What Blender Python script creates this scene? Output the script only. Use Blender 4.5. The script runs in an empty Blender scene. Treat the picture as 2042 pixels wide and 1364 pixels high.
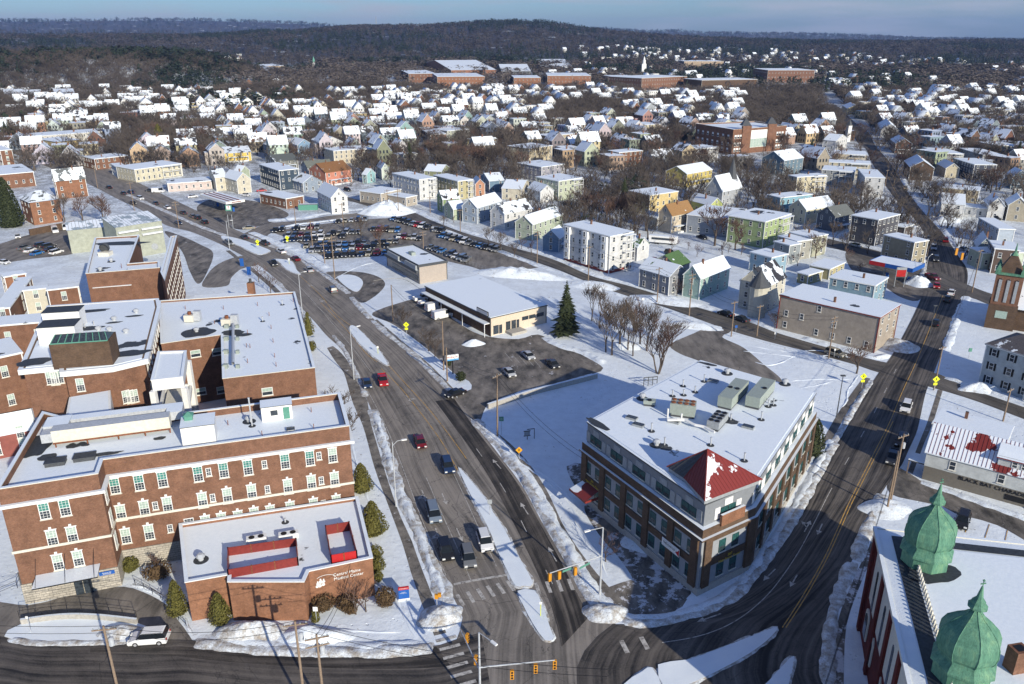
import bpy, math, random
import numpy as np
from mathutils import Vector, Matrix, noise
random.seed(7); np.random.seed(7)
R = math.radians
scene = bpy.context.scene
COL = scene.collection
# ------------------------------------------------------------------ camera, world, sun, exposure
H, FPX, PITCH = 70.0, 1588.0, R(21.1)
cam_d = bpy.data.cameras.new('camera'); cam = bpy.data.objects.new('camera', cam_d); COL.objects.link(cam)
cam.location = (0, 0, H); cam.rotation_euler = (R(90) - PITCH, 0, 0)
cam_d.sensor_width = 36; cam_d.lens = FPX * 36 / 2042; cam_d.clip_start = 1; cam_d.clip_end = 60000
scene.camera = cam
SUN_AZ, SUN_EL = R(-56.5), R(21.5)
sd = bpy.data.lights.new('sun', 'SUN'); so = bpy.data.objects.new('sun', sd); COL.objects.link(so)
sd.energy = 5.0; sd.angle = R(0.5); sd.color = (1.0, 0.92, 0.77)
so.rotation_euler = Vector((math.cos(SUN_AZ) * math.cos(SUN_EL), math.sin(SUN_AZ) * math.cos(SUN_EL), math.sin(SUN_EL))).to_track_quat('Z', 'Y').to_euler()
world = bpy.data.worlds.new('World'); scene.world = world; world.use_nodes = True
wn = world.node_tree; wn.nodes.clear()
wo = wn.nodes.new('ShaderNodeOutputWorld'); bg = wn.nodes.new('ShaderNodeBackground')
sky = wn.nodes.new('ShaderNodeTexSky'); sky.sky_type = 'NISHITA'; sky.sun_disc = False
sky.sun_elevation = SUN_EL; sky.sun_rotation = R(146.5); sky.altitude = 100; sky.dust_density = 0.6; sky.ozone_density = 3.0
tc = wn.nodes.new('ShaderNodeTexCoord'); mp = wn.nodes.new('ShaderNodeMapping'); mp.inputs['Scale'].default_value = (1.6, 1.6, 14)
nz = wn.nodes.new('ShaderNodeTexNoise'); nz.inputs['Scale'].default_value = 2.6; nz.inputs['Detail'].default_value = 7
rp = wn.nodes.new('ShaderNodeValToRGB'); rp.color_ramp.elements[0].position = .47; rp.color_ramp.elements[1].position = .66
rp.color_ramp.elements[0].color = (0, 0, 0, 1); rp.color_ramp.elements[1].color = (.85, .85, .85, 1)
mx = wn.nodes.new('ShaderNodeMixRGB'); mx.inputs[2].default_value = (4.0, 4.3, 5.0, 1)
tint = wn.nodes.new('ShaderNodeMixRGB'); tint.blend_type = 'MULTIPLY'; tint.inputs[0].default_value = 1; pass
sxyz = wn.nodes.new('ShaderNodeSeparateXYZ'); tr = wn.nodes.new('ShaderNodeValToRGB'); tr.color_ramp.elements[0].position = .02; tr.color_ramp.elements[0].color = (.52, .70, 1.0, 1); tr.color_ramp.elements[1].position = .30; tr.color_ramp.elements[1].color = (.20, .58, 1.15, 1)
wn.links.new(tc.outputs['Generated'], sxyz.inputs[0]); wn.links.new(sxyz.outputs['Z'], tr.inputs[0]); wn.links.new(tr.outputs[0], tint.inputs[2])
bg.inputs['Strength'].default_value = 0.105
L_ = wn.links.new
L_(tc.outputs['Generated'], mp.inputs[0]); L_(mp.outputs[0], nz.inputs[0]); L_(nz.outputs[0], rp.inputs[0]); L_(rp.outputs[0], mx.inputs[0])
L_(sky.outputs[0], tint.inputs[1]); L_(tint.outputs[0], mx.inputs[1]); L_(mx.outputs[0], bg.inputs[0]); L_(bg.outputs[0], wo.inputs[0])
vs = scene.view_settings; vs.view_transform = 'Standard'; vs.look = 'None'; vs.exposure = 0.20; vs.gamma = 1
scene.cycles.max_bounces = 5; scene.cycles.diffuse_bounces = 2; scene.cycles.transparent_max_bounces = 4
scene.cycles.volume_bounces = 0; scene.cycles.volume_step_rate = 8

# ------------------------------------------------------------------ survey: where a feature seen in the photo stands in the world
CT, ST = math.cos(PITCH), math.sin(PITCH)
def ray(px, py):
    x = (px - 1021) / FPX; y = -(py - 682) / FPX
    return Vector((x, CT + y * ST, -ST + y * CT))
def P(px, py, z=0.0):
    r = ray(px, py); t = (z - H) / r.z
    return Vector((r.x * t, r.y * t, z))
def Q(p):
    z = p[2] - H; d = p[1] * CT - z * ST; u = p[1] * ST + z * CT
    return 1021 + FPX * p[0] / d, 682 - FPX * u / d
def zat(px, py, X, Y):
    r = ray(px, py); return H + r.z * Y / r.y
def onwall(A, B, px, py):
    """distance along and height on the vertical wall A-B of the feature seen at px,py"""
    d = Vector((B[0] - A[0], B[1] - A[1])); n = Vector((-d.y, d.x)); r = ray(px, py)
    t = (n.x * A[0] + n.y * A[1]) / (n.x * r.x + n.y * r.y)
    return ((r.x * t - A[0]) * d.x + (r.y * t - A[1]) * d.y) / d.length, H + r.z * t

# ------------------------------------------------------------------ objects
def tag(o, label=None, cat=None, group=None, kind=None):
    if label: o['label'] = label
    if cat: o['category'] = cat
    if group: o['group'] = group
    if kind: o['kind'] = kind
    return o
def thing(name, loc, rz, label, cat, group=None):
    o = bpy.data.objects.new(name, None); COL.objects.link(o); o.empty_display_size = .3
    o.location = loc; o.rotation_euler = (0, 0, rz)
    return tag(o, label, cat, group)
def inv(o):
    return (Matrix.Translation(o.location) @ o.rotation_euler.to_matrix().to_4x4()).inverted()
class MB:
    def __init__(s): s.v = []; s.f = []; s.m = []; s.uv = None
    def add(s, vs, fs, m=0):
        b = len(s.v); s.v += [tuple(v) for v in vs]; s.f += [tuple(i + b for i in f) for f in fs]; s.m += [m] * len(fs); return s
    def box(s, x0, y0, z0, x1, y1, z1, m=0, top=None):
        s.add([(x0,y0,z0),(x1,y0,z0),(x1,y1,z0),(x0,y1,z0),(x0,y0,z1),(x1,y0,z1),(x1,y1,z1),(x0,y1,z1)],
              [(0,3,2,1),(0,1,5,4),(1,2,6,5),(2,3,7,6),(3,0,4,7)], m)
        b = len(s.v) - 8; s.f.append((b+4,b+5,b+6,b+7)); s.m.append(m if top is None else top); return s
    def cbox(s, c, size, rz=0, m=0, top=None, rx=0):
        t = MB(); a, b, h = [q / 2 for q in size]; t.box(-a, -b, -h, a, b, h, m, top)
        M = Matrix.Translation(c) @ Matrix.Rotation(rz, 4, 'Z') @ Matrix.Rotation(rx, 4, 'X')
        b0 = len(s.v); s.v += [tuple(M @ Vector(v)) for v in t.v]; s.f += [tuple(i + b0 for i in f) for f in t.f]; s.m += t.m; return s
    def prism(s, pts, z0, z1, m=0, top=None, bottom=False):
        n = len(pts); z0s = z0 if isinstance(z0, (list, tuple)) else [z0] * n; z1s = z1 if isinstance(z1, (list, tuple)) else [z1] * n
        a = sum(pts[i][0] * pts[(i+1) % n][1] - pts[(i+1) % n][0] * pts[i][1] for i in range(n))
        idx = range(n) if a > 0 else range(n - 1, -1, -1)
        p = [pts[i] for i in idx]; z0s = [z0s[i] for i in idx]; z1s = [z1s[i] for i in idx]
        b = len(s.v); s.v += [(q[0], q[1], z) for q, z in zip(p, z0s)] + [(q[0], q[1], z) for q, z in zip(p, z1s)]
        for i in range(n): j = (i + 1) % n; s.f.append((b+i, b+j, b+n+j, b+n+i)); s.m.append(m)
        s.f.append(tuple(b + n + i for i in range(n))); s.m.append(m if top is None else top)
        if bottom: s.f.append(tuple(b + n - 1 - i for i in range(n))); s.m.append(m)
        return s
    def cyl(s, p0, p1, r0, r1=None, n=8, m=0, cap=True):
        p0 = Vector(p0); p1 = Vector(p1); r1 = r0 if r1 is None else r1; d = (p1 - p0).normalized()
        u = d.orthogonal().normalized(); w = d.cross(u); b = len(s.v)
        for p, r in ((p0, r0), (p1, r1)):
            for i in range(n):
                a = 2 * math.pi * i / n; s.v.append(tuple(p + (u * math.cos(a) + w * math.sin(a)) * r))
        for i in range(n): j = (i + 1) % n; s.f.append((b+i, b+j, b+n+j, b+n+i)); s.m.append(m)
        if cap: s.f.append(tuple(b + n + i for i in range(n))); s.m.append(m)
        return s
    def lathe(s, prof, n=8, c=(0, 0), m=0, rot=0, ms=None):
        b = len(s.v)
        for r, z in prof:
            for i in range(n): a = rot + 2 * math.pi * i / n; s.v.append((c[0] + r * math.cos(a), c[1] + r * math.sin(a), z))
        for k in range(len(prof) - 1):
            for i in range(n):
                j = (i + 1) % n; s.f.append((b+k*n+i, b+k*n+j, b+(k+1)*n+j, b+(k+1)*n+i)); s.m.append(ms[k] if ms else m)
        s.f.append(tuple(b + (len(prof) - 1) * n + i for i in range(n))); s.m.append(m)
        return s
    def mesh(s, name, mats, M=None, smooth=False):
        me = bpy.data.meshes.new(name)
        v = s.v if M is None else [tuple(M @ Vector(q)) for q in s.v]
        me.from_pydata(v, [], s.f)
        for m in mats: me.materials.append(m)
        if len(mats) > 1: me.polygons.foreach_set('material_index', s.m)
        if s.uv is not None:
            uvl = me.uv_layers.new(name='UVMap'); li = [0] * len(me.loops); me.loops.foreach_get('vertex_index', li)
            uvl.data.foreach_set('uv', [c for i in li for c in s.uv[i]])
        if smooth: me.polygons.foreach_set('use_smooth', [True] * len(me.polygons))
        me.update(); return me
    def build(s, name, mats, parent=None, local=False, smooth=False, color=None):
        """links the shape as one object; world coordinates unless local"""
        if not isinstance(mats, (list, tuple)): mats = [mats]
        me = s.mesh(name, mats, inv(parent) if parent and not local else None, smooth)
        o = bpy.data.objects.new(name, me); COL.objects.link(o)
        if parent: o.parent = parent
        if color: o.color = color
        return o
def dup(o, parent=None, color=None):
    c = o.copy(); COL.objects.link(c); c.parent = parent
    for ch in list(o.children): dup(ch, c)
    return c
def place(proto, loc, rz, label, group=None, scale=None, used=set(), color=None, cpart=('body',)):
    """first use moves the prototype itself, later uses copy it and its parts"""
    if proto.name in used: o = dup(proto)
    else: o = proto; used.add(proto.name)
    o.location = loc; o.rotation_euler = (0, 0, rz)
    if scale: o.scale = scale if isinstance(scale, (tuple, list)) else (scale,) * 3
    o['label'] = label
    if group: o['group'] = group
    if color:
        for c in o.children:
            if c.name.split('.')[0] in cpart: c.color = color
        if o.type == 'MESH': o.color = color
    return o

# ------------------------------------------------------------------ materials
class NT:
    def __init__(s, name):
        s.m = bpy.data.materials.new(name); s.m.use_nodes = True; s.t = s.m.node_tree; s.b = s.t.nodes['Principled BSDF']
        s.b.inputs['Specular IOR Level'].default_value = .25
    def n(s, ty, **kw):
        x = s.t.nodes.new('ShaderNode' + ty)
        for k, v in kw.items():
            if hasattr(x, k): setattr(x, k, v)
            else: x.inputs[k.replace('_', ' ')].default_value = v
        return x
    def l(s, a, b): s.t.links.new(a, b)
    def coord(s, scale=(1, 1, 1), kind='Object', rot=0, rnd=False):
        c = s.n('TexCoord'); m = s.n('Mapping'); m.inputs['Scale'].default_value = scale; m.inputs['Rotation'].default_value = (0, 0, rot)
        s.l(c.outputs[kind], m.inputs[0])
        if rnd:
            oi = s.n('ObjectInfo'); mu = s.n('Math', operation='MULTIPLY'); mu.inputs[1].default_value = 97; s.l(oi.outputs['Random'], mu.inputs[0]); s.l(mu.outputs[0], m.inputs['Location'])
        return m.outputs[0]
    def noise(s, vec, scale, detail=4, rough=.55):
        x = s.n('TexNoise'); x.inputs['Scale'].default_value = scale; x.inputs['Detail'].default_value = detail; x.inputs['Roughness'].default_value = rough
        s.l(vec, x.inputs['Vector']); return x.outputs['Fac']
    def ramp(s, fac, stops):
        x = s.n('ValToRGB'); e = x.color_ramp.elements
        while len(e) < len(stops): e.new(.5)
        for i, (p, c) in enumerate(stops): e[i].position = p; e[i].color = (*c, 1) if not isinstance(c, (int, float)) else (c, c, c, 1)
        s.l(fac, x.inputs[0]); return x.outputs[0]
    def mix(s, fac, a, b, mode='MIX'):
        x = s.n('MixRGB', blend_type=mode)
        for i, q in enumerate((fac, a, b)):
            if isinstance(q, (int, float)): x.inputs[i].default_value = q if i == 0 else (q, q, q, 1)
            elif isinstance(q, tuple): x.inputs[i].default_value = (*q, 1)
            else: s.l(q, x.inputs[i])
        return x.outputs[0]
    def bump(s, h, strength=.3, dist=.1):
        x = s.n('Bump'); x.inputs['Strength'].default_value = strength; x.inputs['Distance'].default_value = dist; s.l(h, x.inputs['Height']); s.l(x.outputs[0], s.b.inputs['Normal'])
    def col(s, c): (s.l(c, s.b.inputs['Base Color']) if not isinstance(c, tuple) else setattr(s.b.inputs['Base Color'], 'default_value', (*c, 1))); return s
    def rough(s, r): s.b.inputs['Roughness'].default_value = r; return s
def plain(name, c, r=.6, var=.12, metal=0, sc=3):
    m = NT(name); f = m.noise(m.coord(rnd=True), sc, 4)
    m.col(m.ramp(f, [(.3, tuple(q * (1 - var) for q in c)), (.7, tuple(min(1, q * (1 + var)) for q in c))])); m.rough(r); m.b.inputs['Metallic'].default_value = metal
    return m.m
SNOW = (.77, .82, .86)
def make_snow(name, dirt=0.0, grain=.5, tracks=False):
    m = NT(name); c = m.coord(kind='Object'); n1 = m.noise(c, .35, 6); n2 = m.noise(c, 3.5, 5, .65)
    base = m.ramp(n1, [(.3, (.70, .76, .81)), (.7, (.80, .85, .87))])
    if dirt:
        n3 = m.noise(c, .9, 8, .7); base = m.mix(m.ramp(n3, [(.62 - dirt * .3, 0), (.78 - dirt * .2, .9)]), base, (.30, .25, .19))
        n5 = m.noise(c, 7, 4, .7); base = m.mix(m.ramp(n5, [(.60 - dirt * .1, 0), (.72, .8)]), base, (.12, .10, .08))
    m.col(base); m.rough(.55)
    h = m.mix(.5, n1, n2); m.bump(h, grain, .25 if not dirt else .4); return m.m
M = {}
M['snow'] = make_snow('snow', 0, .22)
M['bank'] = make_snow('snow_bank', .26, .6)
M['bankdirty'] = make_snow('snow_bank_dirty', .8, .7)
def make_ground():
    m = NT('ground_snow'); c = m.coord(kind='Object')
    n1 = m.noise(c, .05, 7, .6); n2 = m.noise(c, 1.1, 6, .65); n4 = m.noise(c, .012, 5, .6)
    base = m.mix(.7, m.ramp(n1, [(.3, (.68, .74, .80)), (.65, (.81, .86, .88))]), m.ramp(m.noise(c, .55, 7, .7), [(.35, .86), (.6, 1.02)]), 'MULTIPLY')
    g = m.n('NewGeometry'); sp = m.n('SeparateXYZ'); m.l(g.outputs['Position'], sp.inputs[0])
    far = m.n('MapRange'); far.inputs['From Min'].default_value = 170; far.inputs['From Max'].default_value = 460; m.l(sp.outputs['Y'], far.inputs['Value'])
    dirt = m.mix(1.0, m.ramp(m.mix(.45, n2, m.noise(c, .16, 6, .65)), [(.445, 0), (.53, 1.0)]), far.outputs[0], 'MULTIPLY')  # brown dirt among the houses, their shade put into the colour too
    base = m.mix(m.mix(1.0, dirt, (.82, .82, .82), 'MULTIPLY'), base, (.095, .082, .066))
    base = m.mix(m.ramp(m.mix(.4, n2, m.noise(c, .22, 6, .7)), [(.60, 0), (.64, .75)]), base, (.20, .16, .11))
    wood = m.n('MapRange'); wood.inputs['From Min'].default_value = 1420; wood.inputs['From Max'].default_value = 2100; m.l(sp.outputs['Y'], wood.inputs['Value'])
    clear = m.ramp(n4, [(.60, 1), (.66, 0)])
    fl = m.ramp(m.noise(c, .006, 9, .7), [(.35, (.035, .030, .026)), (.5, (.06, .048, .04)), (.65, (.02, .03, .024))])
    base = m.mix(m.mix(1.0, wood.outputs[0], clear, 'MULTIPLY'), base, fl)
    vo = m.n('TexVoronoi'); vo.inputs['Scale'].default_value = 1.3; m.l(c, vo.inputs['Vector']); trk = m.ramp(m.noise(c, .045, 3, .5), [(.485, 0), (.495, 1), (.505, 1), (.515, 0)]); foot = m.mix(1.0, m.ramp(vo.outputs['Distance'], [(.12, 1), (.24, 0)]), trk, 'MULTIPLY')
    hh = m.mix(.6, m.mix(.35, n1, n2), foot, 'SUBTRACT'); m.col(base); m.rough(.6); m.bump(hh, .55, .5); return m.m
M['ground'] = make_ground()
def make_road(name, uv=True, dark=(.045, .042, .038), light=(.27, .24, .205), mid=.5, rot=0, st=(1.6, .03), snowy=.0):
    m = NT(name)
    c = m.coord((1, 1, 1), 'UV' if uv else 'Object', rot)
    cs = m.coord((st[0], st[1], 1), 'UV' if uv else 'Object', rot)
    s1 = m.noise(cs, 1.0, 5, .6); s2 = m.noise(c, .12, 6, .62); s3 = m.noise(c, 4, 5, .7)
    f = m.mix(.38, s1, s2); f = m.mix(.14, f, s3)
    w = mid
    colr = m.ramp(f, [(w - .14, dark), (w - .02, tuple((a + b) * .5 for a, b in zip(dark, light))), (w + .10, light)])
    cr = m.n('TexVoronoi', feature='DISTANCE_TO_EDGE'); cr.inputs['Scale'].default_value = .16; wv = m.noise(c, .6, 4)
    ad = m.n('VectorMath', operation='MULTIPLY_ADD'); m.l(wv, ad.inputs[0]); ad.inputs[1].default_value = (3, 3, 3); m.l(c, ad.inputs[2]); m.l(ad.outputs[0], cr.inputs['Vector'])
    colr = m.mix(m.ramp(cr.outputs['Distance'], [(.0, .75), (.008, 0)]), colr, (.025, .024, .023))
    if snowy:
        n5 = m.noise(c, .35, 8, .72); colr = m.mix(m.ramp(n5, [(.66 - snowy, 0), (.70 - snowy, .9)]), colr, (.62, .63, .66))
    m.col(colr); m.rough(.75); m.bump(s3, .15, .03); return m.m
M['road'] = make_road('asphalt_salted', mid=.468)
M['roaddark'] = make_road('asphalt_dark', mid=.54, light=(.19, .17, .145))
M['lot'] = make_road('asphalt_lot', uv=False, mid=.47, st=(.5, .12), rot=.7, light=(.24, .215, .185))
M['lotdark'] = make_road('asphalt_lot_dark', uv=False, mid=.53, st=(.45, .2), rot=.4, snowy=.03)
M['slush'] = make_road('slushy_path', uv=False, mid=.53, st=(.6, .25), rot=-.9, snowy=.14)
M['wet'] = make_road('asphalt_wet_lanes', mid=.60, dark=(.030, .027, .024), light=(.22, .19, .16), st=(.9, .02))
M['roadshade'] = make_road('asphalt_damp_shade', mid=.555, dark=(.022, .021, .021), light=(.20, .175, .15), st=(1.0, .02))  # damp asphalt, with shade put into its colour as well
M['walk'] = make_road('sidewalk_concrete', uv=False, mid=.5, dark=(.055, .05, .045), light=(.26, .235, .20), st=(.5, .5), snowy=.05)
def paint(name, c, wear=.36):
    m = NT(name); n = m.noise(m.coord(), 1.6, 6, .75)
    m.col(m.mix(m.ramp(n, [(wear, 0), (wear + .18, 1)]), (.17, .155, .14), c)); m.rough(.7); return m.m
M['wpaint'] = paint('road_paint_white', (.50, .48, .44)); M['ypaint'] = paint('road_paint_yellow', (.55, .32, .07))
def make_brick(name, a, b, mort=(.17, .11, .08), sc=1.0):
    m = NT(name); g = m.n('TexCoord'); sx = m.n('SeparateXYZ'); m.l(g.outputs['Object'], sx.inputs[0])
    ad = m.n('Math', operation='ADD'); m.l(sx.outputs['X'], ad.inputs[0]); m.l(sx.outputs['Y'], ad.inputs[1])
    cb = m.n('CombineXYZ'); m.l(ad.outputs[0], cb.inputs[0]); m.l(sx.outputs['Z'], cb.inputs[1])
    br = m.n('TexBrick'); br.inputs['Scale'].default_value = sc; br.inputs['Color1'].default_value = (*a, 1); br.inputs['Color2'].default_value = (*b, 1); br.inputs['Mortar'].default_value = (*mort, 1)
    br.inputs['Mortar Size'].default_value = .016; br.inputs['Brick Width'].default_value = .34; br.inputs['Row Height'].default_value = .12; m.l(cb.outputs[0], br.inputs['Vector'])
    n = m.noise(g.outputs['Object'], .6, 8, .7); n2 = m.noise(g.outputs['Object'], 5, 5, .7)
    c = m.mix(.75, br.outputs[0], m.ramp(n, [(.3, .55), (.7, 1.25)]), 'MULTIPLY'); c = m.mix(.6, c, m.ramp(n2, [(.3, .6), (.7, 1.3)]), 'MULTIPLY')
    m.col(c); m.rough(.85); return m.m
M['brick'] = make_brick('brick_red', (.235, .108, .064), (.185, .080, .047), (.19, .13, .09))
M['brick2'] = make_brick('brick_orange', (.33, .150, .078), (.28, .122, .062))
M['brickdark'] = make_brick('brick_brown', (.135, .082, .048), (.095, .058, .036), (.11, .08, .06))
M['brickred'] = make_brick('brick_deep_red', (.16, .025, .02), (.12, .02, .017), (.10, .03, .025))
M['stone'] = make_brick('stone_blocks', (.46, .42, .35), (.40, .37, .31), (.24, .22, .19), .35)
def make_siding(name='siding', ln=True):
    m = NT(name); oi = m.n('ObjectInfo'); g = m.n('TexCoord'); sx = m.n('SeparateXYZ'); m.l(g.outputs['Object'], sx.inputs[0])
    n = m.noise(m.coord(rnd=True), .8, 6, .65); c = m.mix(.85, oi.outputs['Color'], m.ramp(n, [(.3, .62), (.7, .98)]), 'MULTIPLY')
    mu = m.n('Math', operation='MULTIPLY'); mu.inputs[1].default_value = 4.5; m.l(sx.outputs['Z'], mu.inputs[0]); fr = m.n('Math', operation='FRACT'); m.l(mu.outputs[0], fr.inputs[0])
    c = m.mix(.5, c, m.ramp(fr.outputs[0], [(0, .6), (.16, 1)]), 'MULTIPLY')
    m.col(c); m.rough(.6); return m.m
M['siding'] = make_siding()
def make_plaincol():
    m = NT('painted'); oi = m.n('ObjectInfo'); n = m.noise(m.coord(rnd=True), 2, 5, .65)
    m.col(m.mix(.7, oi.outputs['Color'], m.ramp(n, [(.3, .82), (.7, 1.08)]), 'MULTIPLY')); m.rough(.55); return m.m
M['painted'] = make_plaincol()
def make_roof():
    """shingles (object colour) under snow that has partly slid or melted off (object alpha = snow cover)"""
    m = NT('roof_shingle_snow'); oi = m.n('ObjectInfo'); c = m.coord((1, 1, 1), rnd=True); n = m.noise(c, .28, 6, .6); n2 = m.noise(c, 3, 5, .7)
    sh = m.mix(.8, oi.outputs['Color'], m.ramp(n2, [(.3, .6), (.7, 1.3)]), 'MULTIPLY')
    mp_ = m.n('MapRange'); mp_.inputs['From Min'].default_value = 0; mp_.inputs['From Max'].default_value = 1; mp_.inputs['To Min'].default_value = .22; mp_.inputs['To Max'].default_value = .80; m.l(oi.outputs['Alpha'], mp_.inputs['Value'])
    lt = m.n('Math', operation='SUBTRACT'); m.l(mp_.outputs[0], lt.inputs[0]); m.l(n, lt.inputs[1])
    f = m.ramp(lt.outputs[0], [(0, 0), (.015, 1)])
    sn = m.ramp(n2, [(.3, (.68, .74, .78)), (.7, (.77, .81, .84))])
    m.col(m.mix(f, sh, sn)); m.rough(.65); m.bump(m.mix(.3, f, n2), .5, .12); return m.m
M['roof'] = make_roof()
def make_flatroof():
    m = NT('roof_membrane_snow'); c = m.coord((1, 1, 1), rnd=True); n = m.noise(c, .13, 5, .5); n2 = m.noise(c, 2.2, 6, .6)
    f = m.ramp(n, [(.655, 1), (.668, 0)]); sn = m.ramp(n2, [(.3, (.72, .78, .82)), (.7, (.79, .84, .87))])
    m.col(m.mix(f, (.055, .06, .065), sn)); m.rough(.6); m.bump(n2, .18, .12); return m.m
M['flatroof'] = make_flatroof()
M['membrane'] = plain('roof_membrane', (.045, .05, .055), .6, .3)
def make_metalroof(name, c, cover, dark=None, rot=0, sc=.3):
    m = NT(name); g = m.coord(rnd=False); n = m.noise(g, sc, 7, .6); n2 = m.noise(g, 3, 5, .7)
    f = m.ramp(n, [(cover, 1), (cover + .012, 0)]); m.col(m.mix(f, c, SNOW)); m.rough(.45); m.bump(m.mix(.3, f, n2), .35, .1); return m.m
M['redmetal'] = make_metalroof('red_metal_snow', (.19, .032, .028), .50)
M['redturret'] = make_metalroof('red_turret_snow', (.19, .032, .028), .475, sc=.20)
M['redmetalbare'] = plain('red_metal', (.20, .034, .028), .4, .15)
M['greenmetal'] = make_metalroof('green_metal_snow', (.10, .20, .06), .52)
M['white'] = plain('white_paint', (.74, .74, .71), .5, .08); M['trim'] = plain('cream_trim', (.62, .59, .50), .6, .1)
M['glass'] = plain('window_glass', (.035, .045, .055), .12, .5); M['glass'].node_tree.nodes['Principled BSDF'].inputs['Specular IOR Level'].default_value = .6
M['shade'] = plain('window_shade', (.33, .42, .36), .5, .2); M['shadeteal'] = plain('window_shade_teal', (.05, .20, .17), .4, .3)
M['grey'] = plain('grey_metal', (.30, .32, .33), .5, .15); M['darkgrey'] = plain('dark_grey', (.07, .075, .08), .55, .2); M['galv'] = plain('galvanised', (.42, .44, .46), .42, .15)
M['hvac'] = plain('hvac_grey_green', (.30, .34, .30), .5, .1); M['black'] = plain('black', (.012, .012, .014), .5, .2); M['rust'] = plain('rusty_steel', (.20, .075, .035), .8, .4)
M['wood'] = plain('pole_wood', (.23, .17, .12), .8, .25, sc=6); M['bark'] = plain('bark', (.10, .078, .062), .9, .25); M['twig'] = plain('twigs', (.095, .074, .060), .9, .25)
M['twigred'] = plain('twigs_reddish', (.115, .072, .056), .9, .25)
M['concrete'] = plain('concrete', (.38, .36, .32), .8, .15); M['tyre'] = plain('tyre', (.02, .02, .02), .8); M['rim'] = plain('rim', (.35, .35, .36), .35)
M['orange'] = plain('signal_yellow', (.55, .24, .02), .5, .05); M['yellow'] = plain('sign_yellow', (.75, .80, .03), .5, .05); M['amber'] = plain('sign_amber', (.72, .35, .02), .5, .05)
M['red'] = plain('red_paint', (.42, .02, .02), .45, .08); M['blue'] = plain('blue_paint', (.02, .10, .36), .45, .08); M['green'] = plain('green_paint', (.10, .27, .20), .5, .1); M['gold'] = plain('gold_letters', (.50, .36, .03), .5)
M['tealdark'] = plain('window_teal', (.025,.085,.085), .35, .4)
def make_copper():
    m = NT('copper_patina'); c = m.coord((1, 1, .35)); n = m.noise(c, 1.3, 7, .65); n2 = m.noise(m.coord((1.5, 1.5, .2)), 5, 5, .7)
    a = m.ramp(n, [(.25, (.055, .15, .10)), (.5, (.105, .25, .165)), (.7, (.18, .33, .19))])
    m.col(m.mix(.6, a, m.ramp(n2, [(.35, .45), (.6, 1.15)]), 'MULTIPLY')); m.rough(.7); return m.m
M['copper'] = make_copper()
def make_leaf(name, a, b):
    m = NT(name); n = m.noise(m.coord(rnd=True), 2.0, 6, .7); m.col(m.ramp(n, [(.3, a), (.7, b)])); m.rough(.8); return m.m
M['conifer'] = make_leaf('conifer_needles', (.018, .028, .012), (.055, .065, .028)); M['shrub'] = make_leaf('shrub_leaves', (.065, .065, .015), (.15, .135, .035)); M['brownbush'] = make_leaf('bush_twigs', (.07, .045, .022), (.14, .09, .045))
def make_carpaint():
    m = NT('car_paint'); oi = m.n('ObjectInfo'); m.l(oi.outputs['Color'], m.b.inputs['Base Color']); m.rough(.28); m.b.inputs['Coat Weight'].default_value = .5; return m.m
M['car'] = make_carpaint(); M['carglass'] = plain('car_glass', (.012, .015, .018), .08, .2)
M['lamp'] = plain('headlight_lens', (.75, .75, .70), .2, .05); M['tail'] = plain('tail_light', (.35, .02, .01), .3, .1)
# ------------------------------------------------------------------ terrain
def ridge_z(D, pts):
    xs = [math.atan2(ray(px, py).x, ray(px, py).y) for px, py in pts]
    zs = [H + ray(px, py).z * D / math.hypot(ray(px, py).x, ray(px, py).y) for px, py in pts]
    return D, xs, zs
RIDGES = [
    (*ridge_z(3600, [(-900, 74), (380, 72), (520, 62), (600, 60), (700, 51), (850, 52), (980, 43), (1080, 46), (1150, 56), (1200, 62), (1300, 70), (1400, 76), (1700, 84), (2900, 88)]), 1150),
    (*ridge_z(9500, [(-900, 40), (0, 41), (150, 41), (300, 38), (420, 40), (520, 43), (600, 46), (660, 51), (720, 59), (900, 62), (1180, 57), (1210, 57), (1290, 63), (1350, 62), (1390, 66), (1600, 68), (1750, 73), (1850, 78), (2042, 81), (2900, 84)]), 1500),
    (*ridge_z(6000, [(-900, 60), (0, 61), (250, 63), (430, 66), (600, 70), (800, 80), (1500, 84), (2900, 88)]), 1000),
    (*ridge_z(4300, [(-900, 200), (1700, 200), (1800, 94), (1850, 87), (1990, 86), (2040, 96), (2300, 120), (2900, 200)]), 400)]
def hz(x, y):
    """ground height (numpy arrays)"""
    x = np.asarray(x, float); y = np.asarray(y, float); d = np.hypot(x, y); az = np.arctan2(x, y); z = np.zeros_like(d)
    for D, xs, zs, w in RIDGES:
        zc = np.interp(az, xs, zs) - 9
        z = np.maximum(z, np.maximum(zc, 0) * np.exp(-((d - D) / w) ** 2))
    side = 1 / (1 + np.exp((x + 455) / 28)); prof = np.clip((y - 1030) / 240, 0, 1); back = np.clip(1 - (y - 1400) / 500, 0, 1)
    z = np.maximum(z, 36 * side * prof * prof * (3 - 2 * prof) * back)
    z += np.where(d > 1700, 4 * np.sin(x * .0035 + 1) * np.sin(y * .0042) + 2 * np.sin(x * .011) * np.sin(y * .009 + 2), 0) * np.clip((d - 1700) / 1500, 0, 1)
    return np.where(d < 950, 0, z)
NR, NA = 260, 260
rr = np.concatenate([[20], np.geomspace(60, 15000, NR - 1)]); aa = np.radians(np.linspace(-88, 88, NA))
RRg, AAg = np.meshgrid(rr, aa, indexing='ij'); GX = RRg * np.sin(AAg); GY = RRg * np.cos(AAg); GZ = hz(GX, GY)
gm = MB(); gm.v = list(map(tuple, np.stack([GX.ravel(), GY.ravel(), GZ.ravel()], 1).tolist()))
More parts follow.
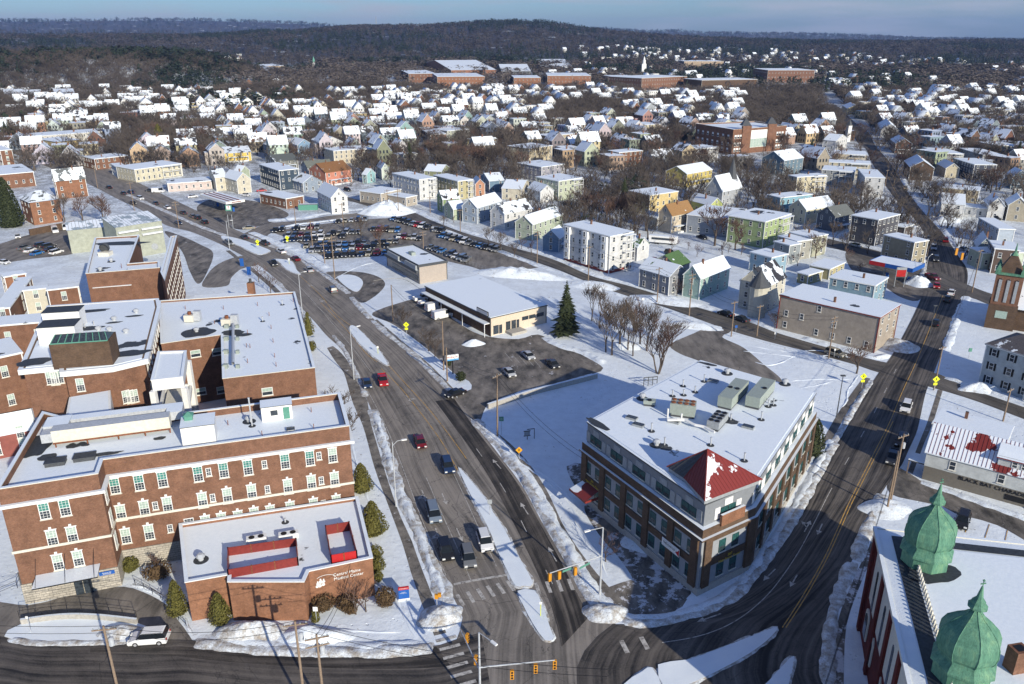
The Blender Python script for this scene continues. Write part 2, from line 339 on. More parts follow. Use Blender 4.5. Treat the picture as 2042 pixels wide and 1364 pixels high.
gm.f = [(i * NA + j, i * NA + j + 1, (i + 1) * NA + j + 1, (i + 1) * NA + j) for i in range(NR - 1) for j in range(NA - 1)]; gm.f = [f[::-1] for f in gm.f]; gm.m = [0] * len(gm.f)
ground = gm.build('ground', M['ground'], smooth=True); tag(ground, kind='structure')

# ------------------------------------------------------------------ roads, lots, walks, islands
def crom(pts, step=3.0, closed=False):
    pts = [Vector(p) for p in pts]; n = len(pts); out = []
    rng = range(n) if closed else range(n - 1)
    for i in rng:
        if closed: p0, p1, p2, p3 = pts[i-1], pts[i], pts[(i+1) % n], pts[(i+2) % n]
        else: p0, p1, p2, p3 = pts[max(0, i-1)], pts[i], pts[i+1], pts[min(n-1, i+2)]
        k = max(2, int((p2 - p1).length / step))
        for j in range(k):
            t = j / k; out.append(.5 * ((2*p1) + (p2-p0)*t + (2*p0-5*p1+4*p2-p3)*t*t + (3*p1-p0-3*p2+p3)*t*t*t))
    if not closed: out.append(pts[-1])
    return out
def resample(pts, n):
    L = [0]
    for a, b in zip(pts, pts[1:]): L.append(L[-1] + (b - a).length)
    out = []; k = 0
    for i in range(n):
        t = L[-1] * i / (n - 1)
        while k < len(pts) - 2 and L[k+1] < t: k += 1
        f = (t - L[k]) / max(1e-6, L[k+1] - L[k]); out.append(pts[k].lerp(pts[k+1], min(1, f)))
    return out, L[-1]
def W(px): return [P(*p) for p in px]
def strip(name, left, right, z, mat, kind='structure', world_=False):
    l = crom(left if world_ else W(left)); r = crom(right if world_ else W(right)); n = max(len(l), len(r)); l, La = resample(l, n); r, _ = resample(r, n)
    mb = MB(); mb.uv = []
    for i in range(n):
        for k in range(5):
            p = l[i].lerp(r[i], k / 4); mb.v.append((p.x, p.y, z)); mb.uv.append(((r[i] - l[i]).length * k / 4, La * i / (n - 1)))
    for i in range(n - 1):
        for k in range(4): a = i * 5 + k; mb.f.append((a, a + 1, a + 6, a + 5)); mb.m.append(0)
    o = mb.build(name, mat); return tag(o, kind=kind)
def area(name, pts, z, mat, smooth=False, kind='structure', side=None, z0=0, world_=False):
    w = pts if world_ else W(pts)
    if smooth: w = crom(w, 1.5, True)
    a = sum(w[i].x * w[i-1].y - w[i-1].x * w[i].y for i in range(len(w)))
    if a > 0: w = w[::-1]
    mb = MB()
    if side is None: mb.add([(p.x, p.y, z) for p in w], [tuple(range(len(w)))])
    else: mb.prism([(p.x, p.y) for p in w], z0, z, 1, 0)
    o = mb.build(name, [mat] if side is None else [mat, side]); return tag(o, kind=kind)

MAIN_L = [(880,1500),(905,1290),(925,1240),(907,1198),(883,1148),(869,1119),(852,1070),(830,1040),(804,989),(786,943),(773,890),(753,844),(733,800),(712,751),(685,701),(652,670),(628,642),(604,617),(569,575),(540,548),(510,525),(465,500),(431,483),(380,462),(331,449),(280,418),(241,400),(172,365),(118,343),(78,326),(25,306),(-60,284)]
MAIN_R = [(1330,1500),(1270,1330),(1229,1240),(1181,1211),(1152,1171),(1120,1107),(1080,1040),(1045,974),(1006,921),(979,886),(942,840),(909,790),(861,736),(817,696),(768,657),(742,633),(720,611),(698,586),(643,541),(602,517),(557,494),(525,479),(486,465),(440,444),(400,424),(350,400),(300,376),(250,352),(200,330),(140,306),(90,290),(30,268),(-40,250)]
strip('main_road', MAIN_L, MAIN_R, .020, M['road'])
strip('wet_lane', [(868,800),(905,850),(945,905),(980,960),(1012,1020),(1045,1085),(1075,1150),(1105,1225),(1120,1290)], [(906,795),(938,842),(975,890),(1004,926),(1040,976),(1074,1040),(1112,1107),(1146,1175),(1175,1230)], .036, M['wet'])
strip('wet_lane', [(870,1290),(760,1300),(600,1304),(470,1300),(380,1290),(300,1292),(180,1292)], [(900,1330),(760,1335),(600,1330),(470,1322),(380,1312),(300,1305),(180,1303)], .040, M['wet'])
CROSS_U = [(486,466),(533,446),(596,440),(660,430),(720,424),(775,412)]; CROSS_L = [(528,480),(543,463),(600,449),(650,443),(694,437),(790,424)]
strip('side_street', CROSS_U, CROSS_L, .024, M['road'])
HAM_U = [(600,366),(640,378),(690,392),(720,400),(775,412),(814,419),(857,438),(916,461),(965,476),(1023,494),(1072,507),(1120,524),(1181,551),(1247,568),(1320,590),(1381,610),(1430,624),(1492,641),(1541,661),(1600,679),(1642,691),(1708,709),(1752,720),(1868,744),(1928,773),(2042,812),(2200,868)]
HAM_L = [(590,371),(632,383),(682,397),(720,407),(765,421),(804,434),(845,447),(896,459),(955,483),(1014,503),(1072,524),(1120,541),(1168,561),(1247,589),(1320,611),(1394,637),(1455,659),(1541,684),(1600,698),(1642,710),(1708,728),(1745,741),(1873,777),(1950,801),(2042,836),(2200,895)]
strip('back_street', HAM_U, HAM_L, .028, M['roaddark'])
D_L = [(1190,1560),(1150,1330),(1229,1240),(1267,1250),(1320,1248),(1387,1229),(1453,1197),(1496,1160),(1533,1112),(1560,1077),(1590,1030),(1612,985),(1640,935),(1668,887),(1712,812),(1746,752),(1774,715),(1796,678),(1824,623),(1842,579),(1846,545),(1846,510),(1846,477),(1830,444),(1804,417),(1787,399),(1767,372),(1754,350),(1740,327),(1726,297),(1710,284),(1700,268),(1692,255)]
D_R = [(1640,1560),(1640,1400),(1646,1240),(1660,1195),(1671,1165),(1688,1135),(1705,1107),(1721,1053),(1736,1020),(1751,995),(1772,962),(1796,932),(1815,890),(1829,859),(1846,784),(1862,744),(1879,700),(1888,678),(1905,630),(1925,581),(1930,550),(1926,532),(1912,512),(1887,474),(1863,446),(1838,419),(1812,385),(1797,360),(1782,335),(1769,317),(1746,291),(1734,268),(1718,254),(1706,245)]
D_L += [(1676,238),(1660,222),(1648,208),(1642,196)]; D_R += [(1692,232),(1676,217),(1662,205),(1652,194)]
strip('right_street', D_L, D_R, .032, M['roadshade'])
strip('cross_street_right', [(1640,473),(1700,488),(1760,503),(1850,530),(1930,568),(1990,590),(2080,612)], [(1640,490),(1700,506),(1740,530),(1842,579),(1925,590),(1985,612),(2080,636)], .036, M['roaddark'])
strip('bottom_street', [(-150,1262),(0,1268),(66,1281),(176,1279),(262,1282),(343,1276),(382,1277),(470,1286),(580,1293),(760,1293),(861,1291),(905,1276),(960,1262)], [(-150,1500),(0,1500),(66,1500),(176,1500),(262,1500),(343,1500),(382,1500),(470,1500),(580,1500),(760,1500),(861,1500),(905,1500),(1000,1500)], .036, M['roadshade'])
def lot(name, pts, z, mat='lot', smooth=True): area(name, pts, z, M[mat], smooth)
lot('car_park', [(545,464),(590,452),(640,447),(690,441),(735,437),(790,434),(860,452),(960,486),(1030,510),(1074,533),(1040,540),(985,547),(940,532),(888,520),(845,500),(800,496),(770,507),(733,512),(652,516),(631,504),(605,488),(575,475)], .012, smooth=False)
lot('bank_drive', [(645,545),(672,541),(700,541),(733,545),(758,554),(768,566),(760,580),(743,594),(722,604),(700,592),(672,566)], .014, 'lotdark')
lot('shop_car_park', [(742,628),(760,616),(790,606),(830,596),(858,604),(900,634),(944,662),(979,672),(1034,676),(1072,667),(1110,684),(1161,708),(1203,734),(1180,746),(1120,764),(1040,784),(975,806),(955,842),(930,824),(912,790),(940,776),(935,760),(909,747),(852,696),(786,648)], .013, 'lotdark')
lot('gravel_turnaround', [(1423,648),(1458,660),(1440,672),(1482,693),(1521,725),(1560,762),(1500,765),(1440,745),(1399,722),(1357,706),(1335,690),(1348,680),(1385,664)], .014, 'lot')
lot('hospital_rear_lot', [(-60,500),(0,486),(59,468),(137,457),(170,470),(150,500),(137,508),(65,516),(25,522),(-60,535)], .014, 'lot')
lot('hospital_drive', [(405,572),(412,550),(430,530),(459,516),(490,510),(520,522),(512,529),(482,536),(462,553),(452,570)], .016, 'lot')
lot('hospital_side_road', [(328,462),(360,470),(400,488),(425,505),(412,545),(395,566),(378,540),(362,500)], .015, 'lotdark')
lot('station_forecourt', [(395,410),(430,396),(500,400),(540,410),(575,426),(560,438),(520,450),(480,458),(440,446),(400,428)], .014, 'lotdark')
lot('corner_forecourt', [(1690,500),(1760,508),(1842,540),(1846,575),(1830,600),(1795,592),(1760,570),(1700,540)], .016, 'lotdark')
lot('restaurant_drive', [(1770,958),(1796,934),(1835,958),(1900,976),(1950,998),(2100,1050),(2100,1105),(1990,1048),(1905,1024),(1880,1010),(1818,997),(1775,985)], .016, 'lotdark')
lot('entrance_drive', [(-60,1200),(55,1207),(120,1192),(198,1176),(246,1170),(286,1181),(330,1205),(356,1238),(378,1268),(385,1290),(330,1285),(290,1262),(270,1240),(210,1231),(141,1227),(80,1234),(42,1243),(12,1268),(-40,1290)], .018, 'lot')
lot('corner_path', [(1200,1000),(1235,1040),(1300,1105),(1380,1170),(1330,1215),(1270,1200),(1230,1170),(1262,1160),(1240,1120),(1190,1060),(1165,1010)], .014, 'slush')
lot('slushy_corner', [(1190,1185),(1230,1165),(1275,1155),(1330,1170),(1370,1195),(1340,1222),(1290,1228),(1250,1222),(1215,1210)], .016, 'slush')
lot('yard_path', [(1130,930),(1165,925),(1180,950),(1200,1005),(1180,1010),(1150,975)], .016, 'slush')
# sidewalks
strip('sidewalk', [(652,694),(668,720),(686,744),(703,802),(724,850),(746,930),(768,991),(792,1055),(808,1100),(817,1134),(843,1209),(866,1268)], [(664,690),(690,714),(716,769),(733,800),(737,833),(754,893),(777,969),(799,1031),(820,1075),(836,1121),(862,1187),(890,1262)], .017, M['walk'])
strip('sidewalk', [(742,640),(800,690),(850,735),(905,790)], [(752,637),(810,687),(860,730),(915,786)], .017, M['walk'])
strip('sidewalk', [(955,845),(1000,880),(1040,925),(1080,985),(1110,1050),(1150,1110),(1190,1165),(1230,1205)], [(962,842),(1008,876),(1050,918),(1092,980),(1124,1050),(1164,1110),(1204,1160),(1244,1200)], .017, M['walk'])
strip('sidewalk', [(1385,1212),(1450,1180),(1480,1150),(1525,1090),(1570,1020),(1605,960),(1640,880),(1680,810),(1722,752)], [(1400,1222),(1458,1188),(1494,1156),(1540,1096),(1582,1030),(1619,968),(1655,888),(1694,815),(1736,755)], .017, M['lotdark'])
strip('sidewalk', [(1870,777),(1850,840),(1838,870),(1810,940)], [(1880,778),(1860,845),(1846,876),(1820,945)], .017, M['walk'])
# raised snow-covered islands with kerbs
ISL = []
def island(pts, h=.17): ISL.append(pts); area('traffic_island', pts, h, M['snow'], True, side=M['concrete'], z0=.0)
island([(444,471),(480,478),(530,496),(538,502),(515,508),(480,492),(446,478)])
island([(547,517),(580,521),(590,537),(598,548),(572,538),(558,524)])
island([(699,650),(709,652),(724,666),(748,691),(757,701),(766,714),(773,730),(748,714),(729,697),(713,681),(698,659)])
island([(914,932),(935,955),(968,996),(984,1024),(1006,1057),(1028,1100),(1063,1165),(1045,1170),(1028,1170),(1012,1141),(990,1095),(974,1055),(940,991),(920,950)])
island([(1032,1180),(1065,1179),(1080,1205),(1100,1262),(1103,1275),(1087,1279),(1063,1246),(1044,1210)])
island([(1312,1327),(1373,1317),(1453,1288),(1507,1267),(1549,1252),(1539,1270),(1496,1304),(1413,1349),(1350,1375),(1325,1375)])
island([(1244,1366),(1280,1341),(1300,1333),(1318,1380),(1244,1400)])
island([(1520,1380),(1560,1330),(1583,1310),(1578,1345),(1560,1390)])
area('snow_lawn', [(9,1270),(42,1246),(141,1232),(273,1243),(300,1262),(262,1281),(176,1278),(66,1281)], .12, M['snow'], True, side=M['bankdirty'])
area('snow_lawn', [(694,548),(715,553),(724,565),(712,582),(690,572),(672,552)], .10, M['snow'], True, side=M['bankdirty'])
# snow banks ploughed up along the kerbs
def bank(pts, w=2.2, h=.8, mat='bank', seed=0, world_=False, cols=9):
    h *= .62; w *= 1.15; l = crom(pts if world_ else W(pts), .8); l, La = resample(l, max(8, int(sum((b - a).length for a, b in zip(l, l[1:])) / .45)))
    mb = MB(); n = len(l)
    for i in range(n):
        t = (l[min(n-1, i+1)] - l[max(0, i-1)]).normalized(); nv = Vector((-t.y, t.x, 0)); e = min(1, i / 4, (n - 1 - i) / 4)
        ww = w * (.8 + .45 * noise.noise(Vector((i * .09, seed, 3))))
        for k in range(cols):
            s = k / (cols - 1); off = (s - .5) * ww; p = l[i] + nv * (off + .25 * noise.noise(Vector((i * .3, k * .5, seed))))
            z = h * math.sin(math.pi * s) ** .75 * (.55 + .6 * noise.noise(Vector((i * .12, k * .1, seed + 9)))) + .30 * h * noise.noise(p * .9) * math.sin(math.pi * s) + .12 * h * noise.noise(p * 3.0) * math.sin(math.pi * s)
            mb.v.append((p.x, p.y, max(-.02, z * e) if 0 < k < cols - 1 else -.02))
    for i in range(n - 1):
        for k in range(cols - 1): a = i * cols + k; mb.f.append((a, a + 1, a + cols + 1, a + cols)[::-1]); mb.m.append(0)
    return tag(mb.build('snow_bank', M[mat], smooth=True), kind='structure')
def mound(px, py, rx, ry, h, rz=0, mat='bank', seed=1):
    c = P(px, py); mb = MB(); n, k = 40, 12
    mb.v.append((c.x, c.y, h * (1 + .1 * noise.noise(c))))
    for j in range(1, k + 1):
        for i in range(n):
            a = 2 * math.pi * i / n; q = j / k; rr_ = q * (1 + .25 * noise.noise(Vector((math.cos(a) * 1.4, math.sin(a) * 1.4, seed))))
            x, y = rx * rr_ * math.cos(a), ry * rr_ * math.sin(a); p = Vector((c.x + x * math.cos(rz) - y * math.sin(rz), c.y + x * math.sin(rz) + y * math.cos(rz), 0))
            z = h * (math.cos(q * math.pi / 2) ** 1.2) * (1 + .35 * noise.noise(p * .45 + Vector((0, 0, seed)))) + .16 * h * noise.noise(p * 1.7) * (1 - q)
            mb.v.append((p.x, p.y, z if j < k else -.03))
    for i in range(n): mb.f.append((0, 1 + i, 1 + (i + 1) % n)); mb.m.append(0)
    for j in range(k - 1):
        for i in range(n): a = 1 + j * n + i; b = 1 + j * n + (i + 1) % n; mb.f.append((a, a + n, b + n, b)); mb.m.append(0)
    return tag(mb.build('snow_bank', M[mat], smooth=True), kind='structure')
bank([(742,815),(760,865),(778,925),(796,975),(815,1020),(836,1060),(852,1105),(868,1140),(884,1180),(893,1205)], 2.4, .75, 'bankdirty', 1)
bank([(745,822),(762,870),(780,930),(799,985),(822,1035),(842,1078),(858,1125),(876,1165),(890,1200)], 1.6, .95, 'bank', 2)
bank([(664,668),(690,704),(712,750),(730,792)], 1.3, .5, 'bankdirty', 3)
bank([(520,540),(552,562),(578,590),(606,628),(628,655)], 1.6, .5, 'bankdirty', 4)
bank([(385,1284),(440,1286),(500,1294),(580,1298),(680,1300),(760,1299),(830,1297),(868,1290)], 2.4, .9, 'bankdirty', 5)
bank([(392,1276),(470,1280),(580,1288),(700,1291),(800,1289),(858,1283)], 2.4, .8, 'bank', 6)
bank([(14,1272),(66,1282),(150,1282),(220,1281),(262,1282)], 1.3, .5, 'bankdirty', 7)
bank([(946,836),(985,880),(1012,912),(1050,962),(1084,1022),(1122,1090),(1148,1140),(1170,1180),(1200,1212),(1232,1232)], 2.0, .75, 'bankdirty', 8)
bank([(955,838),(992,878),(1024,915),(1062,966),(1098,1030),(1134,1092),(1160,1140),(1186,1180),(1220,1216)], 2.2, .85, 'bank', 9)
bank([(1240,1238),(1300,1242),(1380,1226),(1450,1196),(1492,1160),(1530,1110),(1560,1070),(1590,1022),(1612,980),(1640,928),(1664,882)], 2.0, .7, 'bankdirty', 10)
bank([(1246,1232),(1300,1235),(1376,1219),(1440,1192),(1484,1156),(1520,1108),(1552,1066),(1582,1018),(1606,972),(1632,924),(1658,876)], 1.8, .8, 'bank', 11)
bank([(1664,882),(1690,836),(1715,795),(1738,758)], 1.4, .6, 'bankdirty', 12)
bank([(742,638),(768,662),(817,701),(861,742),(900,782)], 1.8, .6, 'bankdirty', 13)
bank([(700,592),(722,618),(740,636)], 1.8, .7, 'bankdirty', 14)
bank([(490,468),(540,489),(602,519),(643,544),(696,586)], 2.2, .6, 'bankdirty', 15)
bank([(500,463),(560,487),(610,508),(652,535)], 3.5, .9, 'bank', 16)
bank([(545,456),(600,447),(650,441),(690,436)], 3, .9, 'bank', 17)
bank([(534,440),(600,434),(660,424),(740,414)], 5, 1.0, 'bank', 18)
bank([(795,432),(845,449),(896,462),(955,487),(1014,508),(1072,530),(1120,545),(1168,565),(1247,593),(1320,615),(1394,641)], 2.2, .8, 'bank', 19)
bank([(820,416),(857,433),(916,456),(965,471),(1023,489),(1072,502),(1120,519),(1181,546),(1247,563),(1320,585),(1381,605),(1430,619),(1492,636),(1541,656)], 2.6, .9, 'bank', 20)
bank([(1600,673),(1642,686),(1708,704),(1750,714),(1772,706)], 2.6, 1.0, 'bank', 21)
bank([(1455,664),(1541,688),(1600,702),(1642,714),(1700,732)], 1.2, .4, 'bank', 22)
bank([(1885,700),(1893,678),(1910,630),(1928,590)], 2.4, .8, 'bank', 23)
bank([(1760,985),(1740,1030),(1722,1070),(1706,1118)], 2.2, .9, 'bankdirty', 24)
bank([(1885,752),(1935,768),(2042,803),(2100,826)], 3.0, 1.0, 'bank', 25)
bank([(1930,515),(1900,478),(1870,444),(1842,415),(1815,382),(1800,355)], 3.0, .9, 'bank', 26)
bank([(1842,560),(1842,520),(1842,480),(1824,444),(1798,415),(1780,397),(1760,370)], 2.0, .7, 'bankdirty', 27)
bank([(1835,960),(1900,982),(1950,1000),(2060,1040)], 2.0, .6, 'bank', 28)
bank([(980,806),(1040,783),(1120,764),(1185,746)], 1.5, .5, 'bank', 29)
bank([(1085,672),(1120,690),(1170,705),(1205,726)], 3.0, 1.1, 'bank', 30)
bank([(450,470),(400,452),(350,430),(300,408),(250,386)], 2.4, .7, 'bankdirty', 31)
bank([(384,1272),(370,1240),(345,1206),(300,1178),(262,1166)], .9, .45, 'bank', 32)
mound(878,1232,3.2,2.4,1.5,.4,'bankdirty',2); mound(772,423,13,8,4.6,.1,'bank',3); mound(1030,548,15,5,2.2,-.3,'bank',4); mound(1790,690,5,5,1.6,0,'bankdirty',5); mound(1832,566,4.5,4,2.4,0,'bank',6)
mound(1765,1014,4.2,3.2,1.0,.3,'bank',7); mound(500,1262,5.5,2.0,1.7,.0,'bankdirty',8); mound(620,1270,5,2.0,1.2,0,'bank',9); mound(945,686,3.2,1.7,1.1,.3,'bank',10); mound(1205,1222,3,2.2,1.1,0,'bankdirty',11)
mound(240,1262,3.2,1.6,.9,0,'bankdirty',12); mound(1890,440,6,5,2.2,0,'bank',14); mound(1955,775,5,2.5,1.4,0,'bank',15); mound(1250,690,5,3,1.0,0,'bank',16); mound(1290,1080,4,3,.5,0,'bank',17)
mound(1330,600,12,4,1.2,-.4,'bank',18); mound(1180,570,9,4,1.3,-.4,'bank',19); mound(690,1000,1,1,.2); mound(1380,650,9,3,1.0,-.3,'bank',20)
for i, p_ in enumerate(ISL): bank(p_ + [p_[0]], .8, .34, 'bankdirty', 90 + i, cols=5)
for i, tr_ in enumerate([[(1480,700),(1540,706),(1600,712),(1660,708)],[(1500,690),(1560,700),(1640,700),(1700,715)],[(1712,748),(1700,765),(1690,780),(1688,800),(1676,815)],[(1575,760),(1620,757),(1670,756),(1705,757)],[(1590,775),(1630,768),(1660,760)],[(1000,900),(1040,925),(1090,960),(1130,1000),(1160,1040)],[(1010,890),(1060,930),(1110,965),(1150,1010)],[(1105,990),(1160,1060),(1195,1110),(1210,1150)],[(700,880),(712,930),(735,1000)],[(520,1250),(600,1252),(700,1258),(800,1262)],[(780,1160),(800,1220),(830,1270)],[(660,560),(720,530),(780,520)],[(1500,720),(1530,728),(1560,722),(1590,705)]]): bank(tr_, .55, .22, 'snow', 50 + i, cols=5)
strip('sidewalk', [(1748,1062),(1728,1100),(1700,1160),(1672,1230),(1664,1290),(1660,1400)], [(1760,1066),(1742,1104),(1716,1165),(1690,1235),(1684,1290),(1682,1400)], .017, M['slush'])
bank([(1700,1120),(1676,1175),(1660,1230),(1652,1290),(1650,1370)], 2.0, .7, 'bankdirty', 70)
strip('sidewalk', [(450,500),(500,540),(540,575),(575,612),(604,645)], [(458,499),(508,538),(549,572),(584,608),(613,640)], .017, M['walk'])
# ------------------------------------------------------------------ road markings (each paint line, arrow and bar laid on the asphalt)
MK = .052
def line(pts, w=.12, mat='wpaint', name='lane_line', z=MK, dash=None):
    l = crom(W(pts), 1.2); l, La = resample(l, max(3, int(sum((b - a).length for a, b in zip(l, l[1:])) / 1.0)))
    mb = MB(); n = len(l); s = 0
    for i in range(n - 1):
        a, b = l[i], l[i+1]
        if dash is None or (s % (dash[0] + dash[1])) < dash[0]:
            t0 = (l[min(n-1, i+1)] - l[max(0, i-1)]).normalized() * (w / 2); t1 = (l[min(n-1, i+2)] - l[i]).normalized() * (w / 2)
            mb.add([(a.x + t0.y, a.y - t0.x, z), (b.x + t1.y, b.y - t1.x, z), (b.x - t1.y, b.y + t1.x, z), (a.x - t0.y, a.y + t0.x, z)], [(0, 1, 2, 3)])
        s += (b - a).length
    return tag(mb.build(name, M[mat]), kind='structure')
line([(722,760),(760,830),(790,900),(815,965),(835,1020),(862,1085),(890,1150)], .12)
line([(849,950),(870,1000),(897,1060),(915,1100),(940,1160)], .12)
line([(905,945),(935,1010),(962,1070),(990,1130)], .1)
line([(760,735),(800,775),(840,825),(880,880),(900,915),(925,960),(955,1015),(985,1070),(1010,1130),(1026,1168)], .14, 'ypaint', 'centre_line')
line([(773,727),(815,772),(860,822),(905,880),(930,915)], .14, 'ypaint', 'centre_line')
line([(640,604),(675,640),(700,668),(730,705),(752,722)], .14, 'ypaint', 'centre_line')
line([(600,552),(640,590),(668,625),(700,650)], .14, 'ypaint', 'centre_line')
line([(560,540),(600,575),(650,630),(700,690),(740,742)], .12)
line([(950,895),(985,945),(1022,1005),(1048,1057),(1075,1110),(1102,1165)], .12, dash=(3, 9))
line([(1320,1282),(1390,1270),(1450,1248),(1500,1215),(1545,1170),(1590,1105),(1620,1050),(1650,990)], .12)
line([(1650,990),(1680,935),(1712,880),(1745,820),(1790,730)], .12, dash=(3, 9))
line([(1560,1252),(1600,1190),(1640,1120),(1668,1060),(1692,1005),(1722,945),(1750,890),(1775,840),(1800,780),(1830,715),(1860,640),(1880,590)], .14, 'ypaint', 'centre_line')
line([(1567,1252),(1607,1190),(1646,1120),(1674,1060),(1698,1005),(1728,945),(1756,890),(1781,840)], .14, 'ypaint', 'centre_line')
line([(390,455),(430,470),(450,475)], .2, 'wpaint'); line([(300,395),(340,415),(390,440)], .14, 'ypaint', 'centre_line')
line([(1856,500),(1835,460),(1815,425),(1790,390),(1770,350)], .14, 'ypaint', 'centre_line')
line([(905,1166),(950,1157),(1012,1147)], .45, 'wpaint', 'stop_line')
def bars(a, b, n, w, l_, name='crosswalk'):
    A, B = P(*a), P(*b); d = (B - A).normalized(); nv = Vector((-d.y, d.x, 0)); mb = MB()
    for i in range(n):
        c = A.lerp(B, i / (n - 1)); u = d * w / 2; v = nv * l_ / 2
        mb.add([(*(c - u - v).xy, MK), (*(c + u - v).xy, MK), (*(c + u + v).xy, MK), (*(c - u + v).xy, MK)], [(0, 1, 2, 3)])
    return tag(mb.build(name, M['wpaint']), kind='structure')
bars((918,1197), (1018,1168), 6, .5, 2.4); bars((1072,1174), (1138,1166), 4, .5, 2.4); bars((890,1274), (928,1364), 6, .5, 2.6); bars((1245,1290), (1285,1283), 2, .6, 2.2)
def arrow(px, py, tx, ty, L=3.4, fork=0, name='lane_arrow'):
    """painted arrow at px,py pointing towards tx,ty; fork -1/1 adds a turn head to the left/right"""
    c = P(px, py); d = (P(tx, ty) - c).normalized(); nv = Vector((-d.y, d.x, 0)); mb = MB()
    def q(*pp): mb.add([(*(c + d * a + nv * b).xy, MK) for a, b in pp], [tuple(range(len(pp)))])
    q((-L/2, -.09), (L/2 - 1, -.09), (L/2 - 1, .09), (-L/2, .09))
    if fork != 2: q((L/2 - 1, -.42), (L/2 + .2, 0), (L/2 - 1, .42))
    if fork: s = 1 if fork > 0 else -1; q((-.5, 0), (-.3, -s * .1), (.5, s * .6), (.35, s * .75)); q((.1, s * .75), (.95, s * 1.2), (.75, s * .35))
    return tag(mb.build(name, M['wpaint']), kind='structure')
for a in [(991,926,950,880), (1046,1015,1010,960), (1102,1106,1065,1040), (886,995,905,1040), (916,1066,936,1110)]: arrow(*a)
arrow(845,988,862,1035,3.4,-1); arrow(873,1066,892,1115,3.4,-1); arrow(815,795,850,835,3.4,1); arrow(1610,1050,1660,960,3.4,1); arrow(1635,1055,1605,1120,3.2); arrow(1415,1232,1330,1262,3.6); arrow(1535,1146,1490,1190,3.4); arrow(1583,1158,1555,1205,3)
arrow(640,600,670,632,3,1); arrow(616,569,640,592,3,1)
for a, b in [((1880,740),(1960,720)), ((1895,750),(1955,733))]: pass
for px, py, qx, qy in [(1934,1032,1925,1062),(1973,1046,1964,1073),(2009,1058,2003,1084)]: line([(px,py),((px+qx)/2,(py+qy)/2),(qx,qy)], .12, 'ypaint', 'stall_line')
for px, py in [(773,883),(786,915),(790,925),(803,958),(805,961),(820,1003)]: line([(px,py),(px+6,py-.5),(px+13,py-1.5)], .1, 'wpaint', 'stall_line')
for k in range(5): line([(1063-k*14,716-k*3),(1070-k*14,724-k*3),(1078-k*14,733-k*3)], .1, 'wpaint', 'stall_line')
# ------------------------------------------------------------------ trees
def rot_to(d): return Vector((0, 0, 1)).rotation_difference(d)
def bare_tree(seed, h=10, spread=.55, trunk_r=.2, depth=5, stems=1, twig='twig', twr=.032):
    rnd = random.Random(seed); tr, cr = MB(), MB()
    def grow(p, d, l, r, k):
        bend = Vector((rnd.uniform(-.12, .12), rnd.uniform(-.12, .12), .05)); mid = p + (d + bend).normalized() * l * .5; d2 = (d - bend * .6 + Vector((0, 0, .10))).normalized(); e = mid + d2 * l * .5
        thick = k >= depth - 1; mb = tr if thick else cr; n = 5 if thick else 3; re = r * .68
        mb.cyl(p, mid, r, (r + re) / 2, n, 0, False); mb.cyl(mid, e, (r + re) / 2, re, n, 0, False)
        if k == 0: return
        nb = 3 if k > 1 else 4
        for i in range(nb):
            a = rnd.uniform(0, 2 * math.pi) if nb < 3 else 2 * math.pi * (i + rnd.random() * .6) / nb; t = rnd.uniform(.35, .75) * (spread + .40)
            side = Vector((math.cos(a), math.sin(a), 0)); nd = (d2 * math.cos(t) + side * math.sin(t) + Vector((0, 0, .18))).normalized()
            q = e if i < 1 else mid.lerp(e, rnd.uniform(-.5, 1)); grow(q, nd, l * rnd.uniform(.62, .88), max(twr, re * rnd.uniform(.55, .75)), k - 1)
    for s in range(stems):
        a = rnd.uniform(0, 6.28); d = Vector((math.cos(a) * .25, math.sin(a) * .25, 1)).normalized() if stems > 1 else Vector((0, 0, 1))
        grow(Vector((math.cos(a) * .2 * (stems > 1), math.sin(a) * .2 * (stems > 1), -.1)), d, h * .27, trunk_r, depth)
    return tr, cr
def conifer(seed, h=12, r=3.0, mat='conifer', levels=11):
    rnd = random.Random(seed); tr, cr = MB(), MB(); tr.cyl((0, 0, -.1), (0, 0, h * .96), .22, .03, 6)
    for i in range(levels * 3):
        q = (i / (levels * 3)) ** .9; z = h * (.10 + .88 * q); rad = r * (1 - q) ** .85 * rnd.uniform(.75, 1.15) + .12; nb = max(5, int(11 * (1 - q) + 5)); a0 = rnd.random() * 6
        for b in range(nb):
            a = a0 + 6.283 * b / nb + rnd.uniform(-.15, .15); l = rad * rnd.uniform(.7, 1.15); dz = -l * rnd.uniform(.18, .42); w = l * rnd.uniform(.22, .34)
            dx, dy = math.cos(a), math.sin(a); tip = (dx * l, dy * l, z + dz); m1 = (dx * l * .55 - dy * w, dy * l * .55 + dx * w, z + dz * .45 - .12); m2 = (dx * l * .55 + dy * w, dy * l * .55 - dx * w, z + dz * .45 - .12)
            cr.add([(0, 0, z + .15), m1, tip, m2], [(0, 1, 2, 3)])
    return tr, cr
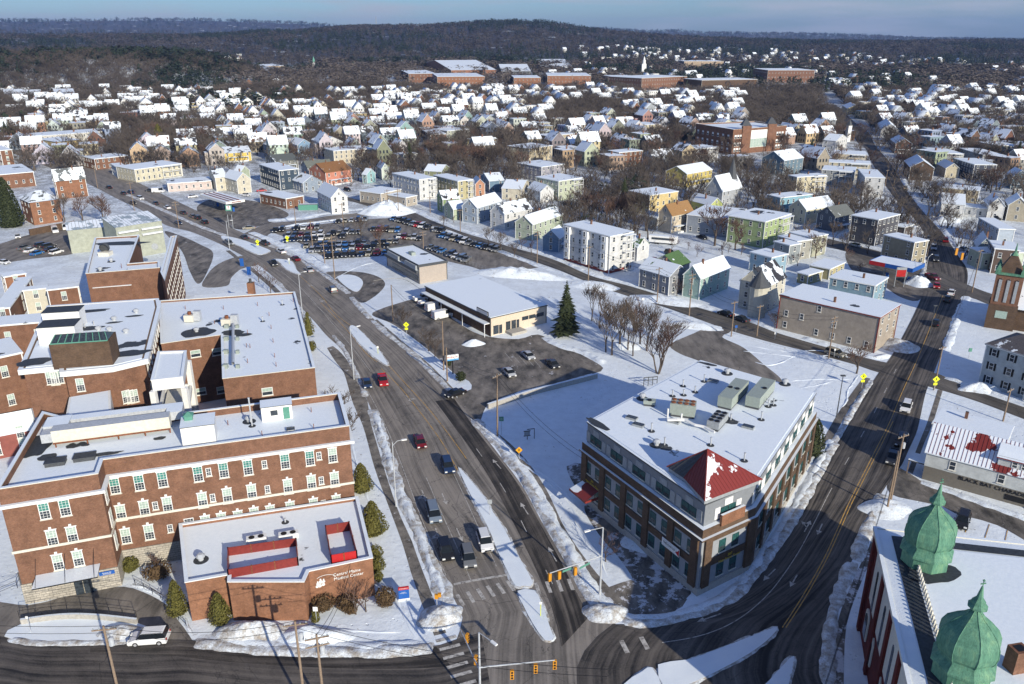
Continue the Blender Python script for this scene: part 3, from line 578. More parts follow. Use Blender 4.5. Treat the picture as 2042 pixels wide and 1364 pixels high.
def bush_mesh(seed, rx, rz, shape='cone', n=900, leaf=.2, inner=True):
    """clipped evergreen: leaf-sized faces through the outer shell of the crown round a dark core"""
    rnd = random.Random(seed); cr = MB()
    for i in range(n):
        a = rnd.uniform(0, 6.283); u = rnd.random()
        if shape == 'cone':
            z = u ** 1.3; rad = rx * (1.25 * (1 - z) ** .62) * min(1, .55 + z * 3.5)
            rad *= (1 + .16 * noise.noise(Vector((math.cos(a) * 2, math.sin(a) * 2, z * 5 + seed)))) * rnd.uniform(.72, 1.03); p = Vector((math.cos(a) * rad, math.sin(a) * rad, .1 + z * rz))
        else:
            v = Vector((rnd.gauss(0, 1), rnd.gauss(0, 1), rnd.gauss(0, 1))).normalized() * (1 + .16 * noise.noise(Vector((a, u * 4, seed)))) * rnd.uniform(.75, 1.03); p = Vector((v.x * rx, v.y * rx, rz * .5 + v.z * rz * .5 + .1))
        s = leaf * rnd.uniform(.6, 1.4); d = Vector((rnd.gauss(0, 1), rnd.gauss(0, 1), rnd.gauss(.5, 1))).normalized(); u_ = d.orthogonal().normalized() * s; w_ = d.cross(u_)
        cr.add([p - u_ * .6, p + w_ * .5, p + u_ * .8, p - w_ * .5], [(0, 1, 2, 3)])
    return cr
def tree_thing(name, tr, cr, bark, crown, label, cat, group=None):
    t = thing(name, (0, 0, 0), 0, label, cat, group); tr.build('trunk', M[bark], t, True)
    if cr is not None: cr.build('crown', M[crown], t, True)
    return t
BARE = [tree_thing('bare_tree', *bare_tree(11 + i, h, sp, r, dp, st, tw), 'bark', tw, 'x', 'tree') for i, (h, sp, r, dp, st, tw) in enumerate([(11, .55, .2, 5, 1, 'twig'), (12, .35, .17, 5, 1, 'twig'), (9, .75, .18, 5, 1, 'twigred'), (12, .5, .15, 4, 4, 'twigred'), (8, .8, .15, 5, 1, 'twig')])]
CONI = [tree_thing('spruce_tree', *conifer(31 + i, h, r), 'bark', 'conifer', 'x', 'tree') for i, (h, r) in enumerate([(13, 3.4), (11, 2.8)])]
SMALLT = [tree_thing('bare_tree', *bare_tree(51 + i, h, .7, .09, 4, 1, 'twigred', .022), 'bark', 'twigred', 'x', 'tree') for i, h in enumerate([4.5, 5.5])]
for t_ in BARE + SMALLT + CONI: t_['hh'] = max(v.co.z for c_ in t_.children for v in c_.data.vertices)
def tree(kind, px, py, h, label, group='bare winter trees', rz=None, z=0, wpos=None):
    lst = {'b': BARE, 'c': CONI, 's': SMALLT}[kind[0]]; pr = lst[int(kind[1]) % len(lst)]
    base = pr['hh']
    w = wpos or P(px, py); g = group
    return place(pr, (w.x, w.y, z), random.uniform(0, 6.28) if rz is None else rz, label, g, h / base * random.uniform(.97, 1.03))
# ------------------------------------------------------------------ vehicles
def prof_body(mb, prof, w, m=0, inset=.0, taper=None):
    """side outline (x,z) swept across width w; taper narrows the upper points"""
    n = len(prof); b = len(mb.v)
    for sgn in (-1, 1):
        for x, z in prof: ww = w / 2 - (taper(z) if taper else 0); mb.v.append((x, sgn * ww, z))
    for i in range(n): j = (i + 1) % n; mb.f.append((b+i, b+j, b+n+j, b+n+i)[::-1]); mb.m.append(m)
    mb.f.append(tuple(b + i for i in range(n))[::-1]); mb.m.append(m); mb.f.append(tuple(b + n + i for i in range(n))); mb.m.append(m)
def make_vehicle(kind, name, cat):
    t = thing(name, (0, 0, 0), 0, 'x', cat)
    # x forward; sizes in metres
    K = {'sedan': (4.7, 1.82, .92, 1.44, [(-.30, 0), (-.16, 1), (.16, 1), (.33, 0)]), 'suv': (4.7, 1.9, 1.02, 1.72, [(-.47, 0), (-.42, 1), (.14, 1), (.28, 0)]),
         'van': (5.0, 1.95, 1.05, 1.78, [(-.48, 0), (-.45, 1), (.20, 1), (.34, 0)]), 'pickup': (5.4, 1.9, 1.02, 1.78, [(-.06, 0), (-.04, 1), (.14, 1), (.25, 0)]), 'cargo': (5.7, 2.02, 1.25, 2.25, [(-.49, 0), (-.485, 1), (.26, 1), (.36, 0)])}[kind]
    Ln, Wd, belt, top, cab = K; h = Ln / 2
    b = MB(); prof = [(-h, .42), (-h + .06, belt - .12), (-h + .25, belt - .02), (cab[0][0] * Ln, belt), (cab[3][0] * Ln, belt - .02), (h - .35, belt - .20), (h - .05, belt - .36), (h, .42), (h - .12, .24), (-h + .12, .24)]
    tp = lambda z: .09 if z > belt - .06 else (.03 if z < .3 else 0)
    prof_body(b, prof, Wd, 0, taper=tp)
    cb = [(cab[0][0] * Ln, belt - .02), (cab[1][0] * Ln, top - .06), (cab[1][0] * Ln + .2, top), (cab[2][0] * Ln - .15, top), (cab[2][0] * Ln, top - .05), (cab[3][0] * Ln, belt - .04)]
    roofp = MB(); n = len(cb)
    # roof panel and pillars in paint
    x1, x2 = cab[1][0] * Ln, cab[2][0] * Ln
    b.add([(x1, -Wd/2+.24, top-.04), (x2, -Wd/2+.24, top-.04), (x2, Wd/2-.24, top-.04), (x1, Wd/2-.24, top-.04), (x1+.15, -Wd/2+.34, top+.02), (x2-.12, -Wd/2+.34, top+.02), (x2-.12, Wd/2-.34, top+.02), (x1+.15, Wd/2-.34, top+.02)], [(0,1,5,4),(1,2,6,5),(2,3,7,6),(3,0,4,7),(4,5,6,7)])
    if kind == 'cargo': b.box(cab[0][0]*Ln, -Wd/2+.07, belt-.1, Ln*.10, Wd/2-.07, top)
    if kind == 'pickup':
        b.box(-h+.02, -Wd/2+.02, belt-.1, -h+.12, Wd/2-.02, belt+.12); b.box(-h+.02, -Wd/2+.02, belt-.1, -.33, -Wd/2+.12, belt+.12); b.box(-h+.02, Wd/2-.12, belt-.1, -.33, Wd/2-.02, belt+.12)
    for s in (-1, 1): b.cbox((cab[3][0]*Ln-.35, s*(Wd/2+.06), belt+.05), (.18, .16, .14))
    b.build('body', M['car'], t, True)
    g = MB(); prof_body(g, cb, Wd, 0, taper=lambda z: .10 + .16 * max(0, z - belt) / (top - belt)); g.build('window', M['carglass'], t, True)
    for sx in (-1, 1):
        for sy in (-1, 1):
            wh = MB(); c = Vector((sx * Ln * .30, sy * (Wd/2 - .10), .33)); wh.cyl(c - Vector((0, sy*.12, 0)), c + Vector((0, sy*.12, 0)), .33, n=12); wh.cyl(c + Vector((0, sy*.12, 0)), c + Vector((0, sy*.13, 0)), .20, n=10, m=1); wh.build('wheel', [M['tyre'], M['rim']], t, True)
    for sy in (-1, 1):
        MB().cbox((h - .10, sy*(Wd/2-.30), belt-.33), (.22, .42, .15)).build('headlight', M['lamp'], t, True); MB().cbox((-h+.05, sy*(Wd/2-.18), belt-.18), (.12, .24, .22)).build('taillight', M['tail'], t, True)
    if kind in ('sedan', 'suv', 'van'): MB().cbox((h+.01, 0, .50), (.06, .9, .2)).build('grille', M['black'], t, True)
    return t
VEH = {k: make_vehicle(k, n, c) for k, n, c in [('sedan', 'parked_car', 'car'), ('suv', 'sport_utility_car', 'car'), ('van', 'minivan', 'car'), ('pickup', 'pickup_truck', 'truck'), ('cargo', 'cargo_van', 'van')]}
CC = dict(white=(.70,.70,.69), silver=(.38,.39,.40), grey=(.14,.145,.15), black=(.012,.012,.014), navy=(.015,.035,.09), blue=(.03,.14,.36), red=(.36,.012,.015), darkred=(.14,.008,.012), tan=(.30,.27,.20), dark=(.035,.037,.042), steel=(.16,.20,.25))
def car(kind, px, py, tx, ty, colr, label, group=None, z=.04):
    c = P(px, py); d = P(tx, ty) - c
    return place(VEH[kind], (c.x, c.y, z), math.atan2(d.y, d.x), label, group, color=(*CC[colr], 1))
# ------------------------------------------------------------------ buildings: kit of windows, roofs and houses
def win_mesh(w, h, frame='white', glass='glass', upper=None, sill=True, mull=(2, 3)):
    """window mesh in its own plane: x along the wall, y outwards (negative), z up; origin bottom centre"""
    b = MB(); t = .09
    b.box(-w/2, -.05, 0, -w/2+t, .05, h, 0); b.box(w/2-t, -.05, 0, w/2, .05, h, 0); b.box(-w/2+t, -.05, 0, w/2-t, .05, t, 0); b.box(-w/2+t, -.05, h-t, w/2-t, .05, h, 0); b.box(-w/2+t, -.045, h/2-.04, w/2-t, .04, h/2+.04, 0)
    b.add([(-w/2+t, -.02, t), (w/2-t, -.02, t), (w/2-t, -.02, h/2), (-w/2+t, -.02, h/2)], [(0, 1, 2, 3)], 1)
    b.add([(-w/2+t, -.02, h/2), (w/2-t, -.02, h/2), (w/2-t, -.02, h-t), (-w/2+t, -.02, h-t)], [(0, 1, 2, 3)], 2)
    if mull:
        for i in range(1, mull[0]): x = -w/2 + w*i/mull[0]; b.box(x-.018, -.035, t, x+.018, -.02, h-t, 0)
        for i in range(1, mull[1]): z = h*i/mull[1]; b.box(-w/2+t, -.035, z-.015, w/2-t, -.02, z+.015, 0)
    if sill: b.box(-w/2-.1, -.14, -.12, w/2+.1, .05, 0, 3)
    return b.mesh('window', [M[frame], M[glass], M[upper or glass], M['trim']])
WM = {}
def win(key, *a, **k):
    if key not in WM: WM[key] = win_mesh(*a, **k)
    return WM[key]
def put(mesh, name, parent, loc, rz, mats=None):
    o = bpy.data.objects.new(name, mesh); COL.objects.link(o); o.parent = parent; o.location = loc; o.rotation_euler = (0, 0, rz); return o
win('house', 1.0, 1.6, mull=None); win('housedark', .95, 1.5, frame='darkgrey', mull=None); win('small', .8, 1.1, mull=None, sill=False)
def footprint(L, N, Rr, z, world_=False):
    a, b, c = (Vector(q) for q in (L, N, Rr)) if world_ else (P(*q, z) for q in (L, N, Rr))
    e1 = c - b; e2 = a - b; e1.z = e2.z = 0
    if e1.length >= e2.length * .8: u = e1.normalized(); v = Vector((-u.y, u.x, 0)); w = e1.length; d = abs(e2.dot(v))
    else: v = e2.normalized(); u = Vector((v.y, -v.x, 0)); d = e2.length; w = abs(e1.dot(u))
    return Vector((b.x, b.y, 0)), math.atan2(u.y, u.x), max(3, w), max(3, d)
def gable_walls(mb, w, d, z, rise, axis):
    mb.box(0, 0, -.2, w, d, z)
    if axis == 'R': mb.add([(0,0,z),(0,d,z),(0,d/2,z+rise),(w,0,z),(w,d,z),(w,d/2,z+rise)], [(0,2,1),(3,4,5)])
    else: mb.add([(0,0,z),(w,0,z),(w/2,0,z+rise),(0,d,z),(w,d,z),(w/2,d,z+rise)], [(0,1,2),(3,5,4)])
def gable_roof(mb, w, d, z, rise, axis, o=.35, th=.16, x0=0, y0=0):
    if axis == 'L': sw = True; w, d = d, w
    else: sw = False
    s = rise / (d / 2); pts = []
    for k, (ys, ye) in enumerate(((-o, d/2), (d + o, d/2))):
        z0 = z - o * s; v = [(-o, ys, z0), (w + o, ys, z0), (w + o, ye, z + rise), (-o, ye, z + rise)]; v = v + [(x, y, q + th) for x, y, q in v]
        if sw: v = [(y, x, q) for x, y, q in v]
        v = [(x + x0, y + y0, q) for x, y, q in v]
        fs = [(0,3,2,1),(4,5,6,7),(0,1,5,4),(1,2,6,5),(3,0,4,7)]
        if (k == 1) != sw: fs = [f[::-1] for f in fs]
        mb.add(v, fs)
def windows_on(parent, w, d, floors, fh, z0=1.0, key='house', sides='fl', sp=3.0, skip=0.12, rnd=random, hh=None):
    for s in sides:
        ln = w if s in 'fb' else d; n = max(1, int((ln - 1.0) / sp))
        for k in range(floors):
            for i in range(n):
                if rnd.random() < skip: continue
                x = ln * (i + .5) / n; z = z0 + k * fh
                loc, rz = {'f': ((x, -.02, z), 0), 'b': ((ln - x, d + .02, z), math.pi), 'l': ((-.02, ln - x, z), -math.pi/2), 'r': ((w + .02, x, z), math.pi/2)}[s]
                put(WM[key], 'window', parent, loc, rz)
def visible_sides(loc, rz, w, d):
    c = Vector((loc.x, loc.y)); out = ''
    for s, n, m in (('f', -90, (w/2, 0)), ('l', 180, (0, d/2)), ('r', 0, (w, d/2))):
        a = rz + math.radians(n); mx_ = Vector((c.x + math.cos(rz)*m[0] - math.sin(rz)*m[1], c.y + math.sin(rz)*m[0] + math.cos(rz)*m[1]))
        if math.cos(a) * -mx_.x + math.sin(a) * -mx_.y > 0: out += s
    return out
HOUSES = []           # footprints (x, y, radius) kept clear by what is scattered later
def chimney(parent, x, y, z0, z1, mat='brick', s=.5): MB().box(x-s/2, y-s/2, z0, x+s/2, y+s/2, z1, 0, 1).build('chimney', [M[mat], M['black']], parent, True)
def house(L, N, Rr, z, rise, axis, wall, roof, snow, label, floors=2, porch=None, name='gabled_house', group='gabled houses of the town', world_=False, chim=True, cat='house', wk='house', sp=2.9, wall2=None):
    loc, rz, w, d = footprint(L, N, Rr, z, world_); t = thing(name, loc, rz, label, cat, group)
    a = MB(); gable_walls(a, w, d, z, rise, axis); a.build('wall', M['siding'], t, True, color=(*wall, 1))
    r = MB(); gable_roof(r, w, d, z, rise, axis); r.build('roof', M['roof'], t, True, color=(*roof, snow))
    tm = MB(); [tm.box(x-.09, y-.09, 0, x+.09, y+.09, z) for x in (0, w) for y in (0, d)]; k_ = .06
    for e in ((0, w) if axis == 'R' else (0, d)):
        for f0, f1 in ((-.35, .5), (1.0, .5)):
            L0 = d if axis == 'R' else w; a0 = -.3 if f0 < 0 else L0 + .3; p0 = (e, a0, z - .3 * rise / (L0/2)); p1 = (e, L0/2, z + rise)
            if axis != 'R': p0 = (p0[1], p0[0], p0[2]); p1 = (p1[1], p1[0], p1[2])
            tm.cyl(p0, p1, .11, n=4)
    tm.build('trim', M['white'], t, True)
    if porch is None and w > 7 and z < 7.5 and random.random() < .5 and cat == 'house': porch = (.12, .88, 1.8)
    sides = visible_sides(loc, rz, w, d); windows_on(t, w, d, floors, z / floors, z / floors * .30, wk, sides, sp)
    if rise > 2.2:                                              # attic window in the gable that shows
        if axis == 'R' and 'l' in sides: put(WM['small'], 'window', t, (-.03, d/2, z + rise * .22), -math.pi/2)
        if axis == 'R' and 'r' in sides: put(WM['small'], 'window', t, (w + .03, d/2, z + rise * .22), math.pi/2)
        if axis == 'L': put(WM['small'], 'window', t, (w/2, -.03, z + rise * .22), 0)
    if chim: chimney(t, w * random.uniform(.3, .7), d * random.uniform(.4, .6), z + rise * .5, z + rise + 1.1)
    if porch: x0, x1, pr_ = porch; pm = MB(); pm.box(w*x0, -pr_, 2.5, w*x1, -.01, 2.68, 1); [pm.box(q-.07, -pr_+.05, 0, q+.07, -pr_+.19, 2.5) for q in (w*x0+.1, w*(x0+x1)/2, w*x1-.1)]; pm.box(w*x0, -pr_, -.1, w*x1, -.01, .5); pm.build('porch', [M['white'], M['snow']], t, True)
    c = t.matrix_basis; HOUSES.append((loc.x + math.cos(rz)*w/2 - math.sin(rz)*d/2, loc.y + math.sin(rz)*w/2 + math.cos(rz)*d/2, math.hypot(w, d)/2)); return t
def flat(L, N, Rr, z, wall, label, floors=3, name='flat_roofed_house', group='flat-roofed apartment houses', world_=False, chim=1, o=.3, cat='house', wk='house', sp=2.7, trim='white', wallmat='siding', roofmat='flatroof', par=0, skip=.12, fz=None):
    loc, rz, w, d = footprint(L, N, Rr, z, world_); t = thing(name, loc, rz, label, cat, group)
    MB().box(0, 0, -.2, w, d, z - .25).build('wall', M[wallmat], t, True, color=(*wall, 1))
    MB().box(-o, -o, z - .25, w + o, d + o, z - .02).build('cornice', M[trim], t, True)
    r = MB(); r.box(-o + .05, -o + .05, z - .02, w + o - .05, d + o - .05, z + .08); r.build('roof', M[roofmat], t, True)
    if par:
        q = MB()
        for bx in ((-o, -o, w+o, -o+.25), (-o, d+o-.25, w+o, d+o), (-o, -o+.25, -o+.25, d+o-.25), (w+o-.25, -o+.25, w+o, d+o-.25)): q.box(bx[0], bx[1], z-.02, bx[2], bx[3], z+par)
        q.build('parapet', M[trim], t, True)
    tm = MB(); [tm.box(x-.1, y-.1, 0, x+.1, y+.1, z-.25) for x in (0, w) for y in (0, d)]; tm.build('trim', M[trim], t, True)
    if wallmat == 'siding' and cat == 'house' and random.random() < .55 and w > 7:
        q = MB(); fh_ = z / floors
        for k in range(floors): q.box(w*.55, -1.7, k*fh_ + .1, w*.95, -.02, k*fh_ + .25, 0, 0); q.box(w*.55, -1.7, k*fh_ + 1.0, w*.95, -1.62, k*fh_ + 1.1)
        for x in (w*.55+.06, w*.75, w*.95-.06): q.box(x-.07, -1.7, 0, x+.07, -1.56, z-.4)
        q.box(w*.53, -1.8, z-.5, w*.97, -.02, z-.36, 0, 1); q.build('balcony', [M['white'], M['snow']], t, True)
    sides = visible_sides(loc, rz, w, d); fz = fz or z / floors; windows_on(t, w, d, floors, fz, fz * .28, wk, sides, sp, skip)
    for i in range(chim): chimney(t, w * random.uniform(.2, .8), d * random.uniform(.35, .75), z, z + 1.4)
    HOUSES.append((loc.x + math.cos(rz)*w/2 - math.sin(rz)*d/2, loc.y + math.sin(rz)*w/2 + math.cos(rz)*d/2, math.hypot(w, d)/2)); return t
def text(s, size, depth, parent, loc, rot, mat, name='lettering'):
    cu = bpy.data.curves.new(name, 'FONT'); cu.body = s; cu.size = size; cu.extrude = depth; cu.align_x = 'CENTER'; cu.align_y = 'CENTER'; cu.resolution_u = 2
    tmp = bpy.data.objects.new('tmp', cu); COL.objects.link(tmp); bpy.context.view_layer.update()
    me = bpy.data.meshes.new_from_object(tmp.evaluated_get(bpy.context.evaluated_depsgraph_get())); bpy.data.objects.remove(tmp); me.materials.clear(); me.materials.append(M[mat])
    o = bpy.data.objects.new(name, me); COL.objects.link(o)
    if parent: o.parent = parent
    o.location = loc; o.rotation_euler = rot; return o
def skin_poly(name, pts, z0, z1, mat, parent, top=None, m2=None):
    mb = MB().prism(pts, z0, z1, 0, 1 if m2 else None); return mb.build(name, [M[mat]] + ([M[m2]] if m2 else []), parent)
def wallpos(A, B, s): d = (Vector(B[:2]) - Vector(A[:2])).normalized(); return Vector((A[0] + d.x * s, A[1] + d.y * s, 0)), math.atan2(d.y, d.x)
def put_w(mesh, name, parent, A, B, s, z, off=.03):
    """window in a wall running A to B (outside on the right of A->B)"""
    p, a = wallpos(A, B, s); p = p + Vector((math.sin(a), -math.cos(a), 0)) * off; o = put(mesh, name, parent, (0, 0, 0), 0)
    o.location = (p.x - parent.location.x, p.y - parent.location.y, z - parent.location.z); o.rotation_euler = (0, 0, a); return o
def patch(t, px, py, rx, ry, z, rz=.3):
    c = P(px, py, z); n = 26; pts = []
    for i in range(n): a = 6.2832*i/n; q = 1 + .35*noise.noise(Vector((math.cos(a)*1.6, math.sin(a)*1.6, px*.01))); x, y = rx*q*math.cos(a), ry*q*math.sin(a); pts.append((c.x + x*math.cos(rz) - y*math.sin(rz), c.y + x*math.sin(rz) + y*math.cos(rz), z + .03))
    return MB().add(pts, [tuple(range(n))]).build('bare_patch', M['membrane'], t)
# ------------------------------------------------------------------ the hospital (each wing a building of its own)
Z4 = 4.5475
def zx(ox, oy, x, y, s=Z4): return ox + x / s, oy + y / s
def ccw(pts): return pts if sum(pts[i-1][0] * pts[i][1] - pts[i][0] * pts[i-1][1] for i in range(len(pts))) > 0 else pts[::-1]
def inset(pts, o):
    """offset a ccw polygon outwards by o (negative = inwards)"""
    n = len(pts); out = []
    for i in range(n):
        p0, p1, p2 = Vector(pts[i-1][:2]), Vector(pts[i][:2]), Vector(pts[(i+1) % n][:2]); a = (p1 - p0).normalized(); b = (p2 - p1).normalized(); na = Vector((a.y, -a.x)); nb = Vector((b.y, -b.x)); m = na + nb; m = m / max(.3, m.dot(na)); out.append(tuple(p1 + m * o))
    return out
def ring(mb, pts, o0, o1, z0, z1, m=0, top=None):
    """band following a polygon, between offsets o0 (inner) and o1 (outer)"""
    a, b = inset(pts, o0), inset(pts, o1); n = len(pts)
    for i in range(n):
        j = (i + 1) % n
        v = [(*a[i], z0), (*b[i], z0), (*b[j], z0), (*a[j], z0), (*a[i], z1), (*b[i], z1), (*b[j], z1), (*a[j], z1)]
        mb.add(v, [(1,2,6,5),(3,0,4,7),(0,3,2,1)], m); mb.add(v, [(4,5,6,7)], m if top is None else top)
    return mb
def block(pts, z, label, mat='brick', name='hospital_wing', group='hospital wings', cat='building', par=.6, trim='trim', roof='flatroof', z0=-.2, pw=.35, parin='darkgrey'):
    pts = ccw([tuple(p[:2]) for p in pts]); cx = sum(p[0] for p in pts) / len(pts); cy = sum(p[1] for p in pts) / len(pts)
    t = thing(name, (cx, cy, 0), 0, label, cat, group); skin_poly('wall', pts, z0, z, mat, t)
    mb = MB(); mb.prism(inset(pts, -pw), z - .05, z + .12); mb.build('roof', M[roof], t)
    if par:
        q = MB(); ring(q, pts, -pw, .02, z, z + par, 0, 1); q.build('parapet', [M[mat if mat != 'siding' else 'white'], M['trim' if trim else 'darkgrey']], t)
        q = MB(); ring(q, pts, -pw - .03, .10, z + par, z + par + .12, 0, 1); q.build('coping', [M[trim or 'darkgrey'], M['snow']], t)
    HOUSES.append((cx, cy, max(math.hypot(p[0] - cx, p[1] - cy) for p in pts))); return t, pts
def px_wins(t, A, B, lst, key, zs=None, off=.04):
    for q in lst:
        s, z = onwall(A, B, *q[:2]); put_w(WM[q[2] if len(q) > 2 else key], 'window', t, A, B, s, z, off)
win('hosp', 1.25, 2.35, upper='shade', mull=(3, 6)); win('hospteal', 1.25, 2.35, upper='shadeteal', mull=(3, 6)); win('hsmall', .72, 1.25, mull=(2, 4)); win('hsq', 1.3, 1.2, mull=(3, 3)); win('hwide', 1.9, 1.5, upper='shade', mull=None)
def keystone(mesh_key='key'):
    if mesh_key not in WM: WM[mesh_key] = MB().box(-.16, -.10, 2.35, .16, .02, 2.8).box(-.72, -.06, 2.33, .72, .02, 2.45).mesh('keystone', [M['white']])
    return WM[mesh_key]
fb = [(-63.9,85.5), (-53.2,89.3), (-54.3,92.9), (-23.5,102.7), (-27.1,114.0), (-49.2,106.8), (-61.0,103.2), (-70.1,107.2)]
t, pts = block(fb, 16.3, 'long red brick hospital block with three rows of white windows nearest the camera', par=1.1)
HF = t
q = MB(); ring(q, pts, .03, .55, 14.75, 15.15, 0, 1); q.build('cornice', [M['white'], M['snow']], t)
q = MB(); ring(q, pts, .03, .14, 7.9, 8.25); q.build('belt_course', M['trim'], t)
q = MB(); q.prism([(-64.0,85.38), (-53.1,89.2), (-54.2,92.8), (-40,97.35), (-40,98), (-60,92), (-66,88)], -.2, 3.1); q.build('stone_base', M['stone'], t)
A, B, C3, D3 = fb[0], fb[1], fb[2], fb[3]
for lst, a, b in (([zx(0,820,420,975)+('hospteal',), zx(0,820,605,945)+('hospteal',), zx(0,820,490,1215), zx(0,820,670,1185), zx(0,1064,543,325), zx(0,1064,725,290)], A, B),):
    for w_ in lst:
        s, z = onwall(a, b, *w_[:2]); wo_ = put_w(WM[w_[2] if len(w_) > 2 else 'hosp'], 'window', t, a, b, s, z, .04); k_ = put(keystone(), 'keystone', wo_, (0, 0, 0), 0)
big = [(1055,745),(1275,715),(1485,685)]; r2 = [(1110,985),(1322,945),(1530,910)]; r3 = [(1155,1195),(1365,1160)]
L1 = [zx(0,820,*p)+(('hospteal',) if k < 3 else ('hosp',)) for k, p in enumerate(big + r2 + r3)]
rows4 = [(170,635),(400,600),(620,575),(955,520),(1180,490),(1385,460)], [(210,870),(435,830),(655,795),(982,745),(1195,710),(1403,680)], [(240,1075),(385,1050),(535,1030),(680,1000),(825,980),(1005,945),(1215,915),(1420,885)]
for k, rw in enumerate(rows4): L1 += [zx(360,820,*p)+(('hospteal',) if k == 0 and i < 5 else ('hosp',)) for i, p in enumerate(rw)]
for w_ in L1: s, z = onwall(C3, D3, *w_[:2]); wo_ = put_w(WM[w_[2]], 'window', t, C3, D3, s, z, .04); put(keystone(), 'keystone', wo_, (0, 0, 0), 0)
px_wins(t, C3, D3, [zx(0,820,1415,890), zx(0,820,1550,1095)] + [zx(360,820,*p) for p in [(260,585),(765,515),(1258,438),(297,818),(793,740),(1280,660),(1300,870)]], 'hsmall')
px_wins(t, C3, D3, [zx(0,820,1720,1035)], 'hsq')
for z in (12.1, 8.6, 5.0): put_w(WM['hosp'], 'window', t, B, C3, 1.8, z, .04)
# canopy over the entrance
q = MB(); p0, ang = wallpos(A, B, 1.6); c0, _ = wallpos(A, B, 5.6); n = Vector((math.sin(ang), -math.cos(ang), 0))
q.cbox(c0 + n * 1.5 + Vector((0, 0, 4.0)), (7.6, 3.0, .18), ang, 0, 1); q.build('canopy', [M['black'], M['snow']], t)
for s in (2.2, 5.6, 9.0): p_, _ = wallpos(A, B, s); MB().cyl(p_ + n * 2.9 + Vector((0,0,4.1)), p_ + n * .05 + Vector((0,0,6.6)), .035, n=5).build('canopy_rod', M['black'], t)
for s, w_ in ((6.4, 1.0), (7.5, 1.0)): p_, _ = wallpos(A, B, s); MB().cbox(p_ + n * .28 + Vector((0,0,1.2)), (w_, .1, 2.3), ang).build('door', M['glass'], t)
p_, _ = wallpos(A, B, 10.0); sg = MB().cbox(p_ + n * .30 + Vector((0,0,2.6)), (1.9, .08, .55), ang).build('wall_sign', M['blue'], t)
text('Resource Hub\nENTRANCE', .19, .01, sg, (p_.x - t.location.x + n.x*.36, p_.y - t.location.y + n.y*.36, 2.6), (R(90), 0, ang), 'white')
# roof plant, roof houses on the front block
def roofbox(parent_name, label, cx, cy, w, d, z0, h, rz, mat='white', top='snow', cat='roof unit', group='units on the hospital roofs', children=None):
    o = thing(parent_name, (cx, cy, z0), rz, label, cat, group)
    MB().box(-w/2, -d/2, 0, w/2, d/2, h, 0, 0).build('casing', M[mat], o, True); MB().box(-w/2-.08, -d/2-.08, h, w/2+.08, d/2+.08, h+.1, 0, 1).build('lid', [M['darkgrey'], M[top]], o, True)
    return o
ra = math.atan2(9.6, 30.8)
c = P(549, 838, 16.4); o = roofbox('roof_hut', 'white roof hut with a pale green door on the long brick block', c.x, c.y + 1.2, 4.4, 2.6, 16.4, 2.3, ra); MB().box(.9, -1.36, .1, 1.8, -1.30, 2.0).build('door', M['green'], o, True); MB().box(-.9, -1.36, .9, .1, -1.30, 1.7).build('window', M['glass'], o, True)
c = P(393, 886, 16.4); o = roofbox('roof_hut', 'plain white roof hut with a small green-roofed vent on its snowy top', c.x, c.y + 1.4, 4.4, 3.8, 16.4, 3.0, ra); MB().lathe([(.75, 0), (.75, .6), (1.0, .65), (.05, 1.15)], 4, (-1.2, .7), rot=.78).build('vent_cap', M['green'], o, True, False).location = (0, 0, 3.1)
c = P(228, 880, 16.4); o = thing('air_handling_unit', (c.x, c.y + 1.6, 16.4), ra, 'long cream and grey air handling unit with snowy ducts on the brick roof', 'roof unit', 'units on the hospital roofs')
MB().box(-8.2, -1.1, .7, 7.0, .9, 2.5, 0, 1).build('casing', [M['trim'], M['galv']], o, True); MB().box(-9.6, .9, .6, -6.4, 4.2, 2.4, 0, 1).box(-9.6, -1.0, .8, -8.2, .9, 2.1).build('duct', [M['galv'], M['snow']], o, True); MB().box(-6.4, 2.6, 1.0, 6.4, 4.2, 2.3, 0, 1).box(6.4, .9, 1.0, 8.6, 4.2, 2.3, 0, 1).build('duct', [M['galv'], M['snow']], o, True)
q = MB(); q.box(-8.2, -1.25, .55, 7.0, -1.1, .75); [q.box(x, -1.2, 0, x+.15, -1.0, .6) for x in (-8, -4, 0, 3.5, 6.8)]; q.build('support_rail', M['rust'], o, True)
def vent(px, py, z, label, kind='pipe', h=1.1, group='vent pipes on the roofs'):
    c = P(px, py, z); o = thing('roof_vent', (c.x, c.y, z), 0, label, 'vent', group)
    if kind == 'pipe': MB().cyl((0,0,0), (0,0,h), .11, n=8).cyl((0,0,h), (0,0,h+.12), .17, n=8).build('pipe', M['galv'], o, True); MB().cyl((0,0,0), (0,0,.07), .55, .5, 14).build('flashing', M['membrane'], o, True)
    elif kind == 'thin': MB().cyl((0,0,0), (0,0,h), .06, n=6).build('pipe', M['rust'], o, True)
    else: MB().cyl((0,0,0), (0,0,.5), .35, n=10).lathe([(.55,.5),(.6,.75),(.3,1.0)], 10).build('cowl', M['galv'], o, True); MB().cyl((0,0,0), (0,0,.06), 1.0, .95, 16).build('flashing', M['membrane'], o, True)
    return o
vent(503, 850, 16.4, 'tall slim white pipe standing beside the green-doored roof hut', 'pipe', 4.5); vent(497, 841, 16.4, 'short cowl beside the tall white pipe', 'cowl')
for px, py in [(455,848),(523,869),(626,855),(621,822)]: vent(px, py, 16.4, {455:'thin vent between the white hut and tall pipe on the long brick block',523:'thin vent at the front parapet left of the skylight',626:'thin vent near the front right parapet of the long brick block',621:'dark capped vent right of the green-doored hut'}[px], 'thin', .8)
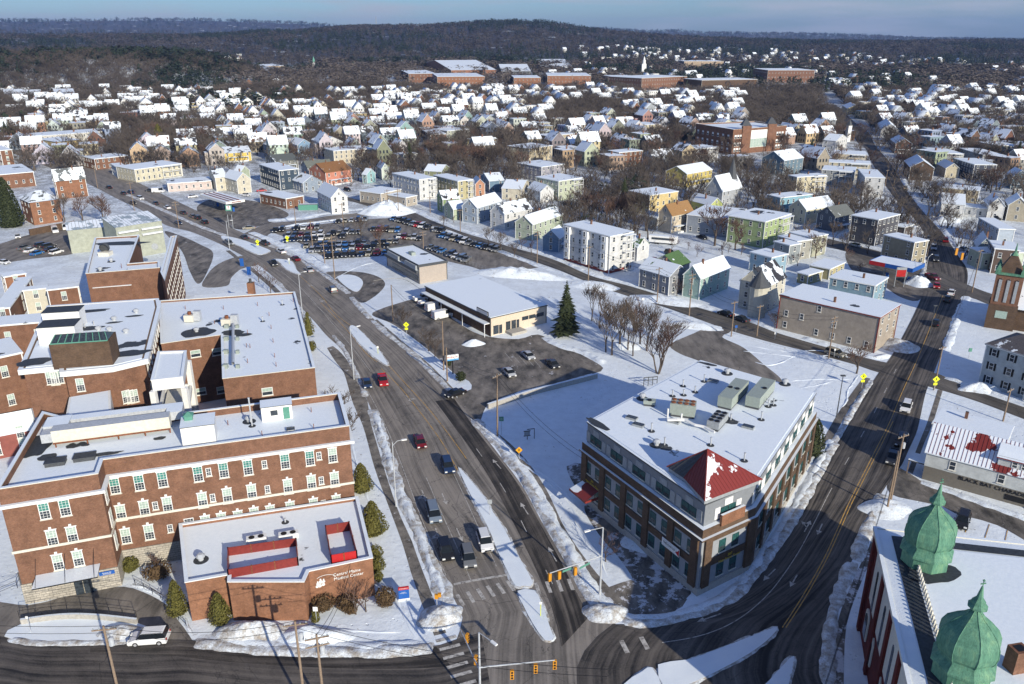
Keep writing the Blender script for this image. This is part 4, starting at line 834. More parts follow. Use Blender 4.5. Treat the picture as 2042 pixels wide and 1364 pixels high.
for px, py, w_ in ((112,925,2.4),(170,915,2.6)): c = P(px, py, 16.4); o = roofbox('roof_hatch', 'dark flat roof hatch, %s of two left of the air handling unit' % ('left' if px < 150 else 'right'), c.x, c.y, w_, 1.6, 16.4, .5, ra, 'darkgrey', 'membrane')
c = P(580, 859, 16.4); roofbox('skylight', 'small square skylight by the front parapet of the brick block', c.x, c.y, 1.0, .8, 16.4, .3, ra, 'white', 'glass')
patch(HF, 75, 890, 1.9, 3.4, 16.45); patch(HF, 95, 912, 1.2, 1.0, 16.46); patch(HF, 212, 905, 2.0, .5, 16.45); patch(HF, 318, 874, .9, .5, 16.45)
# clinic in front
K = [(-40.9,82.2), (-36.0,83.7), (-35.6,82.3), (-26.1,82.3), (-26.0,84.4), (-18.3,87.2), (-22.9,101.9), (-46.6,94.9)]
t, pts = block(K, 5.5, 'low orange brick clinic with a snowy roof in front of the long hospital block', 'brick2', 'clinic_building', None, par=.5, trim='white'); CL = t
A5, B5 = K[4], K[5]; p_, a5 = wallpos(A5, B5, 4.6); n5 = Vector((math.sin(a5), -math.cos(a5), 0)); lx = lambda s, z: tuple(wallpos(A5, B5, s)[0] + n5 * .06 + Vector((0, 0, z)) - t.location)
text('Central Maine', .62, .02, t, lx(4.75, 4.65), (R(90), 0, a5), 'white'); text('Medical Center', .62, .02, t, lx(4.95, 4.02), (R(90), 0, a5), 'white')
lg = MB()
for i, (dx, dz, r_) in enumerate([(0,0,.26),(-.38,-.22,.22),(.38,.0,.2),(-.5,-.6,.2),(-.15,-.55,.24),(.3,-.45,.22),(0,.38,.12),(-.38,.1,.1),(.4,.3,.1)]): q_ = Vector(lx(1.35 + dx, 4.05 + dz)) + t.location; lg.cyl(q_ - n5*.03, q_ + n5*.03, r_, n=9)
prev = None
for k in range(12): aa_ = math.radians(150 - k * 14); q_ = Vector(lx(2.0 + 1.25*math.cos(aa_), 4.35 + .62*math.sin(aa_))) + t.location; prev is not None and lg.cyl(prev, q_, .03, n=4); prev = q_
lg.build('wall_emblem', M['white'], t)
def fence_box(pts, z0, z1, label, mat, matf):
    o = thing('roof_screen', (pts[0].x, pts[0].y, z0), 0, label, 'screen', 'red screens on the clinic roof'); n = len(pts)
    for i in range(n):
        a, b = pts[i], pts[(i+1) % n]; mb = MB(); d = b - a; L = d.length; mb.cbox((a + b)/2 + Vector((0,0,(z0+z1)/2 - (a.z+b.z)/2)), (L, .08, z1 - z0), math.atan2(d.y, d.x)); mb.build('screen_panel', M[mat if i else matf], o)
        k = max(2, int(L / 2.4)); pm = MB()
        for j in range(k + 1): p = a.lerp(b, j / k); pm.box(p.x-.07, p.y-.07, z0, p.x+.07, p.y+.07, z1+.06)
        pm.build('screen_post', M['rust'], o)
    return o
def PZ(l, z): return [P(x, y, z) for x, y in l]
f1 = PZ([(454,1136),(593,1111),(590,1073),(454,1092)], 6.9); fence_box(f1, 5.62, 6.9, 'long dark red slatted screen round a snowy well on the clinic roof', 'redmetalbare', 'redmetalbare')
f2 = PZ([(660,1107),(711,1098),(696,1040),(649,1048)], 7.1); fence_box(f2, 5.62, 7.1, 'tall screen with one bright red end on the right of the clinic roof', 'redmetalbare', 'red')
for px, lb in ((511,'left'),(575,'right')):
    c = P(px, 1084 if px < 550 else 1076, 5.6); o = thing('air_conditioner', (c.x, c.y + .3, 5.6), ra, 'white twin-fan air conditioner behind the long red screen, %s one' % lb, 'air conditioner', 'fan units on the clinic roof')
    MB().box(-1.3, -.5, .1, 1.3, .5, .9).build('casing', M['white'], o, True)
    for x in (-.6, .6): MB().cyl((x,0,.9), (x,0,.94), .4, n=14).build('fan', M['black'], o, True)
vent(401, 1117, 5.6, 'cowl with a black patch on the left of the clinic roof', 'cowl'); vent(569, 1042, 5.6, 'small cowl against the brick wall on the clinic roof', 'pipe', .6)
# brown brick block with white cornice
zb = 18.0
b2 = PZ([(46,736),(127,728),(128,740),(223,731),(287,716),(313,613),(310,598),(100,612)], zb); t, pts = block(b2, zb, 'brown-red brick hospital block with a white cornice and rusty roof vents', par=0, z0=9); B2 = t
q = MB(); ring(q, pts, .0, .7, zb - .75, zb + .14, 0, 1); q.build('cornice', [M['white'], M['snow']], t)
px_wins(t, b2[0], b2[1], [(103,766),(121,764),(112,767)], 'hosp'); px_wins(t, b2[2], b2[3], [(163,780)], 'hosp'); px_wins(t, b2[3], b2[4], [(262,803),(254,803),(270,802)], 'hosp')
for k in range(9):
    for r_ in range(2): put_w(WM['hosp'], 'window', t, b2[4], b2[5], 2.5 + k * 3.0, 10.2 + r_ * 3.7)
c = P(160, 735, zb); o = thing('roof_monitor', (c.x, c.y + 2.4, zb), ra - .1, 'brown brick roof house with a slanted green-framed skylight', 'roof unit', 'units on the hospital roofs')
MB().add([(-4.6,-2,0),(4.6,-2,0),(4.6,2.6,0),(-4.6,2.6,0),(-4.6,-2,4.4),(4.6,-2,4.4),(4.6,2.6,4.4),(-4.6,2.6,4.4)], [(0,1,5,4),(1,2,6,5),(3,0,4,7),(2,3,7,6),(4,5,6,7)]).build('wall', M['brickdark'], o, True)
q = MB(); q.add([(-4.4,-1.9,4.45),(4.4,-1.9,4.45),(3.8,-.5,5.6),(-3.8,-.5,5.6),(4.4,2.4,4.45),(-4.4,2.4,4.45)], [(0,1,2,3),(1,4,2),(0,3,5),(3,2,4,5)]); q.build('skylight', M['glass'], o, True); MB().add([(-4.4,2.42,4.5),(4.4,2.42,4.5),(3.8,-.48,5.64),(-3.8,-.48,5.64)], [(0,1,2,3)]).build('lid', M['snow'], o, True)
q = MB(); [q.cyl((-4.4 + i*1.1*1.0, -1.92, 4.5), (-3.8 + i*.95, -.5, 5.65), .07, n=4) for i in range(9)]; q.cyl((-4.4,-1.95,4.5),(4.4,-1.95,4.5),.12,n=5); q.build('skylight_frame', M['green'], o, True)
for (px, py, w_, d_, h_, lb) in [(113,668,6.2,4.2,3.4,'white-walled roof house with a stained front beside the skylight'), (122,640,6.4,3.6,3.6,'taller white roof house behind the stained one')]: c = P(px, py + 20, zb); roofbox('roof_hut', lb, c.x, c.y + 2, w_, d_, zb, h_, ra - .1, 'white', 'membrane')
for i, (px, py) in enumerate([(188,650),(219,661),(228,640),(252,665),(272,625),(112,706),(197,660),(170,655)]): vent(px, py, zb, ['rusty square vent by the white roof house','small rusty cowl right of the skylight','white mushroom vent in the middle of the brown block roof','white dome vent near the inner wall','large rusty fan cowl near the back right of the brown block roof','rusty cowl on the left corner of the brown block','leaning rusty cowl by the chimney','short brick-coloured stack on the brown block roof'][i], ['pipe','cowl','cowl','cowl','cowl','pipe','cowl','pipe'][i], .9)
c = P(176, 800, 12); t2, _ = block([P(128,846,14), P(222,828,14), P(220,778,14), P(138,792,14)], 14, 'white stucco stair house with a snowy flat roof between the brick blocks', 'white', 'stair_house', None, par=0, z0=9); 
for a_ in ((160,622,5.5,1.0),(178,655,2.6,1.2),(258,704,3.4,1.4),(70,722,2.6,1.8),(128,728,1.8,.7),(268,630,1.6,.5),(228,643,1.4,.5)): patch(B2, *a_, zb + .13)
# white open tower by the inner corner
tp = PZ([(302,762),(365,755),(372,703),(316,705)], 17); t, pts = block(tp, 17, 'white open-sided stair tower with a snowy roof in the hospital courtyard', 'white', 'stair_tower', None, par=.3, trim='white', z0=15.4); w2 = ccw([tuple(p[:2]) for p in tp])
for p in w2: MB().box(p[0]-.45, p[1]-.45, 0, p[0]+.45, p[1]+.45, 15.4).build('pillar', M['white'], t)
MB().prism(inset(w2, -.6), 0, 10.2).build('inner_wall', M['trim'], t); q = MB(); ring(q, w2, -.3, .1, 10.2, 10.9); q.build('floor_slab', M['white'], t)
# big flat wing
zb = 13.4
b3 = PZ([(445,760),(628,738),(588,586),(318,604),(322,690),(442,672)], zb); t, pts = block(b3, zb, 'wide red brick wing with the largest snowy flat roof beside the main road', par=.45); B3 = t
def fwall(P_, i): return P_[i], P_[(i+1) % len(P_)]
px_wins(t, b3[0], b3[1], [(534,788)], 'hwide'); px_wins(t, b3[4], b3[5], [(391,712),(434,708),(402,787),(443,784)], 'hwide')
for i, (px, py) in enumerate([(370,617),(446,617),(514,610),(537,630),(541,656),(545,683),(548,713),(551,731),(499,694),(492,693),(494,724),(494,666),(585,602),(428,646)]): vent(px, py, zb + .1, 'thin rusty vent %s' % ['near the back left of the largest flat roof','at the back of the largest roof, left of centre','at the back of the largest roof, centre','farthest back in the middle line of the largest roof','second from the back in the largest roof middle line','third from the back in the largest roof middle line','fourth from the back in the largest roof middle line','nearest the front in the middle line of the largest roof','right one of the close pair by the pipe rack','left one of the close pair by the pipe rack','by the front end of the pipe rack','at the tip of the black patch by the pipe rack','in the back right corner of the largest roof','between the two fan units on the largest roof'][i], 'thin', .9)
vent(563, 608, zb + .1, 'galvanised vent nearest the right back corner of the largest flat roof', 'pipe', 1.0); vent(524, 641, zb + .1, 'galvanised vent in the middle of the largest flat roof', 'pipe', 1.0); vent(392, 662, zb + .1, 'fan cowl in the round black patch on the largest roof', 'cowl')
for px, py, lb in ((383,642,'left'),(457,650,'right')):
    c = P(px, py, zb); o = thing('fan_unit', (c.x, c.y, zb + .1), 0, 'cream boxed fan unit with grey duct on the largest flat roof, %s one' % lb, 'roof unit', 'units on the hospital roofs'); MB().box(-1.3,-.9,.2,.6,.9,1.6).build('casing', M['trim'], o, True); MB().box(.6,-.5,.3,2.0,.6,2.4).build('duct', M['galv'], o, True); MB().cyl((-.3,0,1.6),(-.3,0,2.2),.4,n=10).build('fan', M['rust'], o, True)
o = thing('pipe_rack', tuple(P(466, 735, zb)), 0, 'long rack of galvanised pipes and box units at the left of the largest roof', 'pipe rack'); a_ = P(466, 735, zb); b_ = P(466, 655, zb); q = MB(); q.cyl(a_ + Vector((0,0,1)), b_ + Vector((0,0,1)), .28, n=8).build('pipe', M['galv'], o)
for k in range(4): p = a_.lerp(b_, k / 3); MB().box(p.x-1.8, p.y-.4, zb+.1, p.x-1.0, p.y+.4, zb+.9).box(p.x+.5, p.y-.3, zb+.1, p.x+1.1, p.y+.3, zb+.8).build('box_unit', M['hvac'], o)
patch(B3, 392, 663, 3.2, 3.0, 13.54); patch(B3, 462, 664, 2.3, 1.7, 13.54); patch(B3, 485, 668, 1.7, .9, 13.55); None
# low grey-white annex with brick stack
flat((383,590), (386,597), (500,590), 6, (.6,.6,.6), 'low white annex behind the largest flat roof', 1, 'annex_building', 'hospital wings', wallmat='white', chim=0)
c = P(503, 592, 5); o = thing('brick_stack', (c.x, c.y, 0), 0, 'square orange brick stack with a metal cap beside the low white annex', 'chimney'); MB().box(-.8,-.8,0,.8,.8,9).build('shaft', M['brick2'], o, True); MB().cyl((0,0,9),(0,0,10),.35,n=8).build('cap', M['darkgrey'], o, True)
# rear brick block
zb = 17.0
b4 = PZ([(172,550),(319,538),(318,531),(322,470),(278,473),(257,530),(252,505),(190,478),(168,520)], zb); t, pts = block(PZ([(172,550),(319,538),(318,525),(257,530),(278,473),(190,478)], zb), zb, 'tall red brick block with a cluttered snowy roof at the rear of the hospital', par=.5); B4 = t
t, pts = block(PZ([(329,563),(321,545),(341,474),(353,472)], zb), zb, 'narrow brick wing with rows of slit windows at the rear of the hospital', par=.3); B5 = t
c = P(230, 597, 11); t2, _ = block(PZ([(186,578),(262,572),(260,560),(190,566)], 13.5), 13.5, 'brick lean-to with a white fascia and a rusty door on the rear block', 'brick', 'hospital_wing', 'hospital wings', par=.4, trim='white')
A_, B_ = P(329,563,zb), P(353,472,zb)
for k in range(12):
    for r_ in range(5): put_w(WM['hsmall'], 'window', B5, A_, B_, 2.5 + k * (B_-A_).length / 12.5 + (r_ % 2) * .8, 2.0 + r_ * 2.9)
vent(200, 540, 17.1, 'galvanised cowl with a rusty box on the rear brick roof', 'cowl'); vent(222, 522, 17.1, 'small mushroom vent on the rear brick roof', 'cowl'); vent(256, 540, 17.1, 'short stub vent near the front parapet of the rear brick roof', 'pipe', .6); vent(243, 535, 17.1, 'thin twin rods on the rear brick roof', 'thin', 1.2)
c = P(211, 509, 17.1); o = thing('cooling_fan', (c.x, c.y, 17.1), 0, 'big dark round cooling fan on the rear brick roof', 'roof unit', 'units on the hospital roofs'); MB().box(-1.4,-1.2,0,1.4,1.2,1).build('casing', M['trim'], o, True); MB().cyl((0,-.4,1.9),(0,.4,2.1),1.2,n=16).build('fan', M['darkgrey'], o, True)
def dish(px, py, z, r_, label):
    c = P(px, py, z); o = thing('satellite_dish', tuple(c), 0, label, 'satellite dish', 'dishes at the hospital'); MB().cyl((0,0,-.6),(0,0,.3),.08,n=6).build('mast', M['galv'], o, True); d = Vector((.5,-.7,.35)).normalized(); MB().cyl(Vector((0,0,.5)), Vector((0,0,.5)) + d*.25, r_*.4, r_, 14).build('dish', M['grey'], o, True)
patch(B4, 245, 485, 6.5, 2.0, 17.13, .1); patch(B4, 205, 535, 1.6, .8, 17.13)
dish(273, 572, 12, 1.1, 'grey satellite dish on the wall of the rear brick block'); dish(309, 495, 9, 1.0, 'white satellite dish beside the pale metal hall')
for L_p, N_p, R_p, z, col_, lb, wm in [((0,600),(18,613),(62,552),6,(.5,.4,.3),'low brick building with slanted snowy roof at the left edge','brick'), ((42,585),(46,579),(92,574),7,(.5,.47,.38),'small tan stucco annex among the rear hospital roofs','painted'), ((90,574),(94,578),(155,571),9,(.4,.2,.1),'small brick block with a wall ladder left of the rear brick block','brick'), ((6,545),(8,552),(50,545),6,(.4,.2,.1),'low brick box with a sunken white roof by the rear lot','brick2'), ((0,632),(-20,650),(100,640),11,(.3,.1,.1),'low dark brick wing left of the brown block','brick'), ((-60,690),(-40,720),(45,706),12,(.3,.1,.1),'brick wing with a snowy ledge at the left edge beside the brown block','brick')]:
    flat(L_p, N_p, R_p, z, col_, lb, 2, 'hospital_wing', 'hospital wings', wallmat=wm, chim=0, cat='building', wk='hosp', sp=5)
house((-120,880), (-40,870), (64,850), 5, 2.6, 'R', (.3,.1,.08), (.1,.1,.1), .95, 'brick house with a broad snowy roof at the left edge beside the long brick block', 2, wk='hosp', name='brick_annex', group='hospital wings', cat='building', chim=False)
# pale metal halls
def hall(L, N, Rr, z, rise, label):
    loc, rz, w, d = footprint(L, N, Rr, z); o = thing('metal_hall', loc, rz, label, 'building', 'pale metal halls at the hospital'); MB().add([(0,0,0),(w,0,0),(w,d,0),(0,d,0),(0,0,z),(w,0,z),(w,d,z+rise),(0,d,z+rise)], [(0,1,5,4),(1,2,6,5),(2,3,7,6),(3,0,4,7)]).build('wall', M['siding'], o, True, color=(.40,.42,.34,1))
    q = MB(); q.add([(-.2,-.2,z+.02),(w+.2,-.2,z+.02),(w+.2,d+.2,z+rise+.05),(-.2,d+.2,z+rise+.05)], [(0,1,2,3)])
    for i in range(int(w / 1.1)): x = .5 + i * 1.1; q.add([(x,-.2,z+.12),(x+.12,-.2,z+.12),(x+.12,d+.2,z+rise+.14),(x,d+.2,z+rise+.14)], [(0,1,2,3)], 1)
    q.build('roof', [M['metalsnow'], M['grey']], o, True); HOUSES.append((loc.x, loc.y, w)); return o, w
M['metalsnow'] = make_metalroof('grey_metal_snow', (.30, .36, .40), .52)
hall((134,452), (134,460), (234,450), 8, 1.5, 'lower pale green ribbed metal hall behind the hospital'); o, w_ = hall((225,440), (230,454), (322,440), 11, 1.6, 'taller pale green ribbed metal hall next to the main road')
for z_ in (7.2, 9.0): MB().box(.4,-1.1,z_,w_*.45,-.02,z_+.5,0,1).box(w_*.52,-1.1,z_,w_-.6,-.02,z_+.5,0,1).build('louvre_hood', [M['white'], M['snow']], o, True)
# ------------------------------------------------------------------ three-storey block with the red corner roof
A7, E7, D7, C7, B7 = (11.8,111.1), (24.9,88.0), (32.6,93.0), (51.0,121.8), (34.9,136.1); fpm = [A7, E7, D7, C7, B7]
t = thing('corner_block', (30, 108, 0), 0, 'three-storey brown brick and grey office block with a red corner roof', 'building'); CB = t; HOUSES.append((31, 111, 28))
lower = inset(ccw(fpm), .55); lower_ = lower
skin_poly('wall', lower, -.2, 8.9, 'painted', t).color = (.30,.32,.34,1)
skin_poly('parapet', inset(ccw(fpm), .62), 8.9, 10.3, 'brickdark', t, m2='snow'); skin_poly('upper_wall', ccw(fpm), 10.25, 13.75, 'painted', t).color = (.22,.235,.25,1)
q = MB(); ring(q, ccw(fpm), .55, 1.0, 8.75, 8.98, 0, 1); q.build('cornice', [M['brickdark'], M['snow']], t); q = MB(); ring(q, ccw(fpm), -.3, .15, 13.6, 13.85, 0, 1); q.build('roof_edge', [M['darkgrey'], M['snow']], t)
MB().prism(inset(ccw(fpm), -.28), 13.7, 13.93).build('roof', M['flatroof'], t); q = MB(); ring(q, ccw(fpm), .55, .72, -.2, 1.15); q.build('plinth', M['concrete'], t)
win('teal', 1.25, 1.9, frame='tealdark', upper='tealdark', mull=(3, 4)); win('tealtop', 1.3, 1.35, frame='tealdark', upper='tealdark', mull=None)
def off(A, B, o): d = (Vector(B) - Vector(A)).normalized(); n = Vector((d.y, -d.x)) * o; return (Vector(A) + n), (Vector(B) + n)
for A_, B_, nb in ((A7, E7, 5), (E7, D7, 1), (D7, C7, 7)):
    a, b = off(A_, B_, .55); L = (b - a).length; bw = L / nb; ang = math.atan2(b.y - a.y, b.x - a.x)
    bd, pl = MB(), MB(); au, bu = off(A_, B_, 0)
    for k in range(nb + 1): p, _ = wallpos(a, b, min(L - .5, max(.5, k * bw))); nn = Vector((math.sin(ang), -math.cos(ang), 0)); MB().cbox(p + nn * .16 + Vector((0,0,4.9)), (1.15 if k % nb else 1.3, .38, 7.7), ang).build('pilaster', M['brickdark'], t)
    for z0, z1 in ((4.05, 5.15), (7.9, 8.8)): p, _ = wallpos(a, b, L/2); bd.cbox(p + nn * .06 + Vector((0,0,(z0+z1)/2)), (L, .18, z1-z0), ang)
    bd.build('brick_band', M['brickdark'], t)
    for k in range(nb):
        for dx in (-1, 1):
            for z in (1.75, 5.55): put_w(WM['teal'], 'window', t, a, b, (k + .5) * bw + dx * min(1.25, bw * .26), z, .04)
            s = (k + .5) * L / nb; put_w(WM['tealtop'], 'window', t, au, bu, s - .25 + dx * .72, 10.75, .05)
            p, _ = wallpos(au, bu, s - .25 + dx * 2.0); pl.cbox(p + nn * .04 + Vector((0,0,11.5)), (.95, .1, 1.7), ang)
        p, _ = wallpos(au, bu, s - .25); pl.cbox(p + nn * .04 + Vector((0,0,12.75)), (1.5, .1, 1.0), ang)
    pl.build('panel', M['grey'] if A_ == A7 else M['white'], t)
# corner parapet tablet and letters
a, b = off(E7, D7, .68); p, ang = wallpos(a, b, 4.6); nn = Vector((math.sin(ang), -math.cos(ang), 0)); MB().cbox(p + nn*.05 + Vector((0,0,10.75)), (4.4,.35,1.7), ang, 0, 1).build('parapet_tablet', [M['brick2'], M['snow']], t)
for s_, sz, tx in ((4.4, .5, '287'),): text('287\nMain Street Tower', .55, .02, t, tuple(p + nn*.32 + Vector((-.3*0,0,4.62)) - t.location), (R(90),0,ang), 'gold')
a, b = off(A7, E7, .62); p, ang = wallpos(a, b, 2.9); nn = Vector((math.sin(ang), -math.cos(ang), 0)); text('281\nMain Street Place', .52, .02, t, tuple(p + nn*.2 + Vector((0,0,4.62)) - t.location), (R(90),0,ang), 'gold')
p, _ = wallpos(a, b, 2.4); q = MB(); n2 = nn; c_ = p + nn * 1.5
q.add([tuple(p + Vector((0,0,3.9)) - Vector((math.cos(ang),math.sin(ang),0))*2.0), tuple(p + Vector((0,0,3.9)) + Vector((math.cos(ang),math.sin(ang),0))*2.0), tuple(p + nn*2.6 + Vector((0,0,2.9)) + Vector((math.cos(ang),math.sin(ang),0))*2.2), tuple(p + nn*2.6 + Vector((0,0,2.9)) - Vector((math.cos(ang),math.sin(ang),0))*2.2)], [(0,1,2,3)][::1])
q.cbox(p + nn*2.55 + Vector((0,0,2.75)), (4.5,.15,.35), ang, 1); [q.cbox(p + nn*1.3 + Vector((math.cos(ang),math.sin(ang),0))*2.15*s + Vector((0,0,2.75)), (.15,2.6,.35), ang, 1) for s in (-1,1)]; q.build('awning', [M['redmetal'], M['redmetalbare']], t)
p, _ = wallpos(a, b, 21.8); bn = MB().cbox(p + nn*.35 + Vector((0,0,4.55)), (3.6,.06,1.2), ang).build('banner', M['white'], t); text('THE CHA LO', .42, .01, bn, tuple(p + nn*.40 + Vector((-.2,0,4.75)) - t.location), (R(90),0,ang), 'black'); q = MB(); q.add([tuple(p + nn*.39 + Vector((math.cos(ang),math.sin(ang),0))*x + Vector((0,0,z))) for x, z in ((1.0,4.4),(1.78,3.97),(1.78,5.1),(1.5,4.75))], [(0,1,2,3)]); q.build('banner_emblem', M['red'], t)
# red pyramid over the corner
bp = [P(1333,940,13.95), P(1365,962,13.95), Vector((24.6,87.6,13.95)), Vector((33.0,92.6,13.95)), P(1438,925,13.95)]; ap = Vector((25.8,92.9,19.0))
o = thing('corner_roof', (ap.x, ap.y, 13.9), 0, 'red metal pyramid roof half covered in snow on the corner of the brick block', 'roof'); bpo = [Vector((ap.x + (p.x-ap.x)*1.06, ap.y + (p.y-ap.y)*1.06, 14.6)) for p in bp]
q = MB().prism([(p.x, p.y) for p in bp], 13.9, 14.6); q.build('wall', M['grey'], o)
for i in range(5):
    q = MB(); a_, b_ = bpo[i], bpo[(i+1) % 5]; q.add([a_, b_, ap], [(0,1,2)]); k = max(2, int((b_-a_).length / .55)); nrm = (b_-a_).cross(ap-a_).normalized()
    for j in range(1, k): f = j / k; s0 = a_.lerp(b_, f); top = (a_.lerp(ap, min(f, 1-f)*2*.98) if f < .5 else b_.lerp(ap, min(f, 1-f)*2*.98)); s1 = s0 + (ap - (a_+b_)/2) * (min(f, 1-f)*2*.98); q.cyl(s0 + nrm*.03, s1 + nrm*.03, .03, n=4)
    q.build('roof_face', M['darkgrey'] if i in (0,) else M['redturret'] if i == 2 else M['redmetalbare'], o)  # left face coloured dark grey for its shaded side
for i in range(5): MB().cyl(bpo[i], ap, .09, n=5).build('hip', M['redmetalbare'], o)
patch(CB, 1192, 845, 2.6, .7, 13.95, -1.0); patch(CB, 1412, 726, 1.8, .5, 13.95, -.6)
# units on that roof
def rtu(px, py, w, d, h, rz, label, fans=0, mat='hvac', end='rust'):
    c = P(px, py, 13.95); o = thing('rooftop_unit', (c.x, c.y, 13.95), rz, label, 'roof unit', 'units on the office block roof'); MB().box(-w/2+.1,-d/2+.1,0,w/2-.1,d/2-.1,.35).build('curb', M['darkgrey'], o, True); MB().box(-w/2,-d/2,.35,w/2,d/2,h).build('casing', M[mat], o, True)
    if end: MB().box(w/2-.3,d/2,.5,w/2,d/2+.12,h-.2).build('end_hood', M[end], o, True)
    for i in range(fans): x = (-w/2 + w*(.5 + i//2) / max(1, fans//2)); y = (-.25 + .5*(i % 2)) * d; MB().cyl((x,y,h),(x,y,h+.14),.36,n=12).build('fan', M['rust' if mat == 'hvac' and fans > 4 else 'black'], o, True)
    return o
rbd = math.radians(57)
rtu(1461, 797, 8.6, 2.3, 2.1, rbd, 'long grey-green rooftop unit, left of the two long ones', 2); rtu(1515, 796, 8.6, 2.3, 2.1, rbd, 'long grey-green rooftop unit, right of the two long ones', 1)
rtu(1361, 827, 3.9, 2.3, 2.2, -.3, 'grey condenser with eight rusty fans on the office roof', 8); rtu(1430, 848, 4.4, 1.9, 1.5, rbd, 'white frame of snowy fans right of the grey condenser', 8, 'grey', None); rtu(1295, 808, 1.9, 1.1, 1.0, -.25, 'small boxy condenser near the left edge of the office roof', 1, 'hvac', None)
o = thing('roof_pipework', tuple(P(1400,845,13.95)), 0, 'white insulated pipes linking the condensers on the office roof', 'pipes'); q = MB(); pp = [P(1331,838,14.6), P(1350,838,14.7), P(1365,838,14.6), P(1385,848,14.5), P(1405,852,14.5), P(1425,862,14.5)]
for a_, b_ in zip(pp, pp[1:]): q.cyl(a_, b_, .16, n=7).cyl(a_ + Vector((0,.35,0)), b_ + Vector((0,.35,0)), .13, n=7)
for px, py in ((1331,832),(1358,842)): q.cyl(P(px,py,13.95), P(px,py,13.95) + Vector((0,0,1.5)), .14, n=7)
q.build('pipe', M['white'], o)
for i, (px, py, k, h_) in enumerate([(1309,888,'cowl',1),(1325,888,'pipe',1.2),(1417,888,'pipe',1.2),(1299,860,'pipe',1.3),(1484,919,'pipe',1.2),(1518,837,'pipe',1.3),(1532,811,'pipe',1.1),(1542,808,'pipe',1.1),(1447,790,'pipe',1.1),(1362,770,'pipe',1.1),(1386,782,'pipe',1.0),(1404,761,'pipe',1.2),(1450,745,'cowl',1.2),(1281,795,'cowl',.9),(1565,766,'cowl',1.4),(1457,838,'pipe',1.0),(1341,790,'pipe',1.0),(1363,788,'pipe',.9)]):
    vent(px, py, 13.95, 'metal roof vent %s' % ['left of a pair near the red corner roof','right of a pair near the red corner roof','on its own behind the red corner roof','near the two flat skylights','at the right edge behind the red corner roof','topped with a weather vane right of the snowy fans','left of a pair beside the long rooftop unit','right of a pair beside the long rooftop unit','between the condenser and the long rooftop units','left of two near the back edge of the office roof','right of two near the back edge of the office roof','in front of the big back vent','with a wide black base by the back edge of the office roof','beside the small condenser','steaming at the back right edge of the office roof','right of the snowy fans','just behind the eight-fan condenser','between the condenser and the back vents'][i], k, h_, 'vents on the office block roof')
for i, (px, py) in enumerate([(1260,835),(1273,849),(1344,842),(1492,853),(1422,761)]):
    c = P(px, py, 13.95); o = thing('skylight', (c.x, c.y, 13.95), rbd - 1.57, 'domed flat skylight %s' % ['nearest the left corner of the office roof','just below the leftmost skylight','beside the white pipework','alone near the right edge of the office roof','near the back edge of the office roof'][i], 'skylight', 'skylights on the office roof'); MB().box(-.9,-.5,0,.9,.5,.3).build('kerb', M['grey'], o, True); MB().box(-.8,-.42,.3,.8,.42,.38).build('pane', M['glass'], o, True)
# ------------------------------------------------------------------ domed church hall, lower right
cw = ccw([(44.05,81.3), (35.6,53.0), (59.5,45.5), (68.5,76.3)])
t = thing('domed_hall', (50, 64, 0), 0, 'deep red hall with white arched windows and two green onion domes', 'building'); HOUSES.append((51, 64, 24))
skin_poly('wall', cw, -.2, 14.4, 'brickred', t); MB().prism(inset(cw, -3.3), 14.6, 14.85).build('roof', M['flatroof'], t)
q = MB(); a_, b_ = inset(cw, .35), inset(cw, -3.3)
for i in range(4): j = (i+1) % 4; q.add([(*a_[i],14.4),(*a_[j],14.4),(*b_[j],14.75),(*b_[i],14.75)], [(0,1,2,3)])
q.build('eaves_slope', M['snow'], t); q = MB(); e0, e1 = inset(cw, -1.3), inset(cw, -2.9); [q.add([(*e0[i],14.62),(*e0[(i+1)%4],14.62),(*e1[(i+1)%4],14.76),(*e1[i],14.76)], [(0,1,2,3)]) for i in range(4)]; q.build('dark_strip', M['membrane'], t); q = MB(); ring(q, cw, .1, .5, 14.1, 14.55, 0, 1); q.build('cornice', [M['trim'], M['snow']], t)  # dark strip between the snowy roof edge and the balustrade
bal = MB(); bi = inset(cw, -3.1)
wl = [c_ for c_ in bi]; a_, b_ = min(((bi[i], bi[(i+1)%4]) for i in range(4)), key=lambda e: (e[0][0]+e[1][0]))
for k in range(34): p = Vector(a_).lerp(Vector(b_), (k + .5) / 34); bal.lathe([(.14,14.8),(.2,14.95),(.1,15.1),(.17,15.35),(.1,15.55),(.13,15.65)], 6, (p.x, p.y))
bal.build('balustrade', M['trim'], t)
# tall white window bays on the road wall
wa, wb = Vector((44.05,81.3)), Vector((35.6,53.0)); Lw = (wb-wa).length
wm = MB()
def arched(mb, w, h, y=-.06, m=0, n=8):
    pts = [(-w/2, 0), (w/2, 0), (w/2, h - w/2)] + [(w/2*math.cos(a), h - w/2 + w/2*math.sin(a)) for a in [math.pi*k/n for k in range(1, n)]] + [(-w/2, h - w/2)]
    b = len(mb.v); mb.v += [(x, y, z) for x, z in pts] + [(x, .02, z) for x, z in pts]; k = len(pts); mb.f.append(tuple(b + i for i in range(k))); mb.m.append(m)
    for i in range(k): j = (i+1) % k; mb.f.append((b+i, b+k+i, b+k+j, b+j)); mb.m.append(m)
for x in (-1.5, -.5, .5, 1.5): pass
pan = MB(); pan.box(-2.3,-.12,0,2.3,.02,6.4,0)
for x in (-1.65,-.55,.55,1.65): arched(pan, .8, 5.4, -.16, 1); 
WM['bay'] = pan.mesh('window_bay', [M['trim'], M['glass']]); pan = MB(); arched(pan, 2.2, 3.8, -.14, 0); arched(pan, 1.5, 3.2, -.2, 1); WM['arch'] = pan.mesh('arched_window', [M['trim'], M['glass']])
